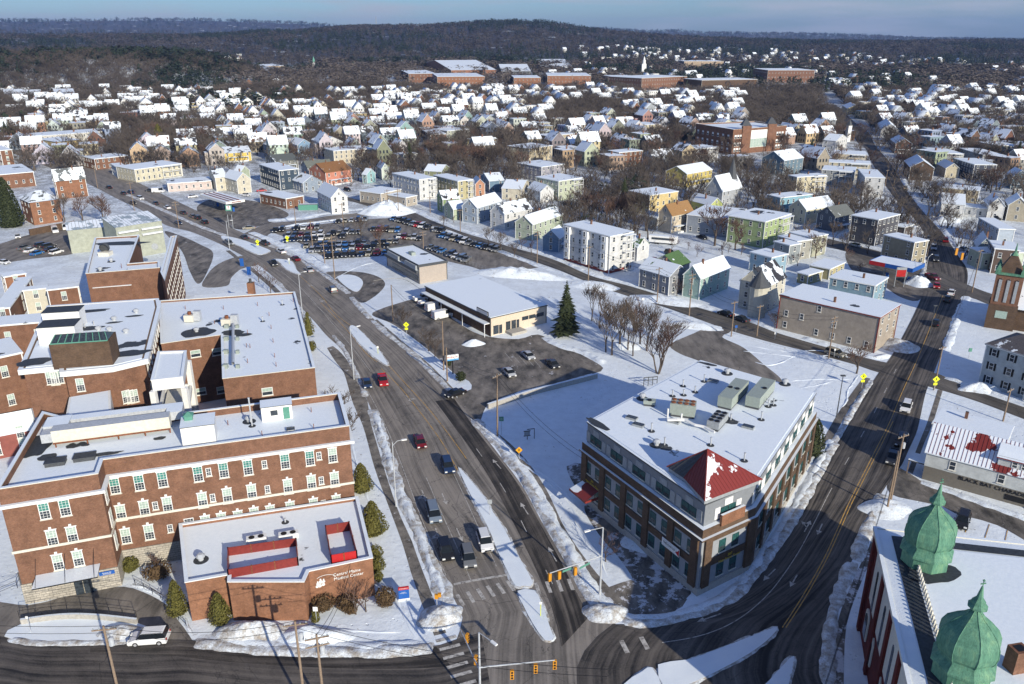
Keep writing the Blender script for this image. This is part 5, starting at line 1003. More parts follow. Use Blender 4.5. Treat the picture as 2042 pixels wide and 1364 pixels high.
for s in (5.2, 11.4, 17.6, 23.8): put_w(WM['bay'], 'window_bay', t, wa, wb, s, 6.6)
for s in (4.0, 8.3, 14.5, 20.7, 26.5): put_w(WM['arch'], 'arched_window', t, wa, wb, s, 1.8)
for s in (.6, 8.3, 14.5, 20.7, 28.9): p, ang = wallpos(wa, wb, s); MB().cbox(p + Vector((math.sin(ang),-math.cos(ang),0))*.18 + Vector((0,0,7)), (.9,.4,14), ang).build('pilaster', M['brickred'], t)
p, ang = wallpos(wa, wb, 24.5); nn = Vector((math.sin(ang),-math.cos(ang),0)); MB().cbox(p + nn*1.2 + Vector((0,0,1.3)), (9,2.4,2.6), ang, 0, 1).build('porch', [M['trim'], M['snow']], t)
PR = [(2.95,0),(2.95,1.5),(3.3,1.6),(3.3,1.85),(2.75,2.6),(2.7,2.9),(2.95,3.3),(3.12,4.1),(3.05,5.0),(2.6,5.9),(1.75,6.7),(.95,7.3),(.42,7.9),(.30,8.15)]
for cx, cy, s_, lb in ((46.3,74.6,.87,'behind'), (41.4,57.6,.87,'in front')):
    o = thing('onion_dome', (cx, cy, 14.8), R(12), 'green copper onion dome with a finial, the one %s' % ('beside the restaurant drive' if lb == 'behind' else 'beside the brown chimney'), 'dome', 'green onion domes'); o.scale = (s_ * .98, s_ * .98, .93)
    MB().lathe(PR, 8, rot=.39).build('dome', M['copper'], o, True); MB().lathe([(.30,8.1),(.95,8.3),(1.0,8.5),(.75,8.75),(.7,8.95),(.35,9.4),(.12,10.6),(.07,10.7)], 8, rot=.39).build('lantern', M['copper'], o, True)
    q = MB(); q.cyl((0,0,10.7),(0,0,11.3),.05,n=5).box(-.3,-.05,10.95,.3,.05,11.05).lathe([(.02,11.2),(.16,11.35),(.02,11.5)],6); q.build('finial', M['copper'], o, True)
    for k in range(8): a = .39 + k*math.pi/4; qq = MB(); pts_ = [Vector((r*math.cos(a)*1.005, r*math.sin(a)*1.005, z)) for r, z in PR[5:]]; [qq.cyl(u_, v_, .05, n=4) for u_, v_ in zip(pts_, pts_[1:])]; qq.build('rib', M['copper'], o, True)
patch(t, 1858, 1142, 3.2, 1.7, 14.85)
c = P(2022, 1335, 14.8); o = thing('chimney_stack', (c.x, c.y, 14.8), .2, 'square brown brick chimney on the snowy roof beside the nearer green dome', 'chimney'); MB().box(-.75,-.65,0,.75,.65,2.5).build('shaft', M['brick'], o, True); MB().box(-.45,-.38,2.5,.45,.38,2.53).build('flue', M['black'], o, True)
# ------------------------------------------------------------------ long restaurant with striped red and snow roof
Nr = Vector((69.2,117.2,0)); ur = (P(2042,950,5.3) - P(1844,898,5.3)).normalized(); ur.z = 0; ur.normalize(); vr = Vector((-ur.y, ur.x, 0)); rzr = math.atan2(ur.y, ur.x)
t = thing('restaurant_building', tuple(Nr), rzr, 'long restaurant with grey upper walls, dark lower wall and striped red metal roof', 'building'); HOUSES.append((85,125,22)); Lr, dr = 34, 9
MB().box(0,0,-.2,Lr,dr,2.6).build('lower_wall', M['painted'], t, True, color=(.17,.155,.13,1)); q = MB(); q.box(-.05,-.05,2.6,Lr+.05,dr+.05,5.3); q.add([(-.05,0,5.3),(-.05,dr,5.3),(-.05,dr/2,8.6)], [(0,2,1)]); q.build('upper_wall', M['siding'], t, True, color=(.60,.63,.62,1))
q = MB(); gable_roof(q, Lr, dr, 5.3, 3.3, 'R', .35); q.build('roof', M['redmetal'], t, True); q = MB()
for i in range(int(Lr / .6)): x = .2 + i*.6; q.cyl((x,-.35,5.3-.35*.73+.2),(x,dr/2,8.6+.2),.035,n=4)
q.build('roof_seam', M['redmetalbare'], t, True)
q = MB(); q.box(10,.6,5.5,17.5,4,7.5).build('dormer_wall', M['siding'], t, True, color=(.60,.63,.62,1)); q = MB(); q.add([(9.7,.2,7.35),(17.8,.2,7.35),(17.8,4.6,8.55),(9.7,4.6,8.55)], [(0,1,2,3)]); q.box(9.7,.2,7.2,17.8,.35,7.36,1); q.build('dormer_roof', [M['snow'], M['redmetalbare']], t, True)
for x in (12.3,13.6): put(WM['small'], 'window', t, (x,.57,6.0), 0)
for x in (4,11,17.4,20.6,24.6,29.5): put(WM['housedark' if 0 else 'house'], 'window', t, (x,-.08,3.1), 0)
text('BLACK BAT CHARADES', .95, .02, t, (10.2,-.05,2.05), (R(90),0,0), 'black'); MB().box(12.0,-.06,.55,14.8,-.01,1.5).build('wall_board', M['black'], t, True)
q = MB(); q.box(20.5,-2.0,0,21.9,-.01,2.2).build('porch', M['black'], t, True); q = MB(); q.add([(20.2,-2.3,2.2),(21.2,-2.3,2.9),(22.2,-2.3,2.2),(20.2,0,2.2),(21.2,0,2.9),(22.2,0,2.2)], [(0,1,4,3),(1,2,5,4),(0,2,1)]); q.build('porch_roof', M['snow'], t, True)
MB().box(-2.6,.3,2.5,-.05,3.6,2.7,0,1).build('side_canopy', [M['darkgrey'], M['snow']], t, True); MB().box(-2.5,.4,0,-2.35,.55,2.5).build('canopy_post', M['wood'], t, True); chimney(t, 20, dr/2, 8, 10)
flat((1866,812), (1862,843), (2006,880), 5.0, (.45,.55,.52), 'low pale mint building with a snowy flat roof behind the striped red roof', 1, 'low_building', None, chim=1, sp=6)
# white house with black shutters at the right edge
Nw = Vector((100.2,156.5,0)); dw = (P(2042,712,9) - P(1964,688,9)); dw.z = 0; dw.normalize(); t = flat(Nw + Vector((-dw.y, dw.x, 0))*12, Nw, Nw + dw*18, 9.2, (.52,.56,.55), 'white three-storey house with black shutters at the right edge', 3, 'shuttered_house', None, world_=True, skip=0, sp=2.9, chim=0)
sh = [MB().box(x,-.06,0,x+.4,.02,1.6).mesh('shutter', [M['black']]) for x in (-.95, .55)]
for c_ in [c for c in t.children if c.name.startswith('window')]: put(sh[0], 'shutter', c_, (0,0,0), 0); put(sh[1], 'shutter', c_, (0,0,0), 0)
q = MB(); q.add([(-.4,-.4,9.2),(18.4,-.4,9.2),(18.4,12.4,9.2),(-.4,12.4,9.2),(4,5.5,11.6),(14,5.5,11.6)], [(0,1,5,4),(1,2,5),(2,3,4,5),(3,0,4)]); q.build('hip_roof', M['roof'], t, True, color=(.10,.09,.09,.25))
# brick tower church at the right edge
b = Vector((121,192,0)); t = thing('brick_church', (b.x, b.y, 0), R(-32), 'dark brick church with a square bell tower and green copper pinnacles at the right edge', 'church'); HOUSES.append((130,200,16))
tw = 6.4; MB().box(0,0,-.2,tw,tw,6.4,0).build('tower_base', M['brickdark'], t, True); MB().box(.2,.2,6.4,tw-.2,tw-.2,14.2).build('tower', M['brick'], t, True); q = MB()
for x in (1.4,3.2,5.0): q.box(x-.35,.02,7.2,x+.35,.22,12.9); q.cyl((x,.02,12.9),(x,.22,12.9),.35,n=10)
q.build('louvre', M['grey'], t, True); MB().box(-.2,-.2,14.2,tw+.2,tw+.2,14.7).build('tower_cornice', M['copper'], t, True); MB().box(1.8,-.06,3.0,4.4,.0,4.9).build('window', M['shade'], t, True)
MB().lathe([(3.7,14.7),(1.0,18.6),(.1,19)],4,(tw/2,tw/2),rot=.785).build('spire', M['brickdark'], t, True); MB().lathe([(.9,18.7),(.3,19.6),(.05,21.8)],6,(tw/2,tw/2)).build('spire_tip', M['copper'], t, True)
for x in (.5,tw-.5):
    for y in (.5,tw-.5): MB().lathe([(.8,14.7),(.8,15.3),(.05,16.9)],4,(x,y),rot=.785).build('pinnacle', M['copper'], t, True)
MB().box(tw,1.5,-.2,tw+26,15,6).build('nave_wall', M['brickdark'], t, True); q = MB(); gable_roof(q, 27, 14.5, 6, 5, 'R', .4, x0=tw-.5, y0=1.0); q.build('nave_roof', M['roof'], t, True, color=(.09,.09,.1,.8))
# ------------------------------------------------------------------ shop, bank, commercial buildings
t = flat((849,570), (978,633), (1100,612), 5.0, (.62,.52,.40), 'long low shop with a snowy flat roof, cream end wall and dark brick side', 1, 'shop_building', None, wallmat='painted', chim=0, skip=1, trim='darkgrey'); SH = t
loc, rz, w, d = footprint((849,570), (978,633), (1100,612), 5.0); MB().box(-.12,-.02,-.2,-.01,d,4.7).build('side_wall', M['brickdark'], t, True); MB().box(-1.7,.2,3.3,-.12,d-.3,3.5,0,1).build('side_canopy', [M['white'], M['snow']], t, True)
for y in (.3,d*.33,d*.66): MB().box(-1.65,y,0,-1.5,y+.15,3.3).build('canopy_post', M['white'], t, True)
for x, w_, z0, z1 in ((1.6,1.6,.3,2.6),(3.0,.9,.2,2.5),(5.3,1.4,.7,2.9),(7.0,1.4,.7,2.9),(8.3,.8,.6,2.8),(10.6,2,2.2,3.2),(12.8,2,2.2,3.2),(15.4,2.2,2.2,3.2)): MB().box(x-w_/2,-.06,z0,x+w_/2,-.01,z1).build('shop_window', M['glass'], t, True)
MB().box(4.4,-3.0,0,9,-.06,.7,0).build('ramp', M['concrete'], t, True); sb = MB().box(-.45,.4,5.1,-.25,5.6,6.3).build('sign_board', M['black'], t, True); MB().box(-.5,.6,5.25,-.46,5.4,6.15).build('sign_face', M['white'], t, True)
t = flat((771,497), (835,531), (886,520), 5.5, (.42,.36,.30), 'small tan stucco bank building with dark stepped parapet and snowy roof', 1, 'bank_building', None, wallmat='painted', chim=0, skip=1, par=.5, trim='darkgrey'); loc, rz, w, d = footprint((771,497), (835,531), (886,520), 5.5)
MB().box(-.1,1,.6,-.01,d-4,2.2).build('window_band', M['glass'], t, True); MB().box(-.9,0,3.4,-.02,d,4.3,0,1).build('awning', [M['darkgrey'], M['snow']], t, True); MB().box(w*.35,d*.5,5.6,w*.5,d*.6,6.5).build('rooftop_unit', M['hvac'], t, True); MB().box(-.9,d*.55,4.3,-.3,d*.9,5.6).build('fascia', M['grey'], t, True); MB().box(-.9,d*.02,4.3,-.3,d*.35,5.6).build('fascia', M['grey'], t, True)
t = flat((1557,588), (1755,632), (1786,605), 9.0, (.42,.36,.29), 'large tan commercial building with red trim, snowy roof and pink side awning', 3, 'commercial_building', None, chim=1, trim='redmetalbare', sp=3.6, skip=.3); loc, rz, w, d = footprint((1557,588), (1755,632), (1786,605), 9.0)
MB().add([(w+.02,.5,3.2),(w+.02,d-.5,3.2),(w+1.5,d-.5,2.4),(w+1.5,.5,2.4)], [(0,3,2,1)]).build('awning', M['redmetalbare'], t, True); MB().box(w-2.6,-.06,.0,w-.3,-.01,2.6).build('door', M['wood'], t, True)
def canopy(L, N, Rr, z, th, fascias, label, top='snow', posts=((.25,.5),(.75,.5)), name='station_canopy'):
    loc, rz, w, d = footprint(L, N, Rr, z); o = thing(name, loc, rz, label, 'canopy'); MB().box(.1,.1,z-.9,w-.1,d-.1,z-.1,0,1).build('deck', [M['white'], M[top]], o, True); 
    for x0, x1, m_ in fascias: MB().box(w*x0,-.02,z-th,w*x1,.1,z).build('fascia', M[m_], o, True)
    MB().box(w-.1,.1,z-th,w,d,z).box(0,.1,z-th,.1,d,z).box(0,d-.1,z-th,w,d,z).build('fascia', M[fascias[-1][2]], o, True)
    for x, y in posts: MB().box(w*x-.2,d*y-.2,0,w*x+.2,d*y+.2,z-.9).build('post', M['grey'], o, True); MB().box(w*x+.6,d*y-.3,0,w*x+1.4,d*y+.3,1.7).build('fuel_pump', M['blue'], o, True)
    return o, w, d
canopy((1739,505), (1734,519), (1821,536), 5.6, 1.2, [(0,.37,'red'),(.37,1,'blue')], 'long red and blue fuel station canopy beside the crossroads at the right'); o, w, d = canopy((398,387), (450,403), (486,397), 5.4, 1.0, [(0,1,'white')], 'white fuel station canopy with red roof beams beside the main road', posts=((.5,.2),(.5,.5),(.5,.8)))
q = MB(); [q.box(w*x,.3,5.35,w*x+.3,d-.3,5.6) for x in (.2,.45,.7)]; q.build('roof_beam', M['redmetalbare'], o, True); MB().box(w*.3,-.05,4.7,w*.8,-.02,5.0).build('fascia_stripe', M['redmetalbare'], o, True)
# ------------------------------------------------------------------ houses and blocks of the town, each from its own place in the photo
G, F = house, flat
w_, cr_, gr_, bl_, yl_, gn_, tn_ = (.66,.66,.64), (.60,.55,.43), (.32,.34,.36), (.20,.28,.36), (.62,.50,.22), (.30,.38,.28), (.45,.40,.33)
dk, br, gg, sl = (.05,.05,.055), (.20,.11,.055), (.09,.16,.06), (.10,.11,.12)
F((783,345),(836,358),(865,353),9.3,w_,'white three-storey house with a flat snowy roof behind the car park')
F((737,376),(759,386),(799,377),5,tn_,'taller end of the low tan building across the back street from the car park',1,cat='building',chim=0); F((761,386),(809,394),(834,390),4,tn_,'lower end of the tan building with a red door, beside the white three-storey house',1,cat='building',chim=0)
F((865,349),(913,361),(941,357),8.5,(.48,.43,.25),'olive and yellow three-storey house right of the white one behind the car park')
G((857,393),(883,397),(916,394),5.8,3,'R',(.22,.30,.14),dk,.7,'dark green gabled house with a red chimney opposite the car park')
G((886,410),(904,417),(924,413),4.5,2.5,'R',(.42,.48,.34),gr_,.95,'small pale green cottage with white porch opposite the car park')
G((929,408),(951,414),(1000,400),6.5,3,'R',(.34,.40,.47),dk,.8,'grey-blue house with a bay window and cross gable opposite the car park')
G((979,420),(1006,426),(1060,415),6.5,3.2,'R',w_,dk,.62,'big white gabled house with dark patches on its snowy roof opposite the car park')
G((1034,440),(1062,447),(1122,427),6.2,2.6,'R',(.42,.47,.36),br,.75,'long sage green house with a brown-patched roof opposite the car park end')
G((1087,469),(1115,475),(1130,465),5,2.6,'R',(.19,.28,.38),gr_,1,'small blue house squeezed left of the white four-storey block',chim=False)
t = F((1126,447),(1217,471),(1263,462),12,w_,'tall white four-storey apartment block with bay windows on the back street',4,skip=.02); loc, rz, w, d = footprint((1126,447),(1217,471),(1263,462),12)
for y in (2.0, d*.5, d-2.2): MB().box(-1.0,y-1.2,1.0,-.01,y+1.2,11.6).build('bay', M['white'], t, True); [put(WM['house'],'window',t,(-1.03,y,z),-math.pi/2) for z in (1.8,4.7,7.6,10.0)]
MB().box(-.08,-.08,-.2,w+.08,d,1.0).build('foundation', M['redmetalbare'], t, True)
G((1262,489),(1271,493),(1294,486),4.8,2.8,'L',w_,gg,.5,'small white gabled house with a green roof right of the four-storey block')
G((1312,424),(1340,429),(1382,420),7,3.5,'R',(.58,.50,.38),(.30,.17,.07),.12,'tall cream house with a bare orange-brown roof'); G((1288,428),(1311,434),(1316,431),5,1.5,'L',(.5,.46,.38),sl,.8,'low grey lean-to left of the brown-roofed cream house',1,chim=False)
F((1260,379),(1296,389),(1352,381),8.5,(.66,.52,.25),'bright yellow-cream flat-roofed house among bare trees in the middle'); F((1072,352),(1114,361),(1161,354),9,(.50,.54,.40),'pale green three-storey flat-roofed house left of the brown bare trees')
G((1012,368),(1040,377),(1058,364),5,2.5,'L',cr_,gg,.9,'cream house with a green-edged snowy roof left of the pale green block'); G((1053,374),(1078,382),(1096,377),5,2.6,'L',w_,gg,.85,'white house with green roof edge just left of the pale green block')
F((1043,323),(1080,333),(1125,327),7.5,(.36,.35,.38),'grey-lavender house with white balconies above the pale green block'); F((1031,288),(1055,296),(1101,290),8,(.56,.48,.33),'cream flat-roofed house with three rows of windows behind tall bare trees'); F((1080,267),(1090,271),(1153,266),8,(.47,.40,.28),'long tan flat-roofed house behind the cream one')
F((935,276),(962,279),(988,274),8,(.60,.50,.26),'yellow flat-roofed house at the end of the reddish trees'); F((842,259),(859,268),(888,266),7,(.22,.09,.06),'small red brick flat-roofed house in the far middle',wallmat='brick'); F((885,255),(892,261),(935,257),7,(.42,.44,.36),'pale green house with a mansard roof in the far middle')
G((957,352),(976,361),(996,355),5.5,2.6,'R',(.16,.25,.34),dk,.7,'dark blue gabled house behind the olive block'); G((941,360),(948,367),(963,363),5.5,2.2,'L',(.50,.26,.16),gr_,.85,'small salmon gabled house right of the olive block'); G((855,337),(880,342),(897,335),5.5,2.5,'L',(.28,.30,.18),gr_,.95,'olive gabled house above the white three-storey one')
F((517,327),(556,340),(587,334),9.5,(.045,.07,.10),'dark navy three-storey house with white windows left of the car park'); G((437,297),(446,306),(500,303),5,2.4,'R',(.68,.50,.13),dk,.6,'long bright yellow house with dark patches on the roof'); 
G((525,286),(544,292),(567,288),6.5,3,'L',(.24,.38,.52),gr_,.95,'light blue gabled house, left of two alike above the navy one'); G((576,284),(593,289),(615,285),6.5,3,'L',(.22,.34,.48),gr_,.97,'light blue gabled house, right of two alike above the navy one'); G((621,278),(644,285),(682,282),6.5,3.2,'L',w_,gr_,.9,'white gabled house with a blue side wall right of the two light blue ones')
F((657,294),(665,301),(744,295),7.5,(.56,.50,.38),'wide beige flat-roofed block behind bare trees'); G((731,272),(743,277),(760,275),5.5,3,'L',(.66,.27,.04),gr_,.97,'bright orange gabled house'); G((621,337),(649,344),(700,337),6.5,3.6,'R',(.56,.24,.16),(.24,.12,.05),.25,'salmon pink house with a bare rust-brown roof')
G((633,380),(660,394),(690,390),7,3.5,'L',(.70,.70,.69),gr_,.97,'bright white gabled house with side porches beside the car park corner',3); G((470,340),(480,342),(497,339),5,2.5,'L',(.42,.48,.36),gr_,.8,'small pale green gabled house above the fuel station'); G((447,352),(472,359),(492,354),6.5,3,'L',cr_,dk,.95,'cream gabled house nearest above the fuel station'); G((417,345),(429,354),(448,350),6.5,3,'R',cr_,dk,.55,'cream house with a dark roof left of the cream gabled one')
F((518,385),(570,396),(618,393),4.5,(.35,.16,.09),'low brick shop with a cream fascia beside the car park road',1,wallmat='brick',chim=0,cat='shop'); G((721,348),(731,348),(748,345),4.5,2.5,'L',(.30,.50,.50),gr_,.9,'small aqua gabled cottage right of the salmon house'); G((752,330),(761,336),(773,334),6,2.5,'L',(.56,.62,.52),gr_,.95,'mint white gabled house above the tan low building')
G((600,330),(614,336),(664,332),6,3,'R',gr_,(.17,.18,.15),.25,'grey house with a bare grey-green roof behind the navy one'); G((529,315),(549,322),(590,317),5,2.6,'R',(.2,.2,.18),(.12,.13,.12),.3,'low house with a dark bare roof behind the navy one'); G((576,356),(604,365),(643,361),4.5,3,'L',(.27,.32,.38),(.12,.12,.10),.6,'grey-blue house with a round gable window right of the navy one')
F((37,267),(51,273),(233,260),7,(.62,.60,.54),'long white two-storey school-like building at the far left',2,cat='building',chim=2); F((74,277),(112,283),(165,279),7,(.56,.43,.2),'brick and cream corner building with a dark flat roof at the far left',2,cat='building',chim=0,trim='darkgrey'); F((171,311),(188,317),(255,310),6,(.2,.09,.06),'narrow red brick building right of the cream corner building',2,wallmat='brick')
t = F((249,329),(268,338),(361,326),6.5,(.62,.57,.42),'long cream house with a grey mansard roof on the corner of the main road',2); F((317,359),(334,366),(421,360),4,(.60,.50,.45),'low pale pink shop with a curved dark corner on the main road',1,cat='shop',chim=0); F((221,326),(231,332),(247,329),6,(.5,.58,.66),'small blue-white house left of the cream mansard one')
F((-40,286),(0,300),(20,297),10,(.25,.11,.07),'tall red brick block with white windows at the left edge',3,wallmat='brick',wk='hosp',cat='building'); F((-30,333),(-10,349),(64,341),7,(.3,.13,.08),'red brick hall with green windows and a snowy roof at the left edge',1,wallmat='brick',cat='building',chim=0)
# Victorian brick house
t = G((108,358),(109,358),(169,352),9,4.2,'R',(.3,.13,.08),(.11,.12,.12),.55,'large Victorian brick house with steep grey roofs and tall chimneys, main wing',3,name='brick_mansion',group=None); 
for c_ in t.children:
    if c_.name.startswith('wall'): c_.data.materials[0] = M['brick2']
loc, rz, w, d = footprint((39,394),(59,404),(116,396),9); t = thing('brick_mansion_wing', loc, rz, 'square brick wing with a pyramid roof in front of the Victorian house', 'house'); MB().box(0,0,-.2,w,d,9).build('wall', M['brick2'], t, True); MB().add([(-.5,-.5,9),(w+.5,-.5,9),(w+.5,d+.5,9),(-.5,d+.5,9),(w*.4,d*.5,12.2),(w*.6,d*.5,12.2)], [(0,1,5,4),(1,2,5),(2,3,4,5),(3,0,4)]).build('roof', M['roof'], t, True, color=(.11,.12,.11,.6)); windows_on(t, w, d, 3, 3, 1, 'house', 'fl', 3.6, .25); HOUSES.append((loc.x+4, loc.y+5, 9))
F((1222,299),(1235,304),(1281,300),8.5,(.25,.09,.06),'red brick flat-roofed house left of the brick school',wallmat='brick'); F((1356,292),(1374,298),(1432,293),8,(.46,.46,.46),'grey-white flat-roofed house below the brick school')
# brick school
sl_, sn_, sr_ = P(1388,249,14.5), P(1462.5,261,14.5), P(1568,253,14.5); t, pts_ = block([sn_, sr_, sr_ + (sl_ - sn_)*.8, sl_], 14.5, 'big red brick school with tall white arched windows across its front', 'brick', 'brick_school', None, 'school', par=.8)
win('schoolarch', 3.0, 10.5, glass='shade', upper='white', mull=(4, 6)); win('school', 1.7, 2.2, upper='white', mull=None)
A_, B_ = sn_, sr_; Ls = (B_ - A_).length
for k in range(6): put_w(WM['schoolarch'], 'window', t, A_, B_, Ls * (.36 + k * .055), 3.5)
for s in (.05,.10,.15,.22,.26,.74,.79,.84,.89,.94):
    for z in (1.6,5.0,9.6): put_w(WM['school'], 'window', t, A_, B_, Ls * s, z)
for s in (.24,.72): p, a = wallpos(A_, B_, Ls * s); MB().cbox(p + Vector((0,0,8.4)), (7.5,1.2,17.2), a).build('tower_bay', M['brick'], t); MB().lathe([(4.2,17),(1.2,20.5),(.1,21)],4,(p.x,p.y+3),rot=.785).build('tower_cap', M['darkgrey'], t)
for k in range(7):
    for z in (1.6,5.0,9.6): put_w(WM['school'], 'window', t, sl_, sn_, 3 + k * 5.2, z)
G((1541,311),(1564,320),(1602,314),8,4,'R',(.15,.22,.27),dk,.75,'tall slate blue gabled house right below the brick school',3); F((1253,245),(1273,250),(1317,247),7,(.60,.54,.38),'cream flat-roofed house far left of the school'); G((1351,337),(1370,347),(1420,338),6.5,3,'R',(.62,.50,.16),dk,.8,'yellow and green balconied house in the right middle')
G((1419,373),(1441,381),(1480,372),6.5,6,'R',(.42,.44,.46),dk,.95,'grey-white church with a steep snowy roof',name='town_church',group=None,cat='church',chim=False); c = P(1455,400); t = thing('church_steeple', (c.x, c.y, 0), .4, 'dark pointed steeple of the grey-white church', 'steeple'); MB().box(-2,-2,0,2,2,10).build('tower', M['siding'], t, True, color=(.4,.42,.45,1)); MB().lathe([(2.6,10),(.08,19)],6).build('spire', M['darkgrey'], t, True)
F((1389,418),(1455,437),(1488,417),7,(.30,.33,.37),'wide grey-blue flat-roofed block left of the sage green one',2); F((1467,426),(1526,442),(1577,426),9.5,(.36,.45,.22),'sage green three-storey flat-roofed block',3,skip=.03); F((1537,387),(1557,394),(1620,387),7.5,(.26,.46,.55),'sky blue flat-roofed house',2); G((1580,410),(1608,418),(1664,409),6,3.2,'R',(.60,.57,.42),dk,.85,'cream gabled house with long porch right of the sage green block')
F((1572,349),(1590,353),(1648,349),8,(.58,.52,.36),'cream flat-roofed house with a porch above the sky blue one'); G((1633,424),(1666,432),(1702,426),6,3,'R',(.13,.14,.16),(.14,.15,.14),.25,'dark grey house with a bare roof right of the cream gabled one'); G((1374,398),(1416,409),(1434,404),5,2.6,'L',(.50,.54,.20),gr_,.95,'low yellow-green gabled house behind the brown-roofed one',1)
F((1497,502),(1539,513),(1570,506),6,(.30,.44,.52),'pale blue house with a slightly pitched snowy roof in the middle right',2); F((1544,481),(1575,489),(1597,485),6.5,(.30,.33,.33),'small grey-green flat-roofed house, lowest of its cluster',2); F((1553,470),(1590,481),(1612,475),6.5,(.36,.35,.30),'grey flat-roofed house, middle of its cluster',2); F((1586,461),(1617,473),(1650,467),7,(.40,.40,.30),'olive-grey flat-roofed house, rightmost of its cluster',2)
G((1276,534),(1335,551),(1352,536),6,2.6,'L',(.27,.28,.30),gg,.72,'grey weathered house with a green-edged roof on the back street'); G((1300,522),(1350,532),(1375,522),5.6,2.8,'R',(.25,.26,.28),gg,.15,'house with a bare green roof tucked behind the grey weathered one',1)
t = G((1356,549),(1397,554),(1455,533),6.5,3,'R',(.36,.50,.44),dk,.93,'mint green gabled house with tarpaulined rear porch on the back street')
t = G((1466,563),(1531,569),(1567,551),8,4,'R',(.60,.57,.47),(.045,.045,.05),.45,'cream Victorian house with a round corner turret and dark roof',3,name='turreted_house',group=None,chim=False); c = P(1512,640); c = P(1514,573,8); MB().cyl((c.x,c.y,0),(c.x,c.y,8.6),2.3,n=14).build('turret', M['siding'], t, color=(.6,.57,.47,1)); MB().lathe([(2.9,8.5),(.06,12.8)],14,(c.x,c.y)).build('turret_roof', M['darkgrey'], t)
F((1646,557),(1745,569),(1770,553),6,(.24,.36,.42),'pale blue building with a snowy flat roof behind the large tan one',2,cat='building'); F((1640,518),(1655,536),(1684,523),3.5,(.45,.40,.22),'small yellow shed behind the pale blue building',1,chim=0,cat='shed'); F((1600,540),(1612,548),(1640,540),3.2,(.42,.38,.2),'small olive garage left of the yellow shed',1,chim=0,cat='garage')
F((1764,468),(1824,483),(1844,477),8,(.36,.32,.23),'tan three-storey house on the corner above the red and blue canopy',3); F((1698,429),(1752,438),(1794,427),9.5,(.10,.10,.11),'tall dark grey three-storey house with a tan side'); F((1790,448),(1805,453),(1822,447),5,(.12,.10,.09),'small dark house on the street corner beside the tall dark grey one',1)
F((1712,337),(1726,353),(1762,352),9,(.56,.56,.55),'pale grey house with stacked white balconies beside the right street'); F((1649,317),(1654,323),(1736,327),8,(.58,.51,.36),'long cream flat-roofed row house, lower of two along the right street'); F((1660,299),(1664,306),(1730,309),8,(.56,.48,.36),'long cream flat-roofed row house, upper of two along the right street'); F((1636,329),(1640,338),(1704,342),8,(.33,.35,.35),'long grey flat-roofed row house left of the balconied one')
G((1660,275),(1667,281),(1690,276),6,3.2,'L',w_,br,.8,'white gabled house with a brown-patched roof beside the bell turret'); c = P(1689,282); t = thing('bell_turret', (c.x,c.y,0), .3, 'small white bell turret with a dark pointed cap beside the right street', 'turret'); MB().box(-1.4,-1.4,0,1.4,1.4,11).build('tower', M['white'], t, True); MB().lathe([(2.2,11),(.05,15)],6).build('cap', M['darkgrey'], t, True)
G((1750,246),(1758,258),(1790,257),5,4,'L',w_,gr_,.95,'white barn-like gabled house right of the right street'); G((1776,277),(1787,286),(1819,287),6,3,'L',(.18,.09,.06),gr_,.9,'brown house with cream trim right of the right street')
t = G((1804,320),(1816,333),(1863,335),6.5,3.4,'L',(.25,.1,.08),gr_,.97,'dark brick hall with a cream pediment beside the right street',1,name='brick_hall',group=None,cat='hall'); [c_.data.materials.__setitem__(0, M['brickdark']) for c_ in t.children if c_.name.startswith('wall')]
G((1869,326),(1887,335),(1912,335),5,2.5,'L',(.56,.50,.36),gr_,.97,'cream gabled house right of the dark brick hall'); F((1903,315),(1944,328),(1980,326),8,(.06,.07,.10),'dark navy flat-roofed house with cream balconies at the far right'); F((1840,293),(1883,306),(1917,305),7.5,(.33,.36,.38),'grey flat-roofed house above the dark brick hall'); F((1914,295),(1961,309),(1998,308),7.5,(.35,.37,.38),'grey flat-roofed house right of the one above the brick hall'); F((1949,282),(1989,290),(2045,292),7.5,(.36,.38,.33),'long grey-green flat-roofed row at the right edge')
F((1875,366),(1881,374),(1953,380),6,(.50,.42,.28),'low tan flat-roofed house right of the right street',2); G((1875,389),(1879,405),(1924,408),6,2.6,'R',w_,gr_,.98,'big white house with dormer and snowy roofs beside the right street'); F((1915,404),(1924,412),(1968,416),4,w_,'low white wing right of the big white house',1,chim=0); G((1963,398),(1973,408),(2002,408),6,3,'L',w_,gr_,.97,'white gabled house with a small porch at the right'); G((2006,398),(2012,408),(2050,410),6.5,3,'L',(.45,.40,.30),gr_,.9,'tan gabled house at the right edge')
F((1953,434),(1993,456),(2024,457),6,(.44,.50,.56),'blue-white building with slanted flat roof at the right',2,chim=0); G((1943,477),(1950,491),(1978,492),5,3,'L',(.30,.36,.36),sl,.8,'grey-green house with twin gables at the right'); F((1974,479),(1985,495),(2030,495),8,(.13,.09,.07),'house with a very white roof and brick chimney at the right',2); F((1938,493),(1960,504),(2044,503),5.5,(.50,.56,.44),'long pale mint shop row at the right edge',1,cat='shop')
G((2006,345),(2020,352),(2050,352),6,3,'L',(.12,.20,.26),gr_,.9,'dark teal gabled house at the right edge'); G((1680,210),(1690,216),(1716,214),6,3,'L',(.58,.50,.28),gr_,.9,'yellow gabled house at the top of the right street')
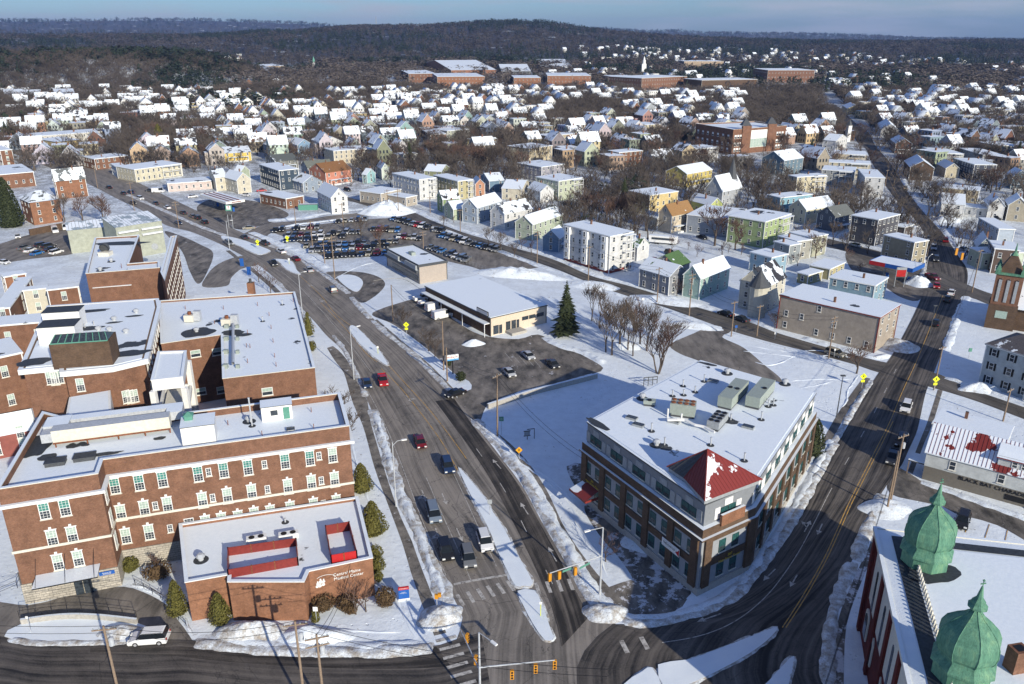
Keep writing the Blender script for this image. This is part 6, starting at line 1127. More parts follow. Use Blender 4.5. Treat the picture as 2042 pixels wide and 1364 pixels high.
# college and mill buildings beyond the town
def bigbox(L, N, Rr, z, mat, label, fl=3, sp=4.5, roofrise=0, name='college_building', cat='building', grp='brick college buildings'):
    return F(L, N, Rr, z + 3, (.4,.3,.2), label, fl, name, grp, wallmat=mat, chim=0, sp=sp, cat=cat, wk='house', skip=.05, trim='trim')
bigbox((862,146),(872,153),(963,151),13,'brick2','broad orange brick college building with a shallow snowy gable',3); bigbox((1020,150),(1025,155),(1075,153),12,'brick2','orange brick dormitory right of the broad college building',3); bigbox((1088,145),(1092,151),(1175,149),12,'brick2','pair of orange brick dormitories below the field house',3); bigbox((1357,120),(1365,122),(1443,122),16,'painted','long cream mill-like block far right of the college',5); bigbox((1270,150),(1280,156),(1370,152),13,'brick','brick college building below the white cupola',3); bigbox((1385,156),(1400,160),(1510,158),11,'brickdark','dark arena with an arched snowy roof',1); bigbox((1528,136),(1532,140),(1625,140),16,'brick','long red brick school with steep gables far right',3); bigbox((480,128),(500,132),(560,130),10,'painted','pale yellow hall among trees at the far left',3); bigbox((800,140),(815,147),(865,145),12,'brick','brick college hall with small gables',3); bigbox((1200,150),(1245,155),(1275,152),10,'painted','glass-fronted college hall left of the cupola',3)
def gableb(L, N, Rr, z, rise, mat, label, snow=.98): 
    t = G(L, N, Rr, z + 2.5, rise, 'R', (.3,.2,.1), sl, snow, label, 2, name='college_building', group='brick college buildings', cat='building', chim=False, wk='house', sp=5)
    [c_.data.materials.__setitem__(0, M[mat]) for c_ in t.children if c_.name.startswith('wall')]
gableb((840,128),(900,140),(945,132),10,12,'brick2','brick hall with a huge steep snowy roof'); gableb((1060,122),(1078,132),(1135,130),9,9,'darkgrey','dark field house with a big snowy roof'); gableb((990,135),(1000,142),(1050,138),9,9,'darkgrey','dark winged hall with steep snowy roofs'); gableb((755,118),(762,124),(790,120),8,5,'brick','small brick hall with a steep roof, left of two'); gableb((790,120),(796,128),(818,124),8,6,'brick','small brick hall with a steep roof, right of two')
c = P(1283,150); t = thing('white_cupola', (c.x,c.y,0), 0, 'tall white cupola over the brick college building', 'tower'); MB().box(-4,-4,0,4,4,20).build('base', M['white'], t, True); MB().lathe([(3,20),(3,26),(2,26.5),(1.6,30),(.1,33)],8).build('lantern', M['white'], t, True)
c = P(627,140); t = thing('green_steeple', (c.x,c.y,0), 0, 'white tower with a green pointed cap far left of the college', 'steeple'); MB().box(-3,-3,0,3,3,16).build('tower', M['white'], t, True); MB().lathe([(3,16),(2.4,21),(.1,28)],8).build('cap', M['green'], t, True)
G((8,184),(10,192),(48,190),9,5,'R',(.3,.1,.08),dk,.7,'red brick mansion at the foot of the wooded hill, left half',2); G((44,185),(46,193),(84,191),8,5,'R',(.32,.1,.08),dk,.9,'red brick mansion at the foot of the wooded hill, right half',2); G((106,182),(110,192),(150,190),8,5,'R',(.55,.42,.2),dk,.7,'yellow mansion with gables below the wooded hill',2)
# ------------------------------------------------------------------ street furniture
def lamp(px, py, tpx, tpy, ax, ay, label, mat='galv', kind='cobra', name='street_lamp', h=None):
    b = P(px, py); h = h or max(5, zat(tpx, tpy, b.x, b.y)); t = thing(name, (b.x, b.y, 0), 0, label, 'street lamp'); MB().cyl((0,0,0),(0,0,h),.13,.07,8).build('pole', M[mat], t, True)
    if kind == 'cobra':
        e = P(ax, ay, h); d = Vector((e.x - b.x, e.y - b.y, 0)); L = min(3, max(1.2, d.length)); d = d.normalized(); q = MB(); q.cyl((0,0,h-.6), d*L*.5 + Vector((0,0,h+.1)), .05, n=6).cyl(d*L*.5 + Vector((0,0,h+.1)), d*L + Vector((0,0,h+.15)), .05, n=6); q.build('arm', M[mat], t, True); MB().cbox(d*(L+.3) + Vector((0,0,h+.15)), (.85,.32,.16), math.atan2(d.y,d.x)).build('lamp_head', M['white'], t, True)
    else: MB().cbox((0,0,h+.1),(.9,.5,.2)).build('lamp_head', M['darkgrey'], t, True)
    return t, h, b
lamp(790,1010,787,882,802,879,'white lamp post on the left snow bank beside the dark red sedan'); lamp(706,757,700,655,712,652,'lamp post by the tip of the long snowy island near the red pickup'); lamp(603,626,598,545,606,543,'lamp post behind the largest flat roof beside the turning arrows')
lamp(1668,831,1680,750,1680,750,'dark parking lamp on a wooden-coloured pole on the snowy lot right of the office block','darkgrey','box'); lamp(1853,670,1865,610,1858,608,'dark pole at the edge of the snow beside the brick church','darkgrey','box'); lamp(1845,545,1852,512,1862,506,'lamp post with a curved arm at the far crossroads'); lamp(458,497,452,440,460,440,'thin lamp post on the island near the pedestrian signs')
def sighead(t, p, rz, n=3):
    q = MB(); q.cbox(p, (.42,.30,1.15), rz); q.build('signal_head', M['orange'], t); f = Vector((math.sin(rz), -math.cos(rz), 0)); q = MB(); [q.cyl(p + f*.15 + Vector((0,0,z)), p + f*.19 + Vector((0,0,z)), .13, n=8) for z in (-.36,0,.36)]; q.build('signal_lens', M['black'], t)
def mast(px, py, h, tips, label, lampdir=None, z=6.0):
    b = P(px, py); t = thing('traffic_signal', (b.x,b.y,0), 0, label, 'traffic signal'); MB().cyl((0,0,0),(0,0,h),.15,.09,8).build('pole', M['galv'], t, True)
    e = P(*tips[0], z); MB().cyl((b.x,b.y,z+.3), e + Vector((0,0,.6)), .10, .06, 7).build('mast_arm', M['galv'], t)
    for q in tips[:3]: p = P(*q, z); d = (e - b); sighead(t, p, math.atan2(d.y,d.x))
    if lampdir: e2 = P(*lampdir, h); d = Vector((e2.x-b.x, e2.y-b.y, 0)).normalized(); MB().cyl((b.x,b.y,h), b + d*2.0 + Vector((0,0,h+.15)), .05, n=6).build('arm', M['galv'], t); MB().cbox(b + d*2.4 + Vector((0,0,h+.18)), (.85,.3,.15), math.atan2(d.y,d.x)).build('lamp_head', M['white'], t)
    return t, b
t, b = mast(1196,1187,10.7,[(1096,1151),(1115,1147),(1147,1139)],'signal mast with three yellow heads and green street-name signs beside the snowy corner',(1188,1056))
p = P(1132,1136,6.2); MB().cbox(p,(1.6,.05,.3),math.atan2(b.y-p.y,b.x-p.x)).build('street_name_sign', M['green'], t); p = P(1166,1128,6.2); MB().cbox(p,(1.8,.05,.3),math.atan2(b.y-p.y,b.x-p.x)).build('street_name_sign', M['green'], t)
t, b = mast(958,1420,11.0,[(1106,1325),(1068,1333),(1021,1345)],'signal mast with lamp and three yellow heads along the bottom edge',(985,1285),6.0)
e = P(917,1253,5.8); MB().cyl((b.x,b.y,5.9), e, .09, .05, 7).build('mast_arm', M['galv'], t); sighead(t, P(932,1272,5.6), 1.2); sighead(t, P(949,1316,5.6), 1.2)
t = thing('pedestrian_signal', tuple(P(872,1222)), 0, 'pale pole with a yellow pedestrian signal on the pile of dirty snow', 'traffic signal'); MB().cyl((0,0,0),(0,0,2.6),.06,n=7).build('pole', M['galv'], t, True); MB().box(-.25,-.18,2.3,.2,.18,2.9).box(.15,-.2,2.6,.6,.16,3.1).build('signal_head', M['orange'], t, True)
for px, py, w_, lb in ((1900,537,.4,'left'),(1911,547,.4,'right')): t = thing('traffic_signal', tuple(P(px,py,0)), 0, 'yellow signal head hanging over the far crossroads, %s of two' % lb, 'traffic signal'); t.location.z = 5; MB().cbox((0,0,.8),(.7,.4,2.2)).build('signal_head', M['orange'], t, True); MB().cyl((0,0,1.9),(0,0,2.4),.03,n=4).build('hanger', M['black'], t, True)
def utility(px, py, h, rz, label, arms=1, lean=(0,0), trafo=0, lamp_=0, base=None):
    b = base or P(px, py); t = thing('utility_pole', (b.x,b.y,0), 0, label, 'utility pole', 'wooden utility poles'); top = Vector((lean[0],lean[1],h)); MB().cyl((0,0,0), top, .17, .12, 8).build('pole', M['wood'], t, True)
    for k in range(arms): z = h - .5 - k * 1.0; c = top * (z / h); q = MB().cbox(c, (2.5,.12,.14), rz); q.build('crossarm', M['wood'], t, True); q = MB(); [q.lathe([(.05,c.z+.05),(.09,c.z+.15),(.04,c.z+.3)],6,(c.x+math.cos(rz)*s, c.y+math.sin(rz)*s)) for s in (-1.1,-.5,.5,1.1)]; q.build('insulator', M['grey'], t, True)
    for k in range(trafo): a = rz + k * 1.6; MB().lathe([(.28,h-2.6),(.28,h-1.7),(.1,h-1.6)],9,(math.cos(a)*.45+lean[0]*.85, math.sin(a)*.45+lean[1]*.85)).build('transformer', M['galv'], t, True)
    return t, b + top
WIRES = []
def pole_at(px, py, tpx, tpy, rz, label, **k):
    b = P(px, py); h = min(14, max(7, zat(tpx, tpy, b.x, b.y))); return utility(px, py, h, rz, label, **k)[1]
b1 = P(252,1400); u1 = utility(0,0,11.5,.15,'wooden pole with cut-outs and a transformer rising from the bottom edge at the left',arms=1,trafo=2,base=Vector((b1.x, b1.y-1, 0)))[1]
b2_ = P(628,1420); u2 = utility(0,0,12.5,.2,'orange-brown wooden pole at the bottom edge below the clinic, with crossarm',arms=1,trafo=1,base=Vector((b2_.x-1.0,b2_.y,0)))[1]; u3 = utility(0,0,11,.3,'grey wooden pole beside the orange-brown one at the bottom edge',arms=2,trafo=2,base=Vector((b2_.x+1.2,b2_.y-.3,0)))[1]
u4 = pole_at(992,872,992,745,.9,'wooden pole with a guy wire beside the green route sign'); u5 = pole_at(885,738,882,640,.9,'tall pole beside the drugstore sign',arms=0); u6 = pole_at(892,760,890,692,.9,'shorter wooden pole in front of the drugstore sign',arms=0); u7 = pole_at(784,641,778,568,.9,'wooden pole at the top corner of the shop car park',arms=0)
u8 = pole_at(1775,1004,1812,865,.5,'front wooden pole beside the right street, nearest the green dome',trafo=1); u9 = pole_at(1768,1020,1800,900,.5,'second wooden pole close behind the front one on the right street',arms=0); u10 = pole_at(1862,778,1875,690,.5,'wooden pole with a pedestrian sign at the corner of the right street'); u11 = pole_at(1938,583,1965,497,.5,'tall wooden pole by the snowy corner near the brick church')
for i, (px, py, tx, ty) in enumerate([(1071,525,1074,460),(1173,560,1177,490),(1310,604,1316,533),(1374,630,1380,545),(1458,671,1464,600),(1509,670,1515,608),(1652,715,1660,630),(918,462,919,417),(795,428,795,376),(774,424,774,378),(590,449,588,395),(858,425,857,400),(845,510,845,460),(624,500,623,440),(648,526,647,485),(668,560,666,470),(685,455,684,405),(268,420,262,363),(357,455,353,401),(195,375,188,330),(1765,371,1768,338),(1863,425,1866,382),(2000,840,2007,775)]):
    WIRES.append(pole_at(px, py, tx, ty, .6, 'wooden pole %s' % ['opposite the blue cottage on the back street','in front of the white four-storey block','left of the grey weathered house on the back street','in front of the mint green house on the back street','at the corner of the gravel turnaround','just past the gravel turnaround on the back street','where the tan sport utility car is passing','opposite the grey-blue house','right of two at the bend of the back street','left of two at the bend of the back street','beside the brick shop by the car park','near the dark green gabled house','between the parked cars behind the bank building','left of two lamps along the car park edge','short one at the lower edge of the car park','tall one beside the looping bank drive','by the upper rows of the car park','in front of the cream mansard house','near the pale metal hall beside the main road','by the brick mansion on the main road','beside the balconied house on the right street','right of the right street by the big white house','in front of the shuttered house'][i], arms=1 if i % 3 else 2))
def wire(a, b, sag=.9, r=.022, label='thin overhead wire'):
    q = MB(); pv = a
    for k in range(1, 13): f = k / 12; p = a.lerp(b, f) - Vector((0,0,4*sag*f*(1-f))); q.cyl(pv, p, r, n=3, cap=False); pv = p
    return tag(q.build('overhead_wire', M['black']), label, 'wire', 'overhead wires')
ch = [u10, u8, u1]; 
for i, (a_, b_, lb) in enumerate([(u2,u3 + Vector((30,-6,1)),'overhead wire running right along the bottom edge'),(u1,u1 + Vector((-40,4,0)),'overhead wire running left along the bottom edge'),(u8,P(1640,1380,11),'overhead wire beside the domed hall above the right street'),(u11,u10,'overhead wire along the snowy church lawn'),(u10,u8,'overhead wire along the right street above the restaurant corner'),(u4,P(1160,903,9.2),'overhead wire from the pole by the route sign to the office block'),(u4,u6,'overhead wire between the poles beside the drugstore car park'),(u7,u5,'overhead wire above the shop car park'),(u3,P(700,1120,5.9),'overhead wire dropping from the bottom poles to the clinic'),(u1,u2,'overhead wire between the bottom-edge poles'),(WIRES[0],WIRES[1],'overhead wire along the back street by the blue cottage'),(WIRES[1],WIRES[2],'overhead wire in front of the four-storey block'),(WIRES[2],WIRES[3],'overhead wire in front of the grey weathered house'),(WIRES[3],WIRES[4],'overhead wire past the mint green house'),(WIRES[4],WIRES[6],'overhead wire in front of the large tan building'),(WIRES[7],WIRES[0],'overhead wire along the snowy yards of the back street')]): wire(a_, b_, 1.2, .032, lb); wire(a_ - Vector((0,0,.9)), b_ - Vector((0,0,.9)), 1.3, .03, lb + ', lower strand')
def sign(px, py, h, shape, mat, label, face=None, w=.75, rz=0, post='galv', name='road_sign', txt=None, plate2=None):
    b = P(px, py); t = thing(name, (b.x,b.y,0), rz, label, 'sign'); MB().cyl((0,0,0),(0,0,h),.045,n=6).build('post', M[post], t, True); q = MB()
    if shape == 'diamond': q.add([(0,-.06,h-w*.9),(w*.75,-.06,h-w*.15),(0,-.06,h+w*.6),(-w*.75,-.06,h-w*.15),(0,-.03,h-w*.9),(w*.75,-.03,h-w*.15),(0,-.03,h+w*.6),(-w*.75,-.03,h-w*.15)], [(0,1,2,3),(7,6,5,4)]); 
    else: q.box(-w/2,-.07,h-w*1.1,w/2,-.03,h)
    q.build('sign_plate', M[mat], t, True)
    if plate2: MB().box(-w*.4,-.07,h-w*1.5,w*.4,-.03,h-w*.95).build('arrow_plate', M[mat], t, True)
    if shape == 'diamond' and mat == 'yellow': MB().cyl((.02,-.09,h+.12),(.02,-.07,h+.12),.08,n=8).box(-.06,-.09,h-.3,.10,-.07,h+.02).box(-.16,-.09,h-.22,.02,-.07,h-.12).build('walker_mark', M['black'], t, True)
    if shape == 'diamond' and mat == 'amber': MB().box(-.14,-.09,h-.35,-.06,-.07,h+.15).box(.06,-.09,h-.35,.14,-.07,h+.15).build('lane_mark', M['black'], t, True)
    if txt: text(txt, w*.32, .005, t, (0,-.08,h-w*.55), (R(90),0,0), face or 'black')
    return t
for i, (px, py) in enumerate([(811,668),(593,497),(574,489),(1718,774),(1862,780)]): 
    lb = ['by the bare tree at the edge of the shop car park','on the car park side of the main road','on the upper snowy island','at the snowy corner beside the gravel lot','on the wooden pole at the right street corner'][i]
    if i == 2: sign(515,497,2.9,'diamond','yellow','fluorescent walking-person sign on the upper snowy island',plate2=1,w=1.0)
    else: sign(px if i != 1 else 574, py if i != 1 else 489, 2.9, 'diamond', 'yellow', 'fluorescent walking-person sign ' + lb, plate2=1, w=1.0) if i != 2 else None
sign(1035,918,2.2,'diamond','amber','amber diamond lane sign on the snow below the wooden pole',w=.85); sign(977,1028,2.9,'rect','grey','pair of grey sign backs on one post on the long island',w=.7); sign(1078,1230,2.4,'rect','white','white sign on a yellow post on the last island',w=.35,post='yellow'); sign(754,706,2.0,'rect','white','white keep-right sign on a yellow post on the snowy island',w=.45,post='yellow'); sign(577,527,2.0,'rect','white','white keep-right sign on a yellow post on the small upper island',w=.6,post='yellow'); sign(713,664,1.6,'rect','grey','small bare sign post at the upper end of the snowy island',w=.2)
sign(1000,867,3.8,'rect','green','green route sign on a metal post beside the wooden pole',w=.85,txt='202',face='white'); sign(1663,712,2.1,'rect','white','small white sign behind the tan sport utility car',w=.4); sign(1282,605,1.6,'rect','white','small white sign beside the back street',w=.6); sign(1545,676,1.8,'rect','white','small white sign on the snowy field by the back street',w=.5); sign(1467,662,1.8,'rect','blue','small blue sign by the gravel turnaround',w=.6)
sign(1931,715,2.6,'rect','green','green and white corner sign on the snowy church lawn',w=.8); sign(62,1262,2.6,'rect','white','small sign with a crossbar at the left end of the island by the drive',w=.3); sign(632,1243,2.6,'rect','white','white sign on a post between the two round bushes by the clinic',w=.6)
t = thing('sign_frame', tuple(P(1053,876)), .25, 'grey sign panel in a black frame with a tall bracket on the shaded snow', 'sign'); MB().box(-.75,-.04,.8,.35,.04,1.7).build('panel', M['grey'], t, True); MB().box(-.85,-.06,.7,.45,.06,.82).box(-.85,-.06,1.68,.45,.06,1.8).box(-.2,-.05,0,-.1,.05,.75).box(1.15,-.05,0,1.25,.05,2.1).box(-.2,-.05,2.0,1.25,.05,2.12).build('frame', M['black'], t, True)
t = thing('hospital_sign', tuple(P(806,1197)), R(12), 'blue hospital direction board with a red band beside the sidewalk', 'sign'); MB().box(-.75,-.12,0,.75,.12,.35).build('base', M['white'], t, True); MB().box(-.7,-.1,.35,.7,.1,1.75).build('board', M['blue'], t, True); MB().box(-.7,-.12,1.75,.7,.12,2.15).build('red_band', M['red'], t, True); text('EMERGENCY', .2, .004, t, (0,-.13,1.95), (R(90),0,0), 'white'); text('Hospital\nMain Entrance', .16, .004, t, (-.05,-.11,1.3), (R(90),0,0), 'white')
t = thing('drugstore_sign', tuple(P(902,745)), R(20), 'white and blue drugstore sign on a black post beside the wooden poles', 'sign'); MB().box(.0,-.12,0,.25,.12,3.2).build('post', M['black'], t, True); MB().box(-1.4,-.15,3.2,1.5,.15,4.5).build('sign_box', M['white'], t, True); MB().box(-1.4,-.17,3.2,1.5,-.15,3.55).build('blue_stripe', plain('light_blue', (.10,.35,.65)), t, True); text('Walgreens', .55, .005, t, (.05,-.17,4.0), (R(90),0,0), 'red')
t = thing('fuel_sign', tuple(P(461,455)), 0, 'tall green, white and red fuel station sign beside the main road', 'sign'); MB().box(-.9,-.1,0,-.7,.1,9).box(.7,-.1,0,.9,.1,9).build('post', M['grey'], t, True); MB().box(-1.2,-.2,6.8,1.2,.2,9).build('panel', M['green'], t, True); MB().box(-.8,-.22,7.3,.8,-.2,8.8).build('white_panel', M['white'], t, True); text('7', 1.5, .01, t, (0,-.24,8.05), (R(90),0,0), 'red'); MB().box(-1.1,-.2,5.4,1.1,.2,6.6).build('price_panel', M['darkgrey'], t, True)
t = thing('price_sign', tuple(P(1792,572)), 0, 'red fuel price sign between two posts near the canopy at the right', 'sign'); MB().box(-1.5,-.1,0,-1.35,.1,6).box(1.35,-.1,0,1.5,.1,6).build('post', M['grey'], t, True); MB().box(-1.35,-.15,3.2,1.35,.15,5.2).build('panel', M['red'], t, True); MB().box(-1.35,-.15,5.25,1.35,.15,6).build('panel', M['grey'], t, True)
# walls, railings, hydrants
def rail(pts, h, label, mat='black', name='railing', z=.0, step=1.8, panel=False):
    l = W(pts); t = thing(name, (l[0].x,l[0].y,0), 0, label, 'railing' if not panel else 'fence'); l2, L = resample(crom(l, 1), max(3, int(sum((b-a).length for a,b in zip(l,l[1:]))/step)+1)); q = MB(); po = MB()
    for i, p in enumerate(l2):
        po.cyl(p + Vector((0,0,z)), p + Vector((0,0,z+h)), .035, n=5)
        if i:
            for zz in (h, h*.5): q.cyl(l2[i-1] + Vector((0,0,z+zz)), p + Vector((0,0,z+zz)), .025, n=4)
    po.build('post', M[mat], t); q.build('rail', M[mat], t); return t
t = thing('retaining_wall', tuple(P(42,1245)), 0, 'pale concrete retaining wall with rust stains beside the curved drive', 'wall'); l = crom(W([(42,1247),(90,1240),(141,1236),(200,1238),(273,1246)]),1); q = MB()
for a_, b_ in zip(l, l[1:]): d = b_-a_; q.cbox((a_+b_)/2 + Vector((0,.15,.42)), (d.length+.02,.3,.85), math.atan2(d.y,d.x), 0, 1)
q.build('wall', [M['concrete'], M['snow']], t); rail([(42,1243),(90,1236),(141,1231),(200,1233),(275,1242)],1.1,'black railing along the concrete wall of the curved drive',z=.85)
rail([(270,1166),(300,1182),(335,1206),(352,1232),(372,1250)],1.0,'black railing along the curved kerb in front of the low clinic'); rail([(0,1188),(30,1180),(45,1150)],1.2,'black railing at the left edge beside the long brick block')
t = thing('retaining_wall', tuple(P(973,812)), 0, 'long stone block retaining wall topped with snow below the shop car park', 'wall'); q = MB()
for (a_, b_) in zip(W([(973,815),(1060,787),(1120,772),(1190,754)]), W([(1060,787),(1120,772),(1190,754),(1190,754)])):
    d = b_-a_
    if d.length > .1: q.cbox((a_+b_)/2 + Vector((0,0,.45)), (d.length+.05,.5,1.3), math.atan2(d.y,d.x), 0, 1)
q.build('wall', [M['concrete'], M['snow']], t); rail([(855,498),(900,516),(950,534),(985,550)],1.5,'chain-link fence behind the bank building','grey','chain_fence',panel=True); rail([(745,560),(800,556),(840,578)],.1,'low kerb rail in the snow by the bank','concrete')
t = thing('rear_wall', tuple(P(60,478)), 0, 'dark red wall capped with snow behind the rear hospital lot', 'wall'); a_, b_ = P(60,470), P(150,452); d = b_-a_; MB().cbox((a_+b_)/2 + Vector((0,0,1.2)), (d.length,.4,2.6), math.atan2(d.y,d.x), 0, 1).build('wall', [M['brickdark'], M['snow']], t)
t = thing('loading_dock', tuple(P(1283,770)), .2, 'dark wooden dock frame beside the bare tree behind the office block', 'dock'); q = MB(); [q.box(x,0,0,x+.12,.12,2.0) for x in (0,1,2,3)]; q.box(0,0,1.2,3.1,.1,1.35).box(0,0,1.85,3.1,.1,2); q.build('frame', M['darkgrey'], t, True)
for px, py, lb in ((483,531,'left'),(497,548,'right')): t = thing('blue_banner', tuple(P(px,py)), 0, 'blue hospital entrance board, %s of two by the curved drive' % lb, 'sign'); MB().box(-.6,-.08,0,.6,.08,2.6).build('board', M['blue'], t, True)
# ------------------------------------------------------------------ vehicles
CARS = [('suv',967,1086,975,1110,'white','white sport utility car, rightmost of the four waiting at the stop line'),('suv',934,1118,940,1142,'grey','grey sport utility car with a roof rack, lowest of the waiting cars'),('suv',889,1104,896,1128,'black','black sport utility car, leftmost of the waiting cars'),('van',865,1030,872,1055,'steel','blue-grey minivan behind the waiting cars'),('suv',893,935,901,958,'navy','dark blue sport utility car beside the yellow line'),('sedan',838,886,845,905,'darkred','dark red sedan on the main road near the white lamp post'),('pickup',764,763,770,785,'red','bright red pickup going down the main road'),('sedan',732,769,738,790,'navy','dark blue car at the left kerb beside the red pickup'),('sedan',908,789,885,797,'black','black sedan turning out of the shop car park'),('suv',664,582,650,565,'grey','dark wagon heading up the main road'),('sedan',617,541,602,528,'silver','silver sedan heading up the main road behind the red one'),('sedan',590,519,575,510,'darkred','dark red sedan heading up the main road by the small island'),('pickup',546,528,560,545,'black','black pickup coming down beside the curved drive'),('sedan',561,504,545,496,'white','white sedan heading up the main road'),('pickup',528,488,512,481,'dark','dark pickup heading up the main road by the walking sign'),('sedan',488,476,472,468,'dark','dark sedan heading up past the car park corner'),('van',457,488,472,498,'grey','grey van coming down beside the upper island'),('suv',299,1279,270,1281,'white','white boxy sport utility car leaving the hospital drive'),
 ('sedan',1015,747,1028,760,'silver','silver hatchback on the left of the shop car park'),('sedan',1053,713,1066,724,'silver','silver car farther back in the shop car park'),('sedan',1102,730,1115,742,'dark','dark car at the shaded end of the shop car park'),('cargo',882,634,905,629,'white','white van with a ladder rack, nearest of the row beside the shop'),('cargo',868,618,892,613,'white','white van with an orange rack, second in the row beside the shop'),('pickup',852,606,875,601,'white','white pickup, third in the row beside the shop'),('pickup',842,598,865,594,'white','white pickup farthest back beside the shop'),
 ('suv',1665,709,1690,717,'tan','tan sport utility car on the back street'),('sedan',1447,629,1425,621,'black','black car parked in front of the turreted house, left'),('sedan',1478,640,1455,631,'dark','dark car parked in front of the turreted house, right'),('suv',1806,817,1800,835,'white','white sport utility car on the right street'),('pickup',1780,918,1772,940,'dark','dark pickup parked by the poles on the right street'),('suv',1797,885,1790,905,'black','black car parked behind the dark pickup'),('sedan',1867,573,1868,595,'red','bright red car crossing the far junction'),('pickup',1859,556,1880,565,'darkred','red pickup parked by the snow pile at the far junction'),('sedan',1896,587,1900,570,'white','white car just below the far junction'),('sedan',1888,600,1893,582,'dark','dark car with lit tail lights below the far junction'),('sedan',1865,648,1872,630,'black','black car on the right street above the shadow'),('suv',1918,1044,1912,1062,'black','black sport utility car parked beside the green dome'),
 ('suv',1861,497,1863,515,'silver','silver car queueing above the far junction, first'),('suv',1866,520,1868,540,'dark','dark car queueing above the far junction, second'),('sedan',1852,478,1856,495,'grey','grey car queueing above the far junction, third'),('suv',1884,482,1876,465,'darkred','dark red car climbing the right street'),('sedan',1805,377,1800,365,'tan','pale car far up the right street'),
 ('sedan',218,376,200,369,'black','black car on the main road by the brick mansion'),('sedan',247,388,230,381,'dark','dark car on the main road near the blue banner'),('suv',261,386,245,380,'navy','dark blue car beside the cream mansard house'),('suv',280,398,298,405,'white','white sport utility car on the main road far left'),('sedan',265,407,283,414,'black','black car under the pole on the main road far left'),('sedan',311,408,295,400,'dark','dark sedan above the pale metal hall'),('sedan',334,416,318,408,'white','white sedan above the pale metal hall'),('sedan',366,427,350,420,'dark','dark sedan right of the white one above the metal hall'),('suv',394,437,378,430,'black','black car on the main road by the snowy verge'),('sedan',356,447,372,456,'navy','dark blue car at the near kerb by the pole'),('suv',408,446,392,438,'black','black car near the fuel station corner'),('sedan',385,434,370,427,'grey','grey car in the line above the metal hall'),('sedan',300,382,320,382,'dark','dark car parked outside the pink shop'),('cargo',316,384,330,384,'white','white van parked outside the pink shop'),('sedan',384,394,400,392,'white','white car parked beside the pink shop'),('sedan',490,391,506,393,'white','white car on the fuel station forecourt'),('sedan',522,382,538,381,'red','red car parked behind the brick shop'),('sedan',497,457,480,458,'tan','tan car waiting at the side street mouth'),('suv',693,381,700,383,'black','dark wagon beside the bright white gabled house'),('pickup',595,404,607,404,'red','red pickup beside the brick shop'),
 ('suv',1336,508,1350,514,'black','black car parked in the snow behind the four-storey block'),('sedan',1303,522,1313,517,'darkred','dark red car beside the small white house'),('sedan',1400,476,1412,480,'black','black car under the big bare tree'),('sedan',1706,492,1726,497,'silver','silver car parked near the tall dark grey house'),('cargo',110,463,116,472,'white','white van in the rear hospital lot'),('cargo',131,457,134,466,'white','white van beside the pale metal hall'),('sedan',36,474,38,482,'white','white car at the top of the rear hospital lot'),('sedan',48,497,60,493,'grey','grey car at the left of the rear island'),('sedan',60,502,73,497,'white','white car at the left of the rear island'),('sedan',74,508,88,504,'blue','bright blue car on the rear island'),('suv',84,492,98,489,'dark','dark car at the back of the rear island'),('suv',98,494,112,491,'dark','dark green car at the back of the rear island'),('sedan',102,500,116,497,'black','black car in the middle of the rear island'),('suv',113,506,127,502,'white','cream-white car at the right of the rear island'),('sedan',8,526,20,528,'white','white car at the left edge by the rear lot'),('sedan',1920,500,1935,497,'silver','silver car parked in the snow at the right'),('sedan',1940,505,1955,502,'dark','dark car parked in the snow at the right'),('suv',1985,438,2000,440,'dark','dark car by the blue-white building')]
for c_ in CARS: car(*c_, group='vehicles on the streets')
rr_ = random.Random(5); pal = ['black','dark','grey','black','navy','silver','dark','white','dark','steel','white','black','darkred','tan','grey','blue','navy']
ordn = ['first','second','third','fourth','fifth','sixth','seventh','eighth','ninth','tenth','eleventh','twelfth','thirteenth','fourteenth','fifteenth']
for rw, (x0, y0, x1, y1, n, dx, dy) in {'topmost row':(549,462,634,455,7,-8,12),'second row':(563,473,716,465,13,-8,12),'second row rear':(571,482,684,474,9,-8,12),'middle row':(612,493,790,484,15,-9,14),'middle row rear':(622,502,772,493,12,-9,14),'bottom row':(656,514,768,507,8,-9,14),'street-side row upper half':(786,439,880,463,11,-16,9),'street-side row lower half':(884,473,990,501,11,-16,9),'row behind the bank':(860,496,930,521,8,-16,9),'short row beside the bare trees':(732,459,794,462,6,-9,12),'short row right of the middle':(797,474,837,478,5,-9,12),'row by the snow pile':(675,444,729,440,5,-8,11)}.items():
    for i in range(n):
        f = i / max(1, n - 1); px, py = x0 + (x1-x0)*f, y0 + (y1-y0)*f
        if rr_.random() < .07: continue
        cn = rr_.choice(pal); kd = rr_.choice(['sedan','suv','sedan','suv','van','pickup']); 
        if rw.endswith('upper half') and i == 5: cn, kd = 'red', 'pickup'
        car(kd, px + rr_.uniform(-.8,.8), py + rr_.uniform(-.5,.5), px + dx, py + dy, cn, '%s %s, %s from left, car park %s' % ({'dark':'charcoal','steel':'slate','navy':'dark blue'}.get(cn, cn), {'suv':'sport utility car','van':'minivan','pickup':'pickup','sedan':'car'}[kd], ordn[i], rw), 'cars in the big car park')
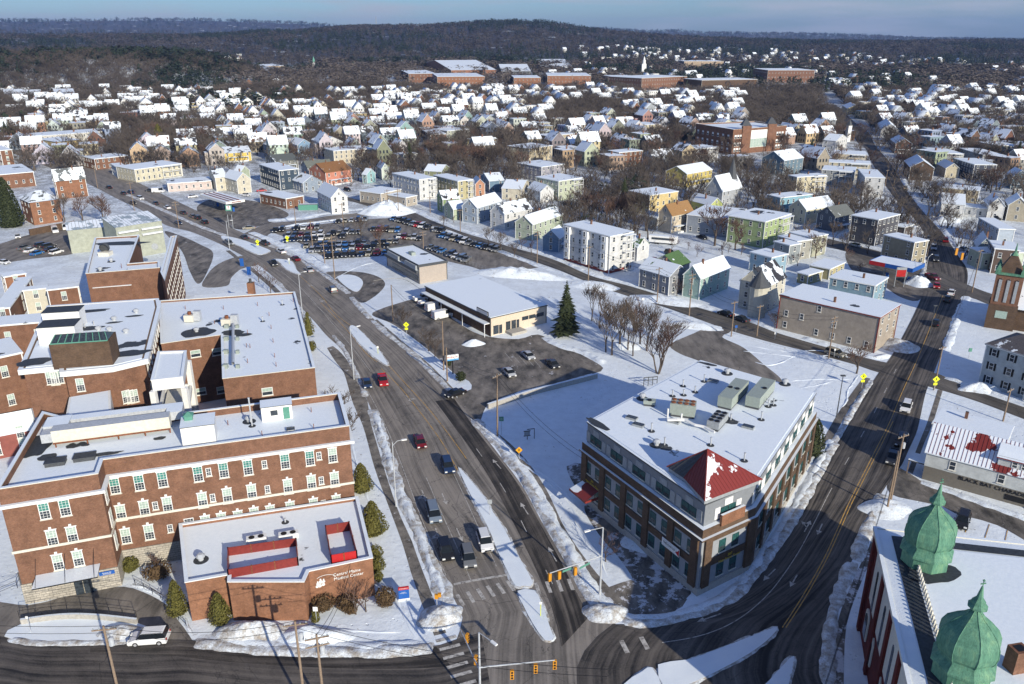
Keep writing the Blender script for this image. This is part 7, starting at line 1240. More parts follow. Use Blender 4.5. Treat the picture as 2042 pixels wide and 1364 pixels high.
# ------------------------------------------------------------------ evergreens and shrubs by the hospital and office block
def shrub(px, py, r, h, mat, label, shape='ball', n=900, leaf=.2):
    b = P(px, py); t = thing('evergreen_shrub' if mat == 'shrub' else 'bare_shrub', (b.x,b.y,0), 0, label, 'shrub'); MB().cyl((0,0,0),(0,0,h*.6),.1,n=6).build('trunk', M['bark'], t, True); bush_mesh(int(px), r, h, shape, n, leaf).build('crown', M[mat], t, True)
    MB().lathe([(.05,.1),(r*.55,h*.2),(r*.62,h*.5),(r*.3,h*.8),(.03,h*.9)] if shape == 'ball' else [(r*.5,.1),(r*.68,h*.15),(r*.5,h*.5),(r*.25,h*.8),(.03,h*.95)], 10).build('inner_growth', M[mat], t, True); return t
shrub(722,978,1.75,5.0,'shrub','large egg-shaped evergreen beside the long brick block, highest of three','cone',2200,.18); shrub(744,1062,2.05,5.4,'shrub','largest egg-shaped evergreen between the clinic and sidewalk','cone',2600,.18); shrub(356,1224,1.25,5.2,'shrub','tall conical evergreen at the left corner of the clinic','cone',1800,.16); shrub(440,1240,1.3,4.4,'shrub','conical evergreen against the clinic wall','cone',1600,.16); shrub(262,1140,1.15,2.2,'shrub','round clipped green bush by the entrance','ball',900,.16)
shrub(749,1116,1.2,2.2,'shrub','upper of two rounded green bushes at the right side of the clinic','ball',800,.16); shrub(752,1140,1.2,2.2,'shrub','lower of two rounded green bushes at the right side of the clinic','ball',800,.16); shrub(769,1208,1.4,2.7,'brownbush','round brown-green bush beside the blue board','ball',1200,.16); shrub(756,1160,.6,1.5,'shrub','small green bush at the clinic corner','ball',500,.14); shrub(645,1216,1.6,2.3,'brownbush','round brown clipped bush in front of the clinic','ball',1300,.15); shrub(630,1240,.5,2.3,'shrub','slim dark green column beside the round brown bush','cone',600,.14); shrub(692,1212,1.5,1.6,'brownbush','low snow-dusted brown bush in front of the clinic','ball',900,.16); shrub(700,1262-40,.9,1.2,'brownbush','small twiggy bush right of the snow-dusted one','ball',400,.16)
shrub(616,668,1.4,6,'shrub','slim evergreen behind the largest flat roof edge','cone',900,.2); shrub(623,700,1.0,2.5,'shrub','low evergreen by the largest flat roof edge','ball',500,.2); shrub(1620,905,2.0,7,'conifer','dark evergreen behind the right end of the office block','cone',1600,.24); shrub(919,760,1.1,2.2,'conifer','low dark evergreen below the drugstore sign','ball',600,.2); shrub(895,730,.6,1.6,'conifer','small dark bush behind the drugstore sign','ball',300,.2); shrub(320,290,4,14,'shrub','tall pair of olive cypress-like trees among the far left houses','cone',900,.6); shrub(315,1150,2.0,1.9,'brownbush','spreading dark red bush in the snow before the long block','ball',700,.18)
shrub(24,452,4.6,19,'conifer','huge dark spruce at the left edge beside the brick wing','cone',3500,.5); 
CL_ = ['dark spruce rising from the thicket behind the four-storey block','dark spruce left of the white three-storey house','dark spruce among the far left houses','tall dark spruce in the far middle of the houses','shorter spruce right of the tall one','dark spruce at the left edge by the long white building','dark spruce at the right edge among the houses']
tree('c0',1128,668,14,'tall dark spruce at the end of the shop','spruce trees'); 
for i, (k, px, py, h, lb) in enumerate([('b1',1208,702,13,'tall slim bare tree, leftmost of the copse behind the shop'),('b1',1196,655,12,'bare tree right of the spruce'),('b0',1220,708,12,'bare tree second from the left of the copse'),('b0',1236,692,13,'broad bare tree in the middle of the copse'),('b1',1252,698,12,'slim bare tree in the copse'),('b1',1262,710,11,'bare tree at the front of the copse'),('b2',1276,690,10,'bare tree in the right of the copse'),('b1',1290,700,12,'bare tree near the right of the copse'),('b3',1312,745,13,'large many-stemmed bare tree beside the office block'),('b1',1300,680,10,'bare tree behind the many-stemmed one'),('b1',1180,640,11,'bare tree behind the shop end'),('b0',1322,712,9,'bare tree between the copse and gravel lot'),('b4',1340,690,8,'low bare tree beside the gravel lot'),('b1',1244,672,11,'bare tree at the back of the copse'),('b3',1268,662,9,'bushy bare tree at the back right of the copse'),
 ('b4',678,842,8,'spreading bare tree on the snow right of the largest flat roof'),('b4',697,880,7,'bare tree in front of the largest evergreen row'),('b4',855,700,6.5,'bare street tree at the left edge of the shop car park'),('b4',805,655,6.5,'bare street tree by the fluorescent sign in the shop car park'),('b4',867,712,5.5,'small bare street tree beside the tall pole'),('s1',517,563,6,'small bare tree on the snow in the curved drive loop'),('s1',540,585,6,'small bare tree behind the low white annex'),('s0',730,1220,4.2,'dark twiggy shrub tree right of the clinic'),('s1',710,1225,5,'crooked bare ornamental tree before the clinic wall'),('s0',312,1142,3.5,'small reddish bare tree in the entrance bed'),('s1',1208,1120,4.5,'small bare tree on the snowy corner by the signal mast'),('b2',1708,745,8,'bare tree at the snowy corner beside the right street'),('b4',1545,655,5,'small bare tree on the snowy field'),
 ('b2',209,452,14,'large bare tree beside the brick mansion wing'),('b2',165,440,12,'bare tree in front of the brick mansion'),('b4',205,430,8,'spreading ornamental bare tree on the lawn beside the main road'),('b0',130,448,13,'tall bare tree in front of the brick mansion wall'),('b2',758,494,9,'bare tree among the parked cars'),('b4',720,470,8,'bare tree in the left middle of the car park'),('b0',974,494,8,'bare tree beside the parked row on the back street'),('b4',998,500,8,'second bare tree beside the parked row on the back street'),('b4',1025,512,6,'bare tree left of the blue cottage'),('b4',885,452,5,'scrubby bare tree on the back street verge'),('b2',1425,490,16,'huge spreading bare tree left of the sage green block'),('b2',1466,498,12,'bare tree in front of the sage green block'),('b0',1500,430,17,'giant bare tree above the sage green block'),('b2',1626,515,9,'bare tree right of the grey cluster of houses'),('b0',1660,490,9,'bare tree before the tall dark grey house'),
 ('b0',1155,440,14,'bare tree in the dark thicket behind the four-storey block, left'),('b2',1180,445,14,'bare tree in the dark thicket behind the four-storey block'),('b3',1210,450,13,'bushy bare tree in the thicket behind the four-storey block'),('b3',1235,452,15,'tall bushy bare tree in the thicket behind the four-storey block'),('b0',1265,455,15,'bare tree at the right of the thicket'),('b0',1288,460,16,'tall pale-trunked bare tree beside the brown-roofed house'),('b2',1170,420,11,'bare tree at the back of the thicket'),('b3',1250,435,11,'reddish bare tree at the back of the thicket'),('c1',1243,415,13,None),
 ('b0',985,355,17,'tall bare tree left of the dark blue gabled house'),('b0',1005,352,18,'tallest bare tree in the far middle'),('b2',960,345,15,'bare tree in the reddish row'),('b3',930,335,14,'reddish bare tree in the row behind the olive block'),('b3',905,330,14,'reddish bare tree left in the row behind the olive block'),('b3',880,325,13,'reddish bare tree before the brick house'),('b2',860,322,13,'bare tree at the left of the reddish row'),('b3',945,322,12,'bare tree at the back of the reddish row'),('b2',1040,345,13,'bare tree right of the tallest one'),('c0',818,335,15,None),('b0',748,352,14,'bare tree beside the aqua cottage'),('b2',700,322,13,'bare tree before the beige block, left'),('b2',722,325,12,'bare tree before the beige block, right'),
 ('b2',60,262,14,'bare tree behind the long white building'),('b2',230,232,13,'bare tree among the far left houses'),('b0',395,300,13,'bare tree right of the mansard house'),('b2',410,322,11,'bare tree above the pink shop'),('c1',372,262,13,None),('c0',625,238,17,None),('c1',668,245,13,None),('b2',520,260,13,'bare tree among the houses left of the green spruce'),('b2',575,252,11,'bushy bare tree left of the tall spruce'),('c0',15,280,14,None),
 ('b2',1600,330,12,'bare tree right of the slate blue house'),('b0',1715,400,10,'bare tree beside the balconied house'),('b0',1885,440,13,'bare tree beside the big white house'),('b2',1975,385,14,'bare tree behind the white gabled house'),('c0',2025,330,15,None),('b0',1975,440,9,'bare tree right of the big white house'),('b2',1930,310,9,'bare tree among the grey flat-roofed rows'),('b2',1880,290,9,'bare tree above the grey flat-roofed house'),('b0',1800,262,12,'bare tree right of the barn-like house'),('b2',1560,300,12,'bare tree beside the brick school'),('b2',1345,300,14,'bare tree left of the brick school wall'),('b0',1395,330,11,'bare tree in front of the brick school'),('b3',1440,330,11,'bushy bare tree in front of the brick school')]):
    tree(k, px, py, h, lb or CL_.pop(0), 'spruce trees' if k[0] == 'c' else 'bare winter trees')

SH_ = sorted([(1350,520),(1372,498),(1390,512),(1440,512),(1452,505),(1478,508),(1496,530),(1520,535),(1590,530),(1600,512),(1575,522),(1340,500),(1262,520),(1250,515),(1118,492),(1040,496),(905,445),(1060,508),(1700,470),(1690,520),(1715,545),(1270,472),(1905,500),(1925,470),(1820,300),(1480,610),(1350,590)])
for i, (px, py) in enumerate(SH_): tree('s%d' % (i % 2), px, py, 3.2 + (i * 7 % 5) * .6, 'low bare shrub in the snowy yards along the back street, %s from left' % (ordn + ['sixteenth','seventeenth','eighteenth','nineteenth','twentieth','twenty-first','twenty-second','twenty-third','twenty-fourth','twenty-fifth','twenty-sixth','twenty-seventh'])[i], 'bare yard shrubs')
t = thing('green_dumpster', tuple(P(615,418)), .1, 'dark green rubbish container beside the low brick shop', 'container'); MB().box(-4,-1.2,0,4,1.2,2.4,0,1).build('bin', [M['green'], M['snow']], t, True); MB().box(-4.1,-1.3,2.3,4.1,-1.15,2.5).build('rim', M['darkgrey'], t, True)
t = thing('camper_trailer', tuple(P(1322,486)), -.35, 'long white camper parked in the snow behind the four-storey block', 'camper'); MB().box(-5,-1.2,.6,5,1.2,3.0,0,1).build('body', [M['white'], M['snow']], t, True); MB().box(-4,-1.26,1.6,4,-1.2,2.4).build('window', M['glass'], t, True); [MB().cyl((x,-1.2,.4),(x,-1.0,.4),.4,n=10).build('wheel', M['tyre'], t, True) for x in (-2.5,-1.6,3)]
# ------------------------------------------------------------------ the rest of the town: houses on their streets beyond the ones above
rf = random.Random(21)
def far_house_mesh(seed, flat_=False):
    r = random.Random(seed); w, d = r.uniform(7.2, 10), r.uniform(9, 13.5); z = r.choice([6.2, 6.8, 8.6]) if not flat_ else r.choice([6.2, 8.6, 9]); b = MB(); rise = r.uniform(3.2, 4.8)
    if flat_: b.box(-w/2,-d/2,-.3,w/2,d/2,z,0); b.box(-w/2-.3,-d/2-.3,z,w/2+.3,d/2+.3,z+.35,0,1)
    else:
        m = MB(); gable_walls(m, w, d, z, rise, 'L'); m.v = [(x-w/2,y-d/2,q) for x,y,q in m.v]; b.add(m.v, m.f, 0); m = MB(); gable_roof(m, w, d, z, rise, 'L'); m.v = [(x-w/2,y-d/2,q) for x,y,q in m.v]; b.add(m.v, m.f, 1)
        if r.random() < .6: b.box(-w/2-2,-d/4,0,-w/2,d/5,z-1.4,0,3)
    fl = int(z / 2.8)
    for k in range(fl):
        zz = .9 + k * z / fl
        for x in (-w/4, 0, w/4): b.box(x-.5,-d/2-.06,zz,x+.5,-d/2-.01,zz+1.5,2); b.box(x-.5,d/2+.01,zz,x+.5,d/2+.06,zz+1.5,2)
        for y in (-d/3,-d/9,d/9,d/3): b.box(-w/2-.06,y-.5,zz,-w/2-.01,y+.5,zz+1.5,2); b.box(w/2+.01,y-.5,zz,w/2+.06,y+.5,zz+1.5,2)
    if not flat_: b.box(-.35,-.5,z+rise-.6,.35,.2,z+rise+1.2,4)
    else: b.box(1,-1,z+.3,1.7,-.3,z+1.7,4)
    b.box(-w/2+.5,-d/2-1.8,0,w/2-.5,-d/2-.07,.6,0) if flat_ and 0 else None
    return b
def roofvar(name, c, cov, sc=.3):
    m = NT(name); g = m.coord(rnd=True); n = m.noise(g, sc, 6, .6); n2 = m.noise(g, 3, 5, .7); m.col(m.mix(m.ramp(n, [(cov, 1), (cov + .015, 0)]), m.mix(.6, c, m.ramp(n2, [(.3,.6),(.7,1.3)]), 'MULTIPLY'), SNOW)); m.rough(.65); return m.m
RV = [('dark-patched roof', roofvar('roof_a', (.06,.06,.065), .52)), ('snowy roof', roofvar('roof_b', (.08,.08,.085), .60)), ('half-bare dark roof', roofvar('roof_c', (.09,.085,.08), .47)), ('brown-patched roof', roofvar('roof_d', (.16,.08,.045), .56)), ('all-white roof', roofvar('roof_e', (.1,.1,.1), .9))]
FAR = []
for i in range(14):
    fl = i % 5 in (2, 4); rn, rm = RV[[1,0,2,0,2,3,3,0,1,2,1,4,0,2][i]]
    if fl: rn, rm = 'snowy roof', RV[4][1] if i % 2 else RV[1][1]
    me = far_house_mesh(70 + i, fl).mesh('house', [M['siding'], rm, M['glass'], M['snow'], M['brick']]); o = bpy.data.objects.new('house', me); COL.objects.link(o); o['category'] = 'house'; FAR.append((o, rn, fl))
PAL = [('white',(.64,.64,.62)),('white',(.68,.68,.67)),('cream',(.60,.54,.40)),('pale grey',(.44,.45,.46)),('pale yellow',(.62,.54,.26)),('pale blue',(.32,.42,.50)),('pale green',(.38,.46,.34)),('tan',(.42,.36,.27)),('grey',(.24,.26,.27)),('brick-red',(.22,.09,.06)),('white',(.62,.62,.60)),('olive',(.30,.29,.17)),('salmon',(.5,.28,.18)),('slate blue',(.14,.2,.26)),('off-white',(.58,.57,.52))]
LANDM = [(100,200,'left of the wooded hill foot'),(330,235,'near the wooded hill'),(560,200,'left of the tall spruce'),(640,290,'near the blue gabled pair'),(800,220,'before the broad college building'),(940,250,'near the flat yellow house'),(1130,230,'below the orange dormitories'),(1300,210,'below the white cupola'),(1470,200,'above the brick school'),(1480,330,'below the brick school'),(1660,190,'atop the right street'),(1830,240,'right of the right street'),(1980,260,'near the grey-green row'),(1950,370,'near the big white house'),(1800,160,'far right of town'),(1980,170,'at the far right edge'),(1580,420,'near the sage green block'),(1230,330,'around the yellow-cream house'),(1080,420,'near the sage house'),(300,330,'by the mansard house'),(1180,160,'beyond the dormitories'),(700,170,'left of the college halls')]
STREETS = [(MAIN_L, MAIN_R), (HAM_U, HAM_L), (D_L, D_R)]
def near_street(x, y):
    px, py = Q((x, y, 0))
    for a, b in ((MAIN_L, MAIN_R), (HAM_U, HAM_L)):
        for k in range(0, len(a) - 1):
            if a[k][0] - 12 < px < a[k][0] + 12 and abs(a[k][1] - py) < 10: return True
    if py < 470:
        for k in range(len(D_R)):
            if abs(D_R[k][1] - py) < 9: 
                l = min(D_L, key=lambda q: abs(q[1] - py)); 
                if l[0] - 14 < px < D_R[k][0] + 14: return True
    return False
def clear(x, y, r): return all((x - a) ** 2 + (y - b) ** 2 > (r + c * .8) ** 2 for a, b, c in HOUSES)
KEEP = [(-30,300,300,420,600),]
def zone_ok(px, py):
    if py > 430 and px < 1000: return False
    if 150 < px < 1000 and py > 395 and py > 360 + (px - 500) * .02 and px < 1000: return False
    if py > (345 if px > 1060 else 330): return False
    if px < 620 and py > 330: return False
    if 480 < px < 1100 and py < 172: return False
    if 560 < px < 700 and py > 375: return False
    if 1480 < px < 1640 and 170 < py < 265: return False
    if px < 430 and py < 185: return False
    return True
COLB = [(o.location.x, o.location.y, 30) for o in bpy.data.objects if o.type == 'EMPTY' and o.name.split('.')[0] in ('college_building', 'white_cupola', 'green_steeple')]
COLB += [(P(x, 300).x, P(x, 300).y + 22, 14) for x in (1405, 1440, 1475, 1510, 1545)]; COLB += [(a + 45, b, w) for a, b, w in COLB]
def incol(x, y): return any(abs(x-a) < w+4 and b-90 < y < b+4 for a, b, w in COLB)
DENSE = [(840,280,1075,345),(1480,175,1705,262),(1150,385,1300,450),(440,150,780,190),(230,255,420,318),(1290,270,1400,320),(0,215,60,262),(700,335,830,352),(1100,215,1240,262)]
def indense(px, py): return any(a < px < c and b < py < d for a, b, c, d in DENSE)
NHAND = len(HOUSES)
cells = []; th0 = R(24); g = 0
yy = -1400
while yy < 1600:
    xx = -1500
    while xx < 1500:
        x = xx * math.cos(th0) - yy * math.sin(th0) + rf.uniform(-2.5, 2.5); y = 700 + xx * math.sin(th0) + yy * math.cos(th0) + rf.uniform(-2.5, 2.5); xx += 14.2 + rf.uniform(0, 3)
        if y < 215 or y > 2600 or abs(x) > .72 * y + 40: continue
        px, py = Q((x, y, 0)) if y > 10 else (0, 0)
        if not (-40 < px < 2090) or not zone_ok(px, py) or near_street(x, y): continue
        if rf.random() < (.10 if y < 700 else .22 if y < 900 else .45 if y < 1050 else .90): continue
        if rf.random() < .12: continue
        if incol(x, y) or (indense(px, py) and rf.random() < .7): continue
        if not clear(x, y, 5.2): continue
        cells.append((y, x, px, py)); HOUSES.append((x, y, 7.5))
    g += 1; yy += 17 if g % 2 else 29
cells.sort(); IND = cells[:265]; REST = cells[265:]; used_f = set(); seen = {}
plan = []
for y, x, px, py in IND:
    k = rf.choice([q for q in range(14) if FAR[q][2]]) if px > 1500 and rf.random() < .45 else rf.randrange(len(FAR)); o, rn, fl = FAR[k]; cn, cc = rf.choice(PAL); lm = min(LANDM, key=lambda q: (q[0]-px)**2 + ((q[1]-py)*2.2)**2)[2]; plan.append((o, x, y, cn, cc, '%s %s, %s, %s' % (cn, 'flat-topped house' if fl else 'gabled house', rn, lm), px))
from collections import defaultdict
byl = defaultdict(list)
for p_ in plan: byl[p_[5]].append(p_)
for lb, ls in byl.items():
    ls.sort(key=lambda q: q[6])
    for i, (o, x, y, cn, cc, _, px) in enumerate(ls):
        l2 = lb if len(ls) == 1 else lb + ', %s from left' % (ordn[i] if i < 15 else 'last')
        gy = sum(cc) / 3; v = tuple((q * .75 + gy * .25) * rf.uniform(.78, 1.0) for q in cc); h = place(o, (x, y, 0), th0 + rf.choice([0, math.pi/2, math.pi, -math.pi/2]) + rf.uniform(-.05, .05), l2, 'smaller houses across the town', (rf.uniform(.95,1.2), rf.uniform(.9,1.15), rf.uniform(.95,1.18)), used_f, (*v, 1))
        h['category'] = 'house'
for o, _, _ in FAR:
    if o.name not in used_f: bpy.data.objects.remove(o)
# beyond: the far town and the woods, too many to count
def bake(name, protos, pos, scl, rot, which, mats, label, cat, seed=0):
    V, F_, MI = [], [], []; off_ = 0
    for k, (pv, pf, pm) in enumerate(protos):
        sel = which == k; n = int(sel.sum())
        if not n: continue
        s = scl[sel]; a = rot[sel]; c, sn = np.cos(a), np.sin(a); p = pos[sel]
        X = pv[None, :, 0] * s[:, None, 0]; Y = pv[None, :, 1] * s[:, None, 0]; Z = pv[None, :, 2] * s[:, None, 1]
        v = np.stack([X * c[:, None] - Y * sn[:, None] + p[:, None, 0], X * sn[:, None] + Y * c[:, None] + p[:, None, 1], Z + p[:, None, 2]], 2).reshape(-1, 3)
        f = (pf[None] + (np.arange(n) * len(pv))[:, None, None]).reshape(-1, 3) + off_; V.append(v); F_.append(f); MI.append(np.tile(pm, n)); off_ += len(v)
    V = np.concatenate(V); F_ = np.concatenate(F_); MI = np.concatenate(MI); me = bpy.data.meshes.new(name); me.vertices.add(len(V)); me.vertices.foreach_set('co', V.ravel()); me.loops.add(len(F_) * 3); me.loops.foreach_set('vertex_index', F_.ravel().astype(np.int32)); me.polygons.add(len(F_)); me.polygons.foreach_set('loop_start', np.arange(0, len(F_) * 3, 3, dtype=np.int32))
    try: me.polygons.foreach_set('loop_total', np.full(len(F_), 3, dtype=np.int32))
    except Exception: pass
    for m in mats: me.materials.append(m)
    me.polygons.foreach_set('material_index', MI.astype(np.int32)); me.update(calc_edges=True); o = bpy.data.objects.new(name, me); COL.objects.link(o); return tag(o, label, cat, kind='stuff')
def tri(mb): 
    fs, ms = [], []
    for f, m in zip(mb.f, mb.m):
        for i in range(1, len(f) - 1): fs.append((f[0], f[i], f[i+1])); ms.append(m)
    return np.array(mb.v, float), np.array(fs), np.array(ms)
def far_bare(seed, n=46):
    r = random.Random(seed); b = MB(); b.add([(-.018,0,0),(.018,0,0),(.0,.0,.7)],[(0,1,2)]); b.add([(0,-.018,0),(0,.018,0),(0,0,.7)],[(0,1,2)])
    for i in range(n):
        a = r.uniform(0, 6.28); z0 = r.uniform(.18,.6); l = r.uniform(.22,.46); e = r.uniform(.5,1.25); d = Vector((math.cos(a)*math.cos(e), math.sin(a)*math.cos(e), math.sin(e))); p = Vector((d.x*r.uniform(0,.22), d.y*r.uniform(0,.22), z0)); q = p + d*l; w = Vector((-d.y, d.x, 0)).normalized()*r.uniform(.012,.028); b.add([p-w, p+w, q + Vector((r.uniform(-.05,.05), r.uniform(-.05,.05), .03))], [(0,1,2)])
    return tri(b)
def fine_bare(seed):
    a, b = bare_tree(seed, 1.0, .6, .018, 4, 1, 'twig', .0042); a.add(b.v, b.f, 0); v, f, m = tri(a); v = v / v[:,2].max(); return v, f, m
def far_crown(seed, n=26):
    r = random.Random(seed); b = MB()
    for i in range(n):
        v = Vector((r.gauss(0,1), r.gauss(0,1), r.gauss(0,1))).normalized()*r.uniform(.4,1); c = Vector((v.x*.36, v.y*.36, .6+v.z*.36)); u = Vector((r.gauss(0,1), r.gauss(0,1), r.gauss(0,1))).normalized()*r.uniform(.08,.17); w = u.orthogonal().normalized()*r.uniform(.06,.15); b.add([c-u, c+w, c+u], [(0,1,2)])
    b.add([(-.03,0,0),(.03,0,0),(0,0,.6)],[(0,1,2)]); return tri(b)
def far_con(seed, n=30):
    r = random.Random(seed); b = MB()
    for i in range(n):
        z = r.uniform(.1,.9); rad = .24*(1-z)**.8+.03; a = r.uniform(0,6.28); l = rad*r.uniform(.8,1.4); w = rad*.55; dx, dy = math.cos(a), math.sin(a); b.add([(0,0,z+.14), (dx*l-dy*w, dy*l+dx*w, z-.04), (dx*l+dy*w, dy*l-dx*w, z-.06)], [(0,1,2)])
    return tri(b)
def far_pine(seed, n=34):
    r = random.Random(seed); b = MB(); b.add([(-.02,0,0),(.02,0,0),(0,0,.8)],[(0,1,2)])
    for i in range(n):
        z = r.uniform(.3,1.0); rad = .28*math.sin(min(1,(1.05-z)/.5)*1.5)+.05; a = r.uniform(0,6.28); l = rad*r.uniform(.3,1.1); c = Vector((math.cos(a)*l, math.sin(a)*l, z)); u = Vector((r.gauss(0,1), r.gauss(0,1), r.gauss(0,.4))).normalized()*.13; w = Vector((r.gauss(0,1), r.gauss(0,1), r.gauss(0,.5))).normalized()*.1; b.add([c-u, c+w, c+u], [(0,1,2)])
    return tri(b)
def leafmat(name, a, b_, sc): m = NT(name); m.col(m.ramp(m.noise(m.coord(), sc, 6, .7), [(.3, a), (.7, b_)])); m.rough(.9); return m.m
M['farbare'] = leafmat('far_bare_crowns', (.060,.050,.043), (.145,.120,.10), .012); M['valebare'] = leafmat('vale_bare_crowns', (.034,.031,.031), (.088,.076,.068), .008)
M['farcon'] = leafmat('far_conifers', (.012,.022,.014), (.035,.048,.028), .01)
def scatter(n, fn, seed):
    r = np.random.RandomState(seed); out = []
    while len(out) < n:
        d, az = fn(r); x, y = d*math.sin(az), d*math.cos(az); out.append((x, y))
    return np.array(out)
def woods(name, label, n, d0, d1, s0, s1, seed, con=.35, azr=(-.66,.66), power=1.0, filt=None, kinds='far'):
    r = np.random.RandomState(seed); u = r.rand(n*3); d = (d0**power + u*(d1**power - d0**power))**(1/power); az = r.uniform(azr[0], azr[1], n*3); x = d*np.sin(az); y = d*np.cos(az); z = hz(x, y)
    cl = np.sin(x*.006+seed)*np.sin(y*.0045+2*seed) + .6*np.sin(x*.021+1)*np.sin(y*.013+3) + r.normal(0,.28,len(x)); iscon = cl > (1 - 2*con)*.8
    keep = np.ones(len(x), bool) if filt is None else filt(x, y, r); idx = np.where(keep)[0][:n]
    x, y, z, d, iscon = x[idx], y[idx], z[idx], d[idx], iscon[idx]; m = len(x); h = np.interp(d, [d0, d1], [s0, s1]) * r.uniform(.7, 1.25, m); wd = h * np.interp(d, [d0, d1], [1.0, 2.2]) * r.uniform(.8,1.2,m)
    pr = [fine_bare(61), fine_bare(62), far_crown(3), far_crown(4), far_con(5), far_pine(6), far_pine(7)]; pr = [(v, f, np.zeros(len(f), int) + (1 if k > 3 else 0)) for k, (v, f, _) in enumerate(pr)]
    wh = np.where(iscon, 4 + r.randint(0,3,m), (r.randint(0,2,m) if kinds == 'near' else 2 + r.randint(0,2,m)))
    return bake(name, pr, np.stack([x,y,z-.3],1), np.stack([wd,h],1), r.uniform(0,6.28,m), wh, [M['farbare' if d0 < 1700 else 'valebare'], M['farcon']], label, 'woods')
def hillmask(x, y, r): return (1/(1+np.exp((x+440)/20)) > .3) & (y > 1035) | ((x < -430) & (y > 1010))
def hzone(x, y, r): return hillmask(x, y, r) & (x > -1500)
woods('hillside_wood', 'bare wood with dark pines covering the steep snowy hill at the left', 1700, 1040, 1500, 14, 15, 4, .10, (-.66,-.25), 1.0, hzone, 'near')
hp = (lambda x, y, r: ((y > 1360) & hillmask(x, y, r)))
woods('hilltop_pines', 'line of dark pines along the top of the wooded hill at the left', 420, 1330, 1480, 15, 16, 9, .95, (-.66,-.27), 1.0, hzone, 'near')
HX = np.array([(a, b, c) for a, b, c in HOUSES])
def clump(x, y, r):
    n = np.array([noise.noise(Vector((a * .022, b * .016, 4.0))) for a, b in zip(x, y)]); q = [Q((a, b, 0)) for a, b in zip(x, y)]
    return (n > -.10) | np.array([indense(*p) for p in q]) | (r.rand(len(x)) < .16)
def offh(x, y, r):
    ok = np.ones(len(x), bool)
    for a, b, c in HX: ok &= (x-a)**2 + (y-b)**2 > (c*.5+1.0)**2
    
    for a, b, c in HX[:NHAND]: ok &= ~((np.abs(x - a) < c * .85) & (y < b) & (y > b - 34)) | (y > 700)
    for a, b, wd in COLB: ok &= ~((np.abs(x - a) < wd) & (y > b - 85) & (y < b + 4))
    pxy = np.array([Q((p, q, 0)) for p, q in zip(x, y)]); return ok & (pxy[:,0] > -60) & (pxy[:,0] < 2110) & np.array([not near_street(p, q) for p, q in zip(x, y)]) & ~((pxy[:,0] < 700) & (pxy[:,1] > 345)) & ~((pxy[:,1] > 372) & (pxy[:,0] < 1000))
woods('town_trees', 'bare winter trees standing thick between the far houses of the town', 7600, 290, 1120, 10, 13, 13, -.3, (-.66,.66), 1.6, lambda x, y, r: offh(x, y, r) & clump(x, y, r), 'near')
woods('college_woods', 'bare and evergreen woods between the college buildings and the far houses', 5200, 1050, 1900, 12, 15, 15, .33, (-.66,.66), 1.2, lambda x, y, r: offh(x, y, r) & ~hillmask(x, y, r))
woods('valley_woods', 'dark mixed woods rolling away behind the college to the middle hills', 20000, 1800, 4700, 14, 20, 17, .42, (-.70,.70), 1.0)
woods('far_woods', 'blue-grey far woods on the horizon ridges', 11000, 4700, 11000, 18, 34, 19, .45, (-.72,.72), 1.0)
if REST:
    pr = []
    for s_, fl, wm_ in ((101,0,0),(102,1,5),(103,0,6),(104,0,0),(105,1,7),(106,0,5),(107,0,4),(108,1,0)): v_, f_, m_ = tri(far_house_mesh(s_, bool(fl))); pr.append((v_, f_, np.where(m_ == 0, wm_, m_)))
    ps = np.array([(x, y, float(hz(x, y))) for y, x, _, _ in REST]); n = len(ps); r = np.random.RandomState(3)
    bake('far_town_houses', pr, ps, np.stack([r.uniform(.9,1.2,n), r.uniform(.9,1.1,n)],1), th0 + r.randint(0,4,n)*math.pi/2, r.randint(0,8,n), [M['white'], RV[1][1], M['glass'], M['snow'], M['brick'], M['trim'], M['grey'], plain('ochre_siding', (.50,.42,.24))], 'small white snowy-roofed houses scattered among the far woods', 'houses')
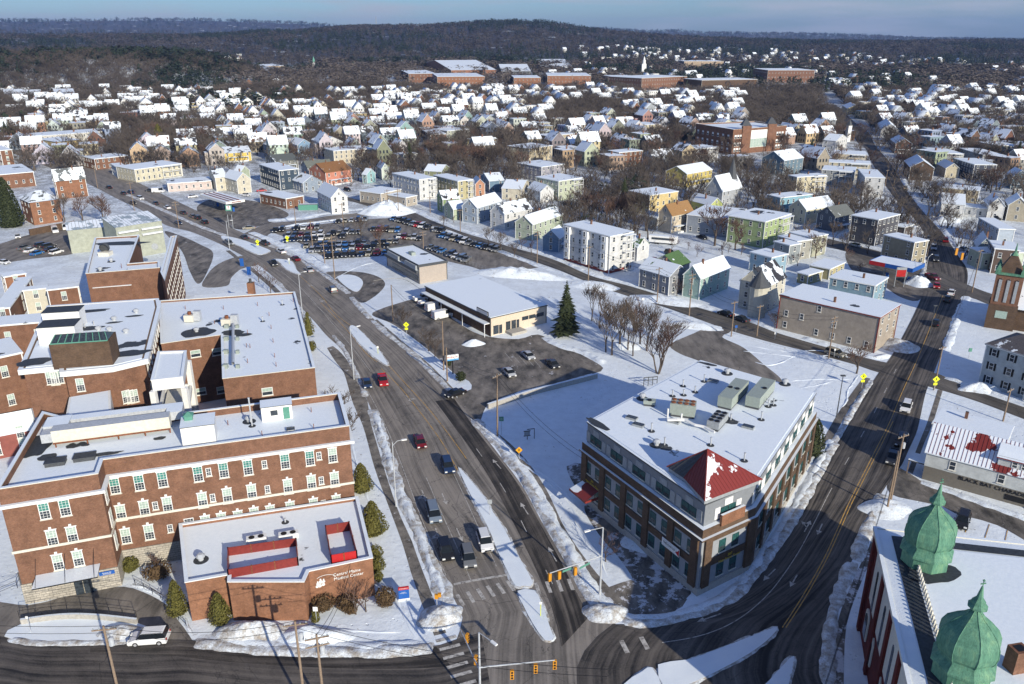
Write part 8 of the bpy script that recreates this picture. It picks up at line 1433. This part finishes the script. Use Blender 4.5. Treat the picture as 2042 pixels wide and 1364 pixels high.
# individual bare trees between the nearer houses
cand = []
rt = random.Random(77); tries = 0
while len(cand) < 190 and tries < 60000:
    tries += 1; y = rt.uniform(250, 620); x = rt.uniform(-.66, .66) * y; px, py = Q((x, y, 0))
    if not (-20 < px < 2060) or not zone_ok(px, py) or near_street(x, y): continue
    if any((x-a)**2 + (y-b)**2 < (c*.75+.8)**2 for a, b, c in HOUSES) or any((x-a)**2+(y-b)**2 < 30 for a, b, *_ in cand): continue
    if (px < 560 and py > 300) or (px < 1100 and py > 400): continue
    cand.append((x, y, px, py))
bl = defaultdict(list)
for x, y, px, py in cand:
    k = rt.choice(['b0','b1','b2','b3','b4','b2','b0','b1','c1'] if rt.random() < .3 else ['b0','b2','b3']); h = rt.uniform(8, 14); lm = min(LANDM, key=lambda q: (q[0]-px)**2 + ((q[1]-py)*2.2)**2)[2]
    nm = {'b0':'upright bare tree','b1':'slim bare tree','b2':'wide bare tree','b3':'reddish many-stemmed bare tree','b4':'low spreading bare tree','c0':'dark spruce','c1':'small dark spruce'}[k]; bl['%s %s' % (nm, lm)].append((px, k, x, y, h))
for lb, ls in bl.items():
    ls.sort()
    for i, (px, k, x, y, h) in enumerate(ls): tree(k, 0, 0, h, lb if len(ls) == 1 else lb + ', %s from left' % (ordn[i] if i < 15 else 'last'), 'spruce trees' if k[0] == 'c' else 'bare winter trees', wpos=Vector((x, y, 0)))
for o in list(BARE) + list(CONI) + list(SMALLT) + list(VEH.values()):
    if 'label' in o and o['label'] == 'x':
        for c_ in list(o.children): bpy.data.objects.remove(c_)
        bpy.data.objects.remove(o)
# radio mast on the far hill
c = Vector((0,0,0)); az = math.atan2(ray(751,60).x, ray(751,60).y); d = 3700; x, y = d*math.sin(az), d*math.cos(az); t = thing('radio_mast', (x, y, float(hz(x,y))), 0, 'thin radio mast on the far hill against the sky', 'mast'); MB().cyl((0,0,0),(0,0,48),1.6,1.0,5).build('mast', M['grey'], t, True)
# ------------------------------------------------------------------ winter haze
hb = MB(); hb.box(-14500, -400, -12, 14500, 15200, 330); hm = bpy.data.materials.new('haze'); hm.use_nodes = True; ht = hm.node_tree; ht.nodes.clear(); ho = ht.nodes.new('ShaderNodeOutputMaterial'); hv = ht.nodes.new('ShaderNodeVolumePrincipled')
hv.inputs['Color'].default_value = (.34,.52,.95,1); hv.inputs['Density'].default_value = .00005; hv.inputs['Anisotropy'].default_value = .1; ht.links.new(hv.outputs[0], ho.inputs['Volume']); hb.f.append((0,1,2,3)); hb.m.append(0)
hb.f = [f for f in hb.f if len(set(f)) == 4][:6]; hz_o = hb.build('haze', hm); tag(hz_o, kind='stuff')
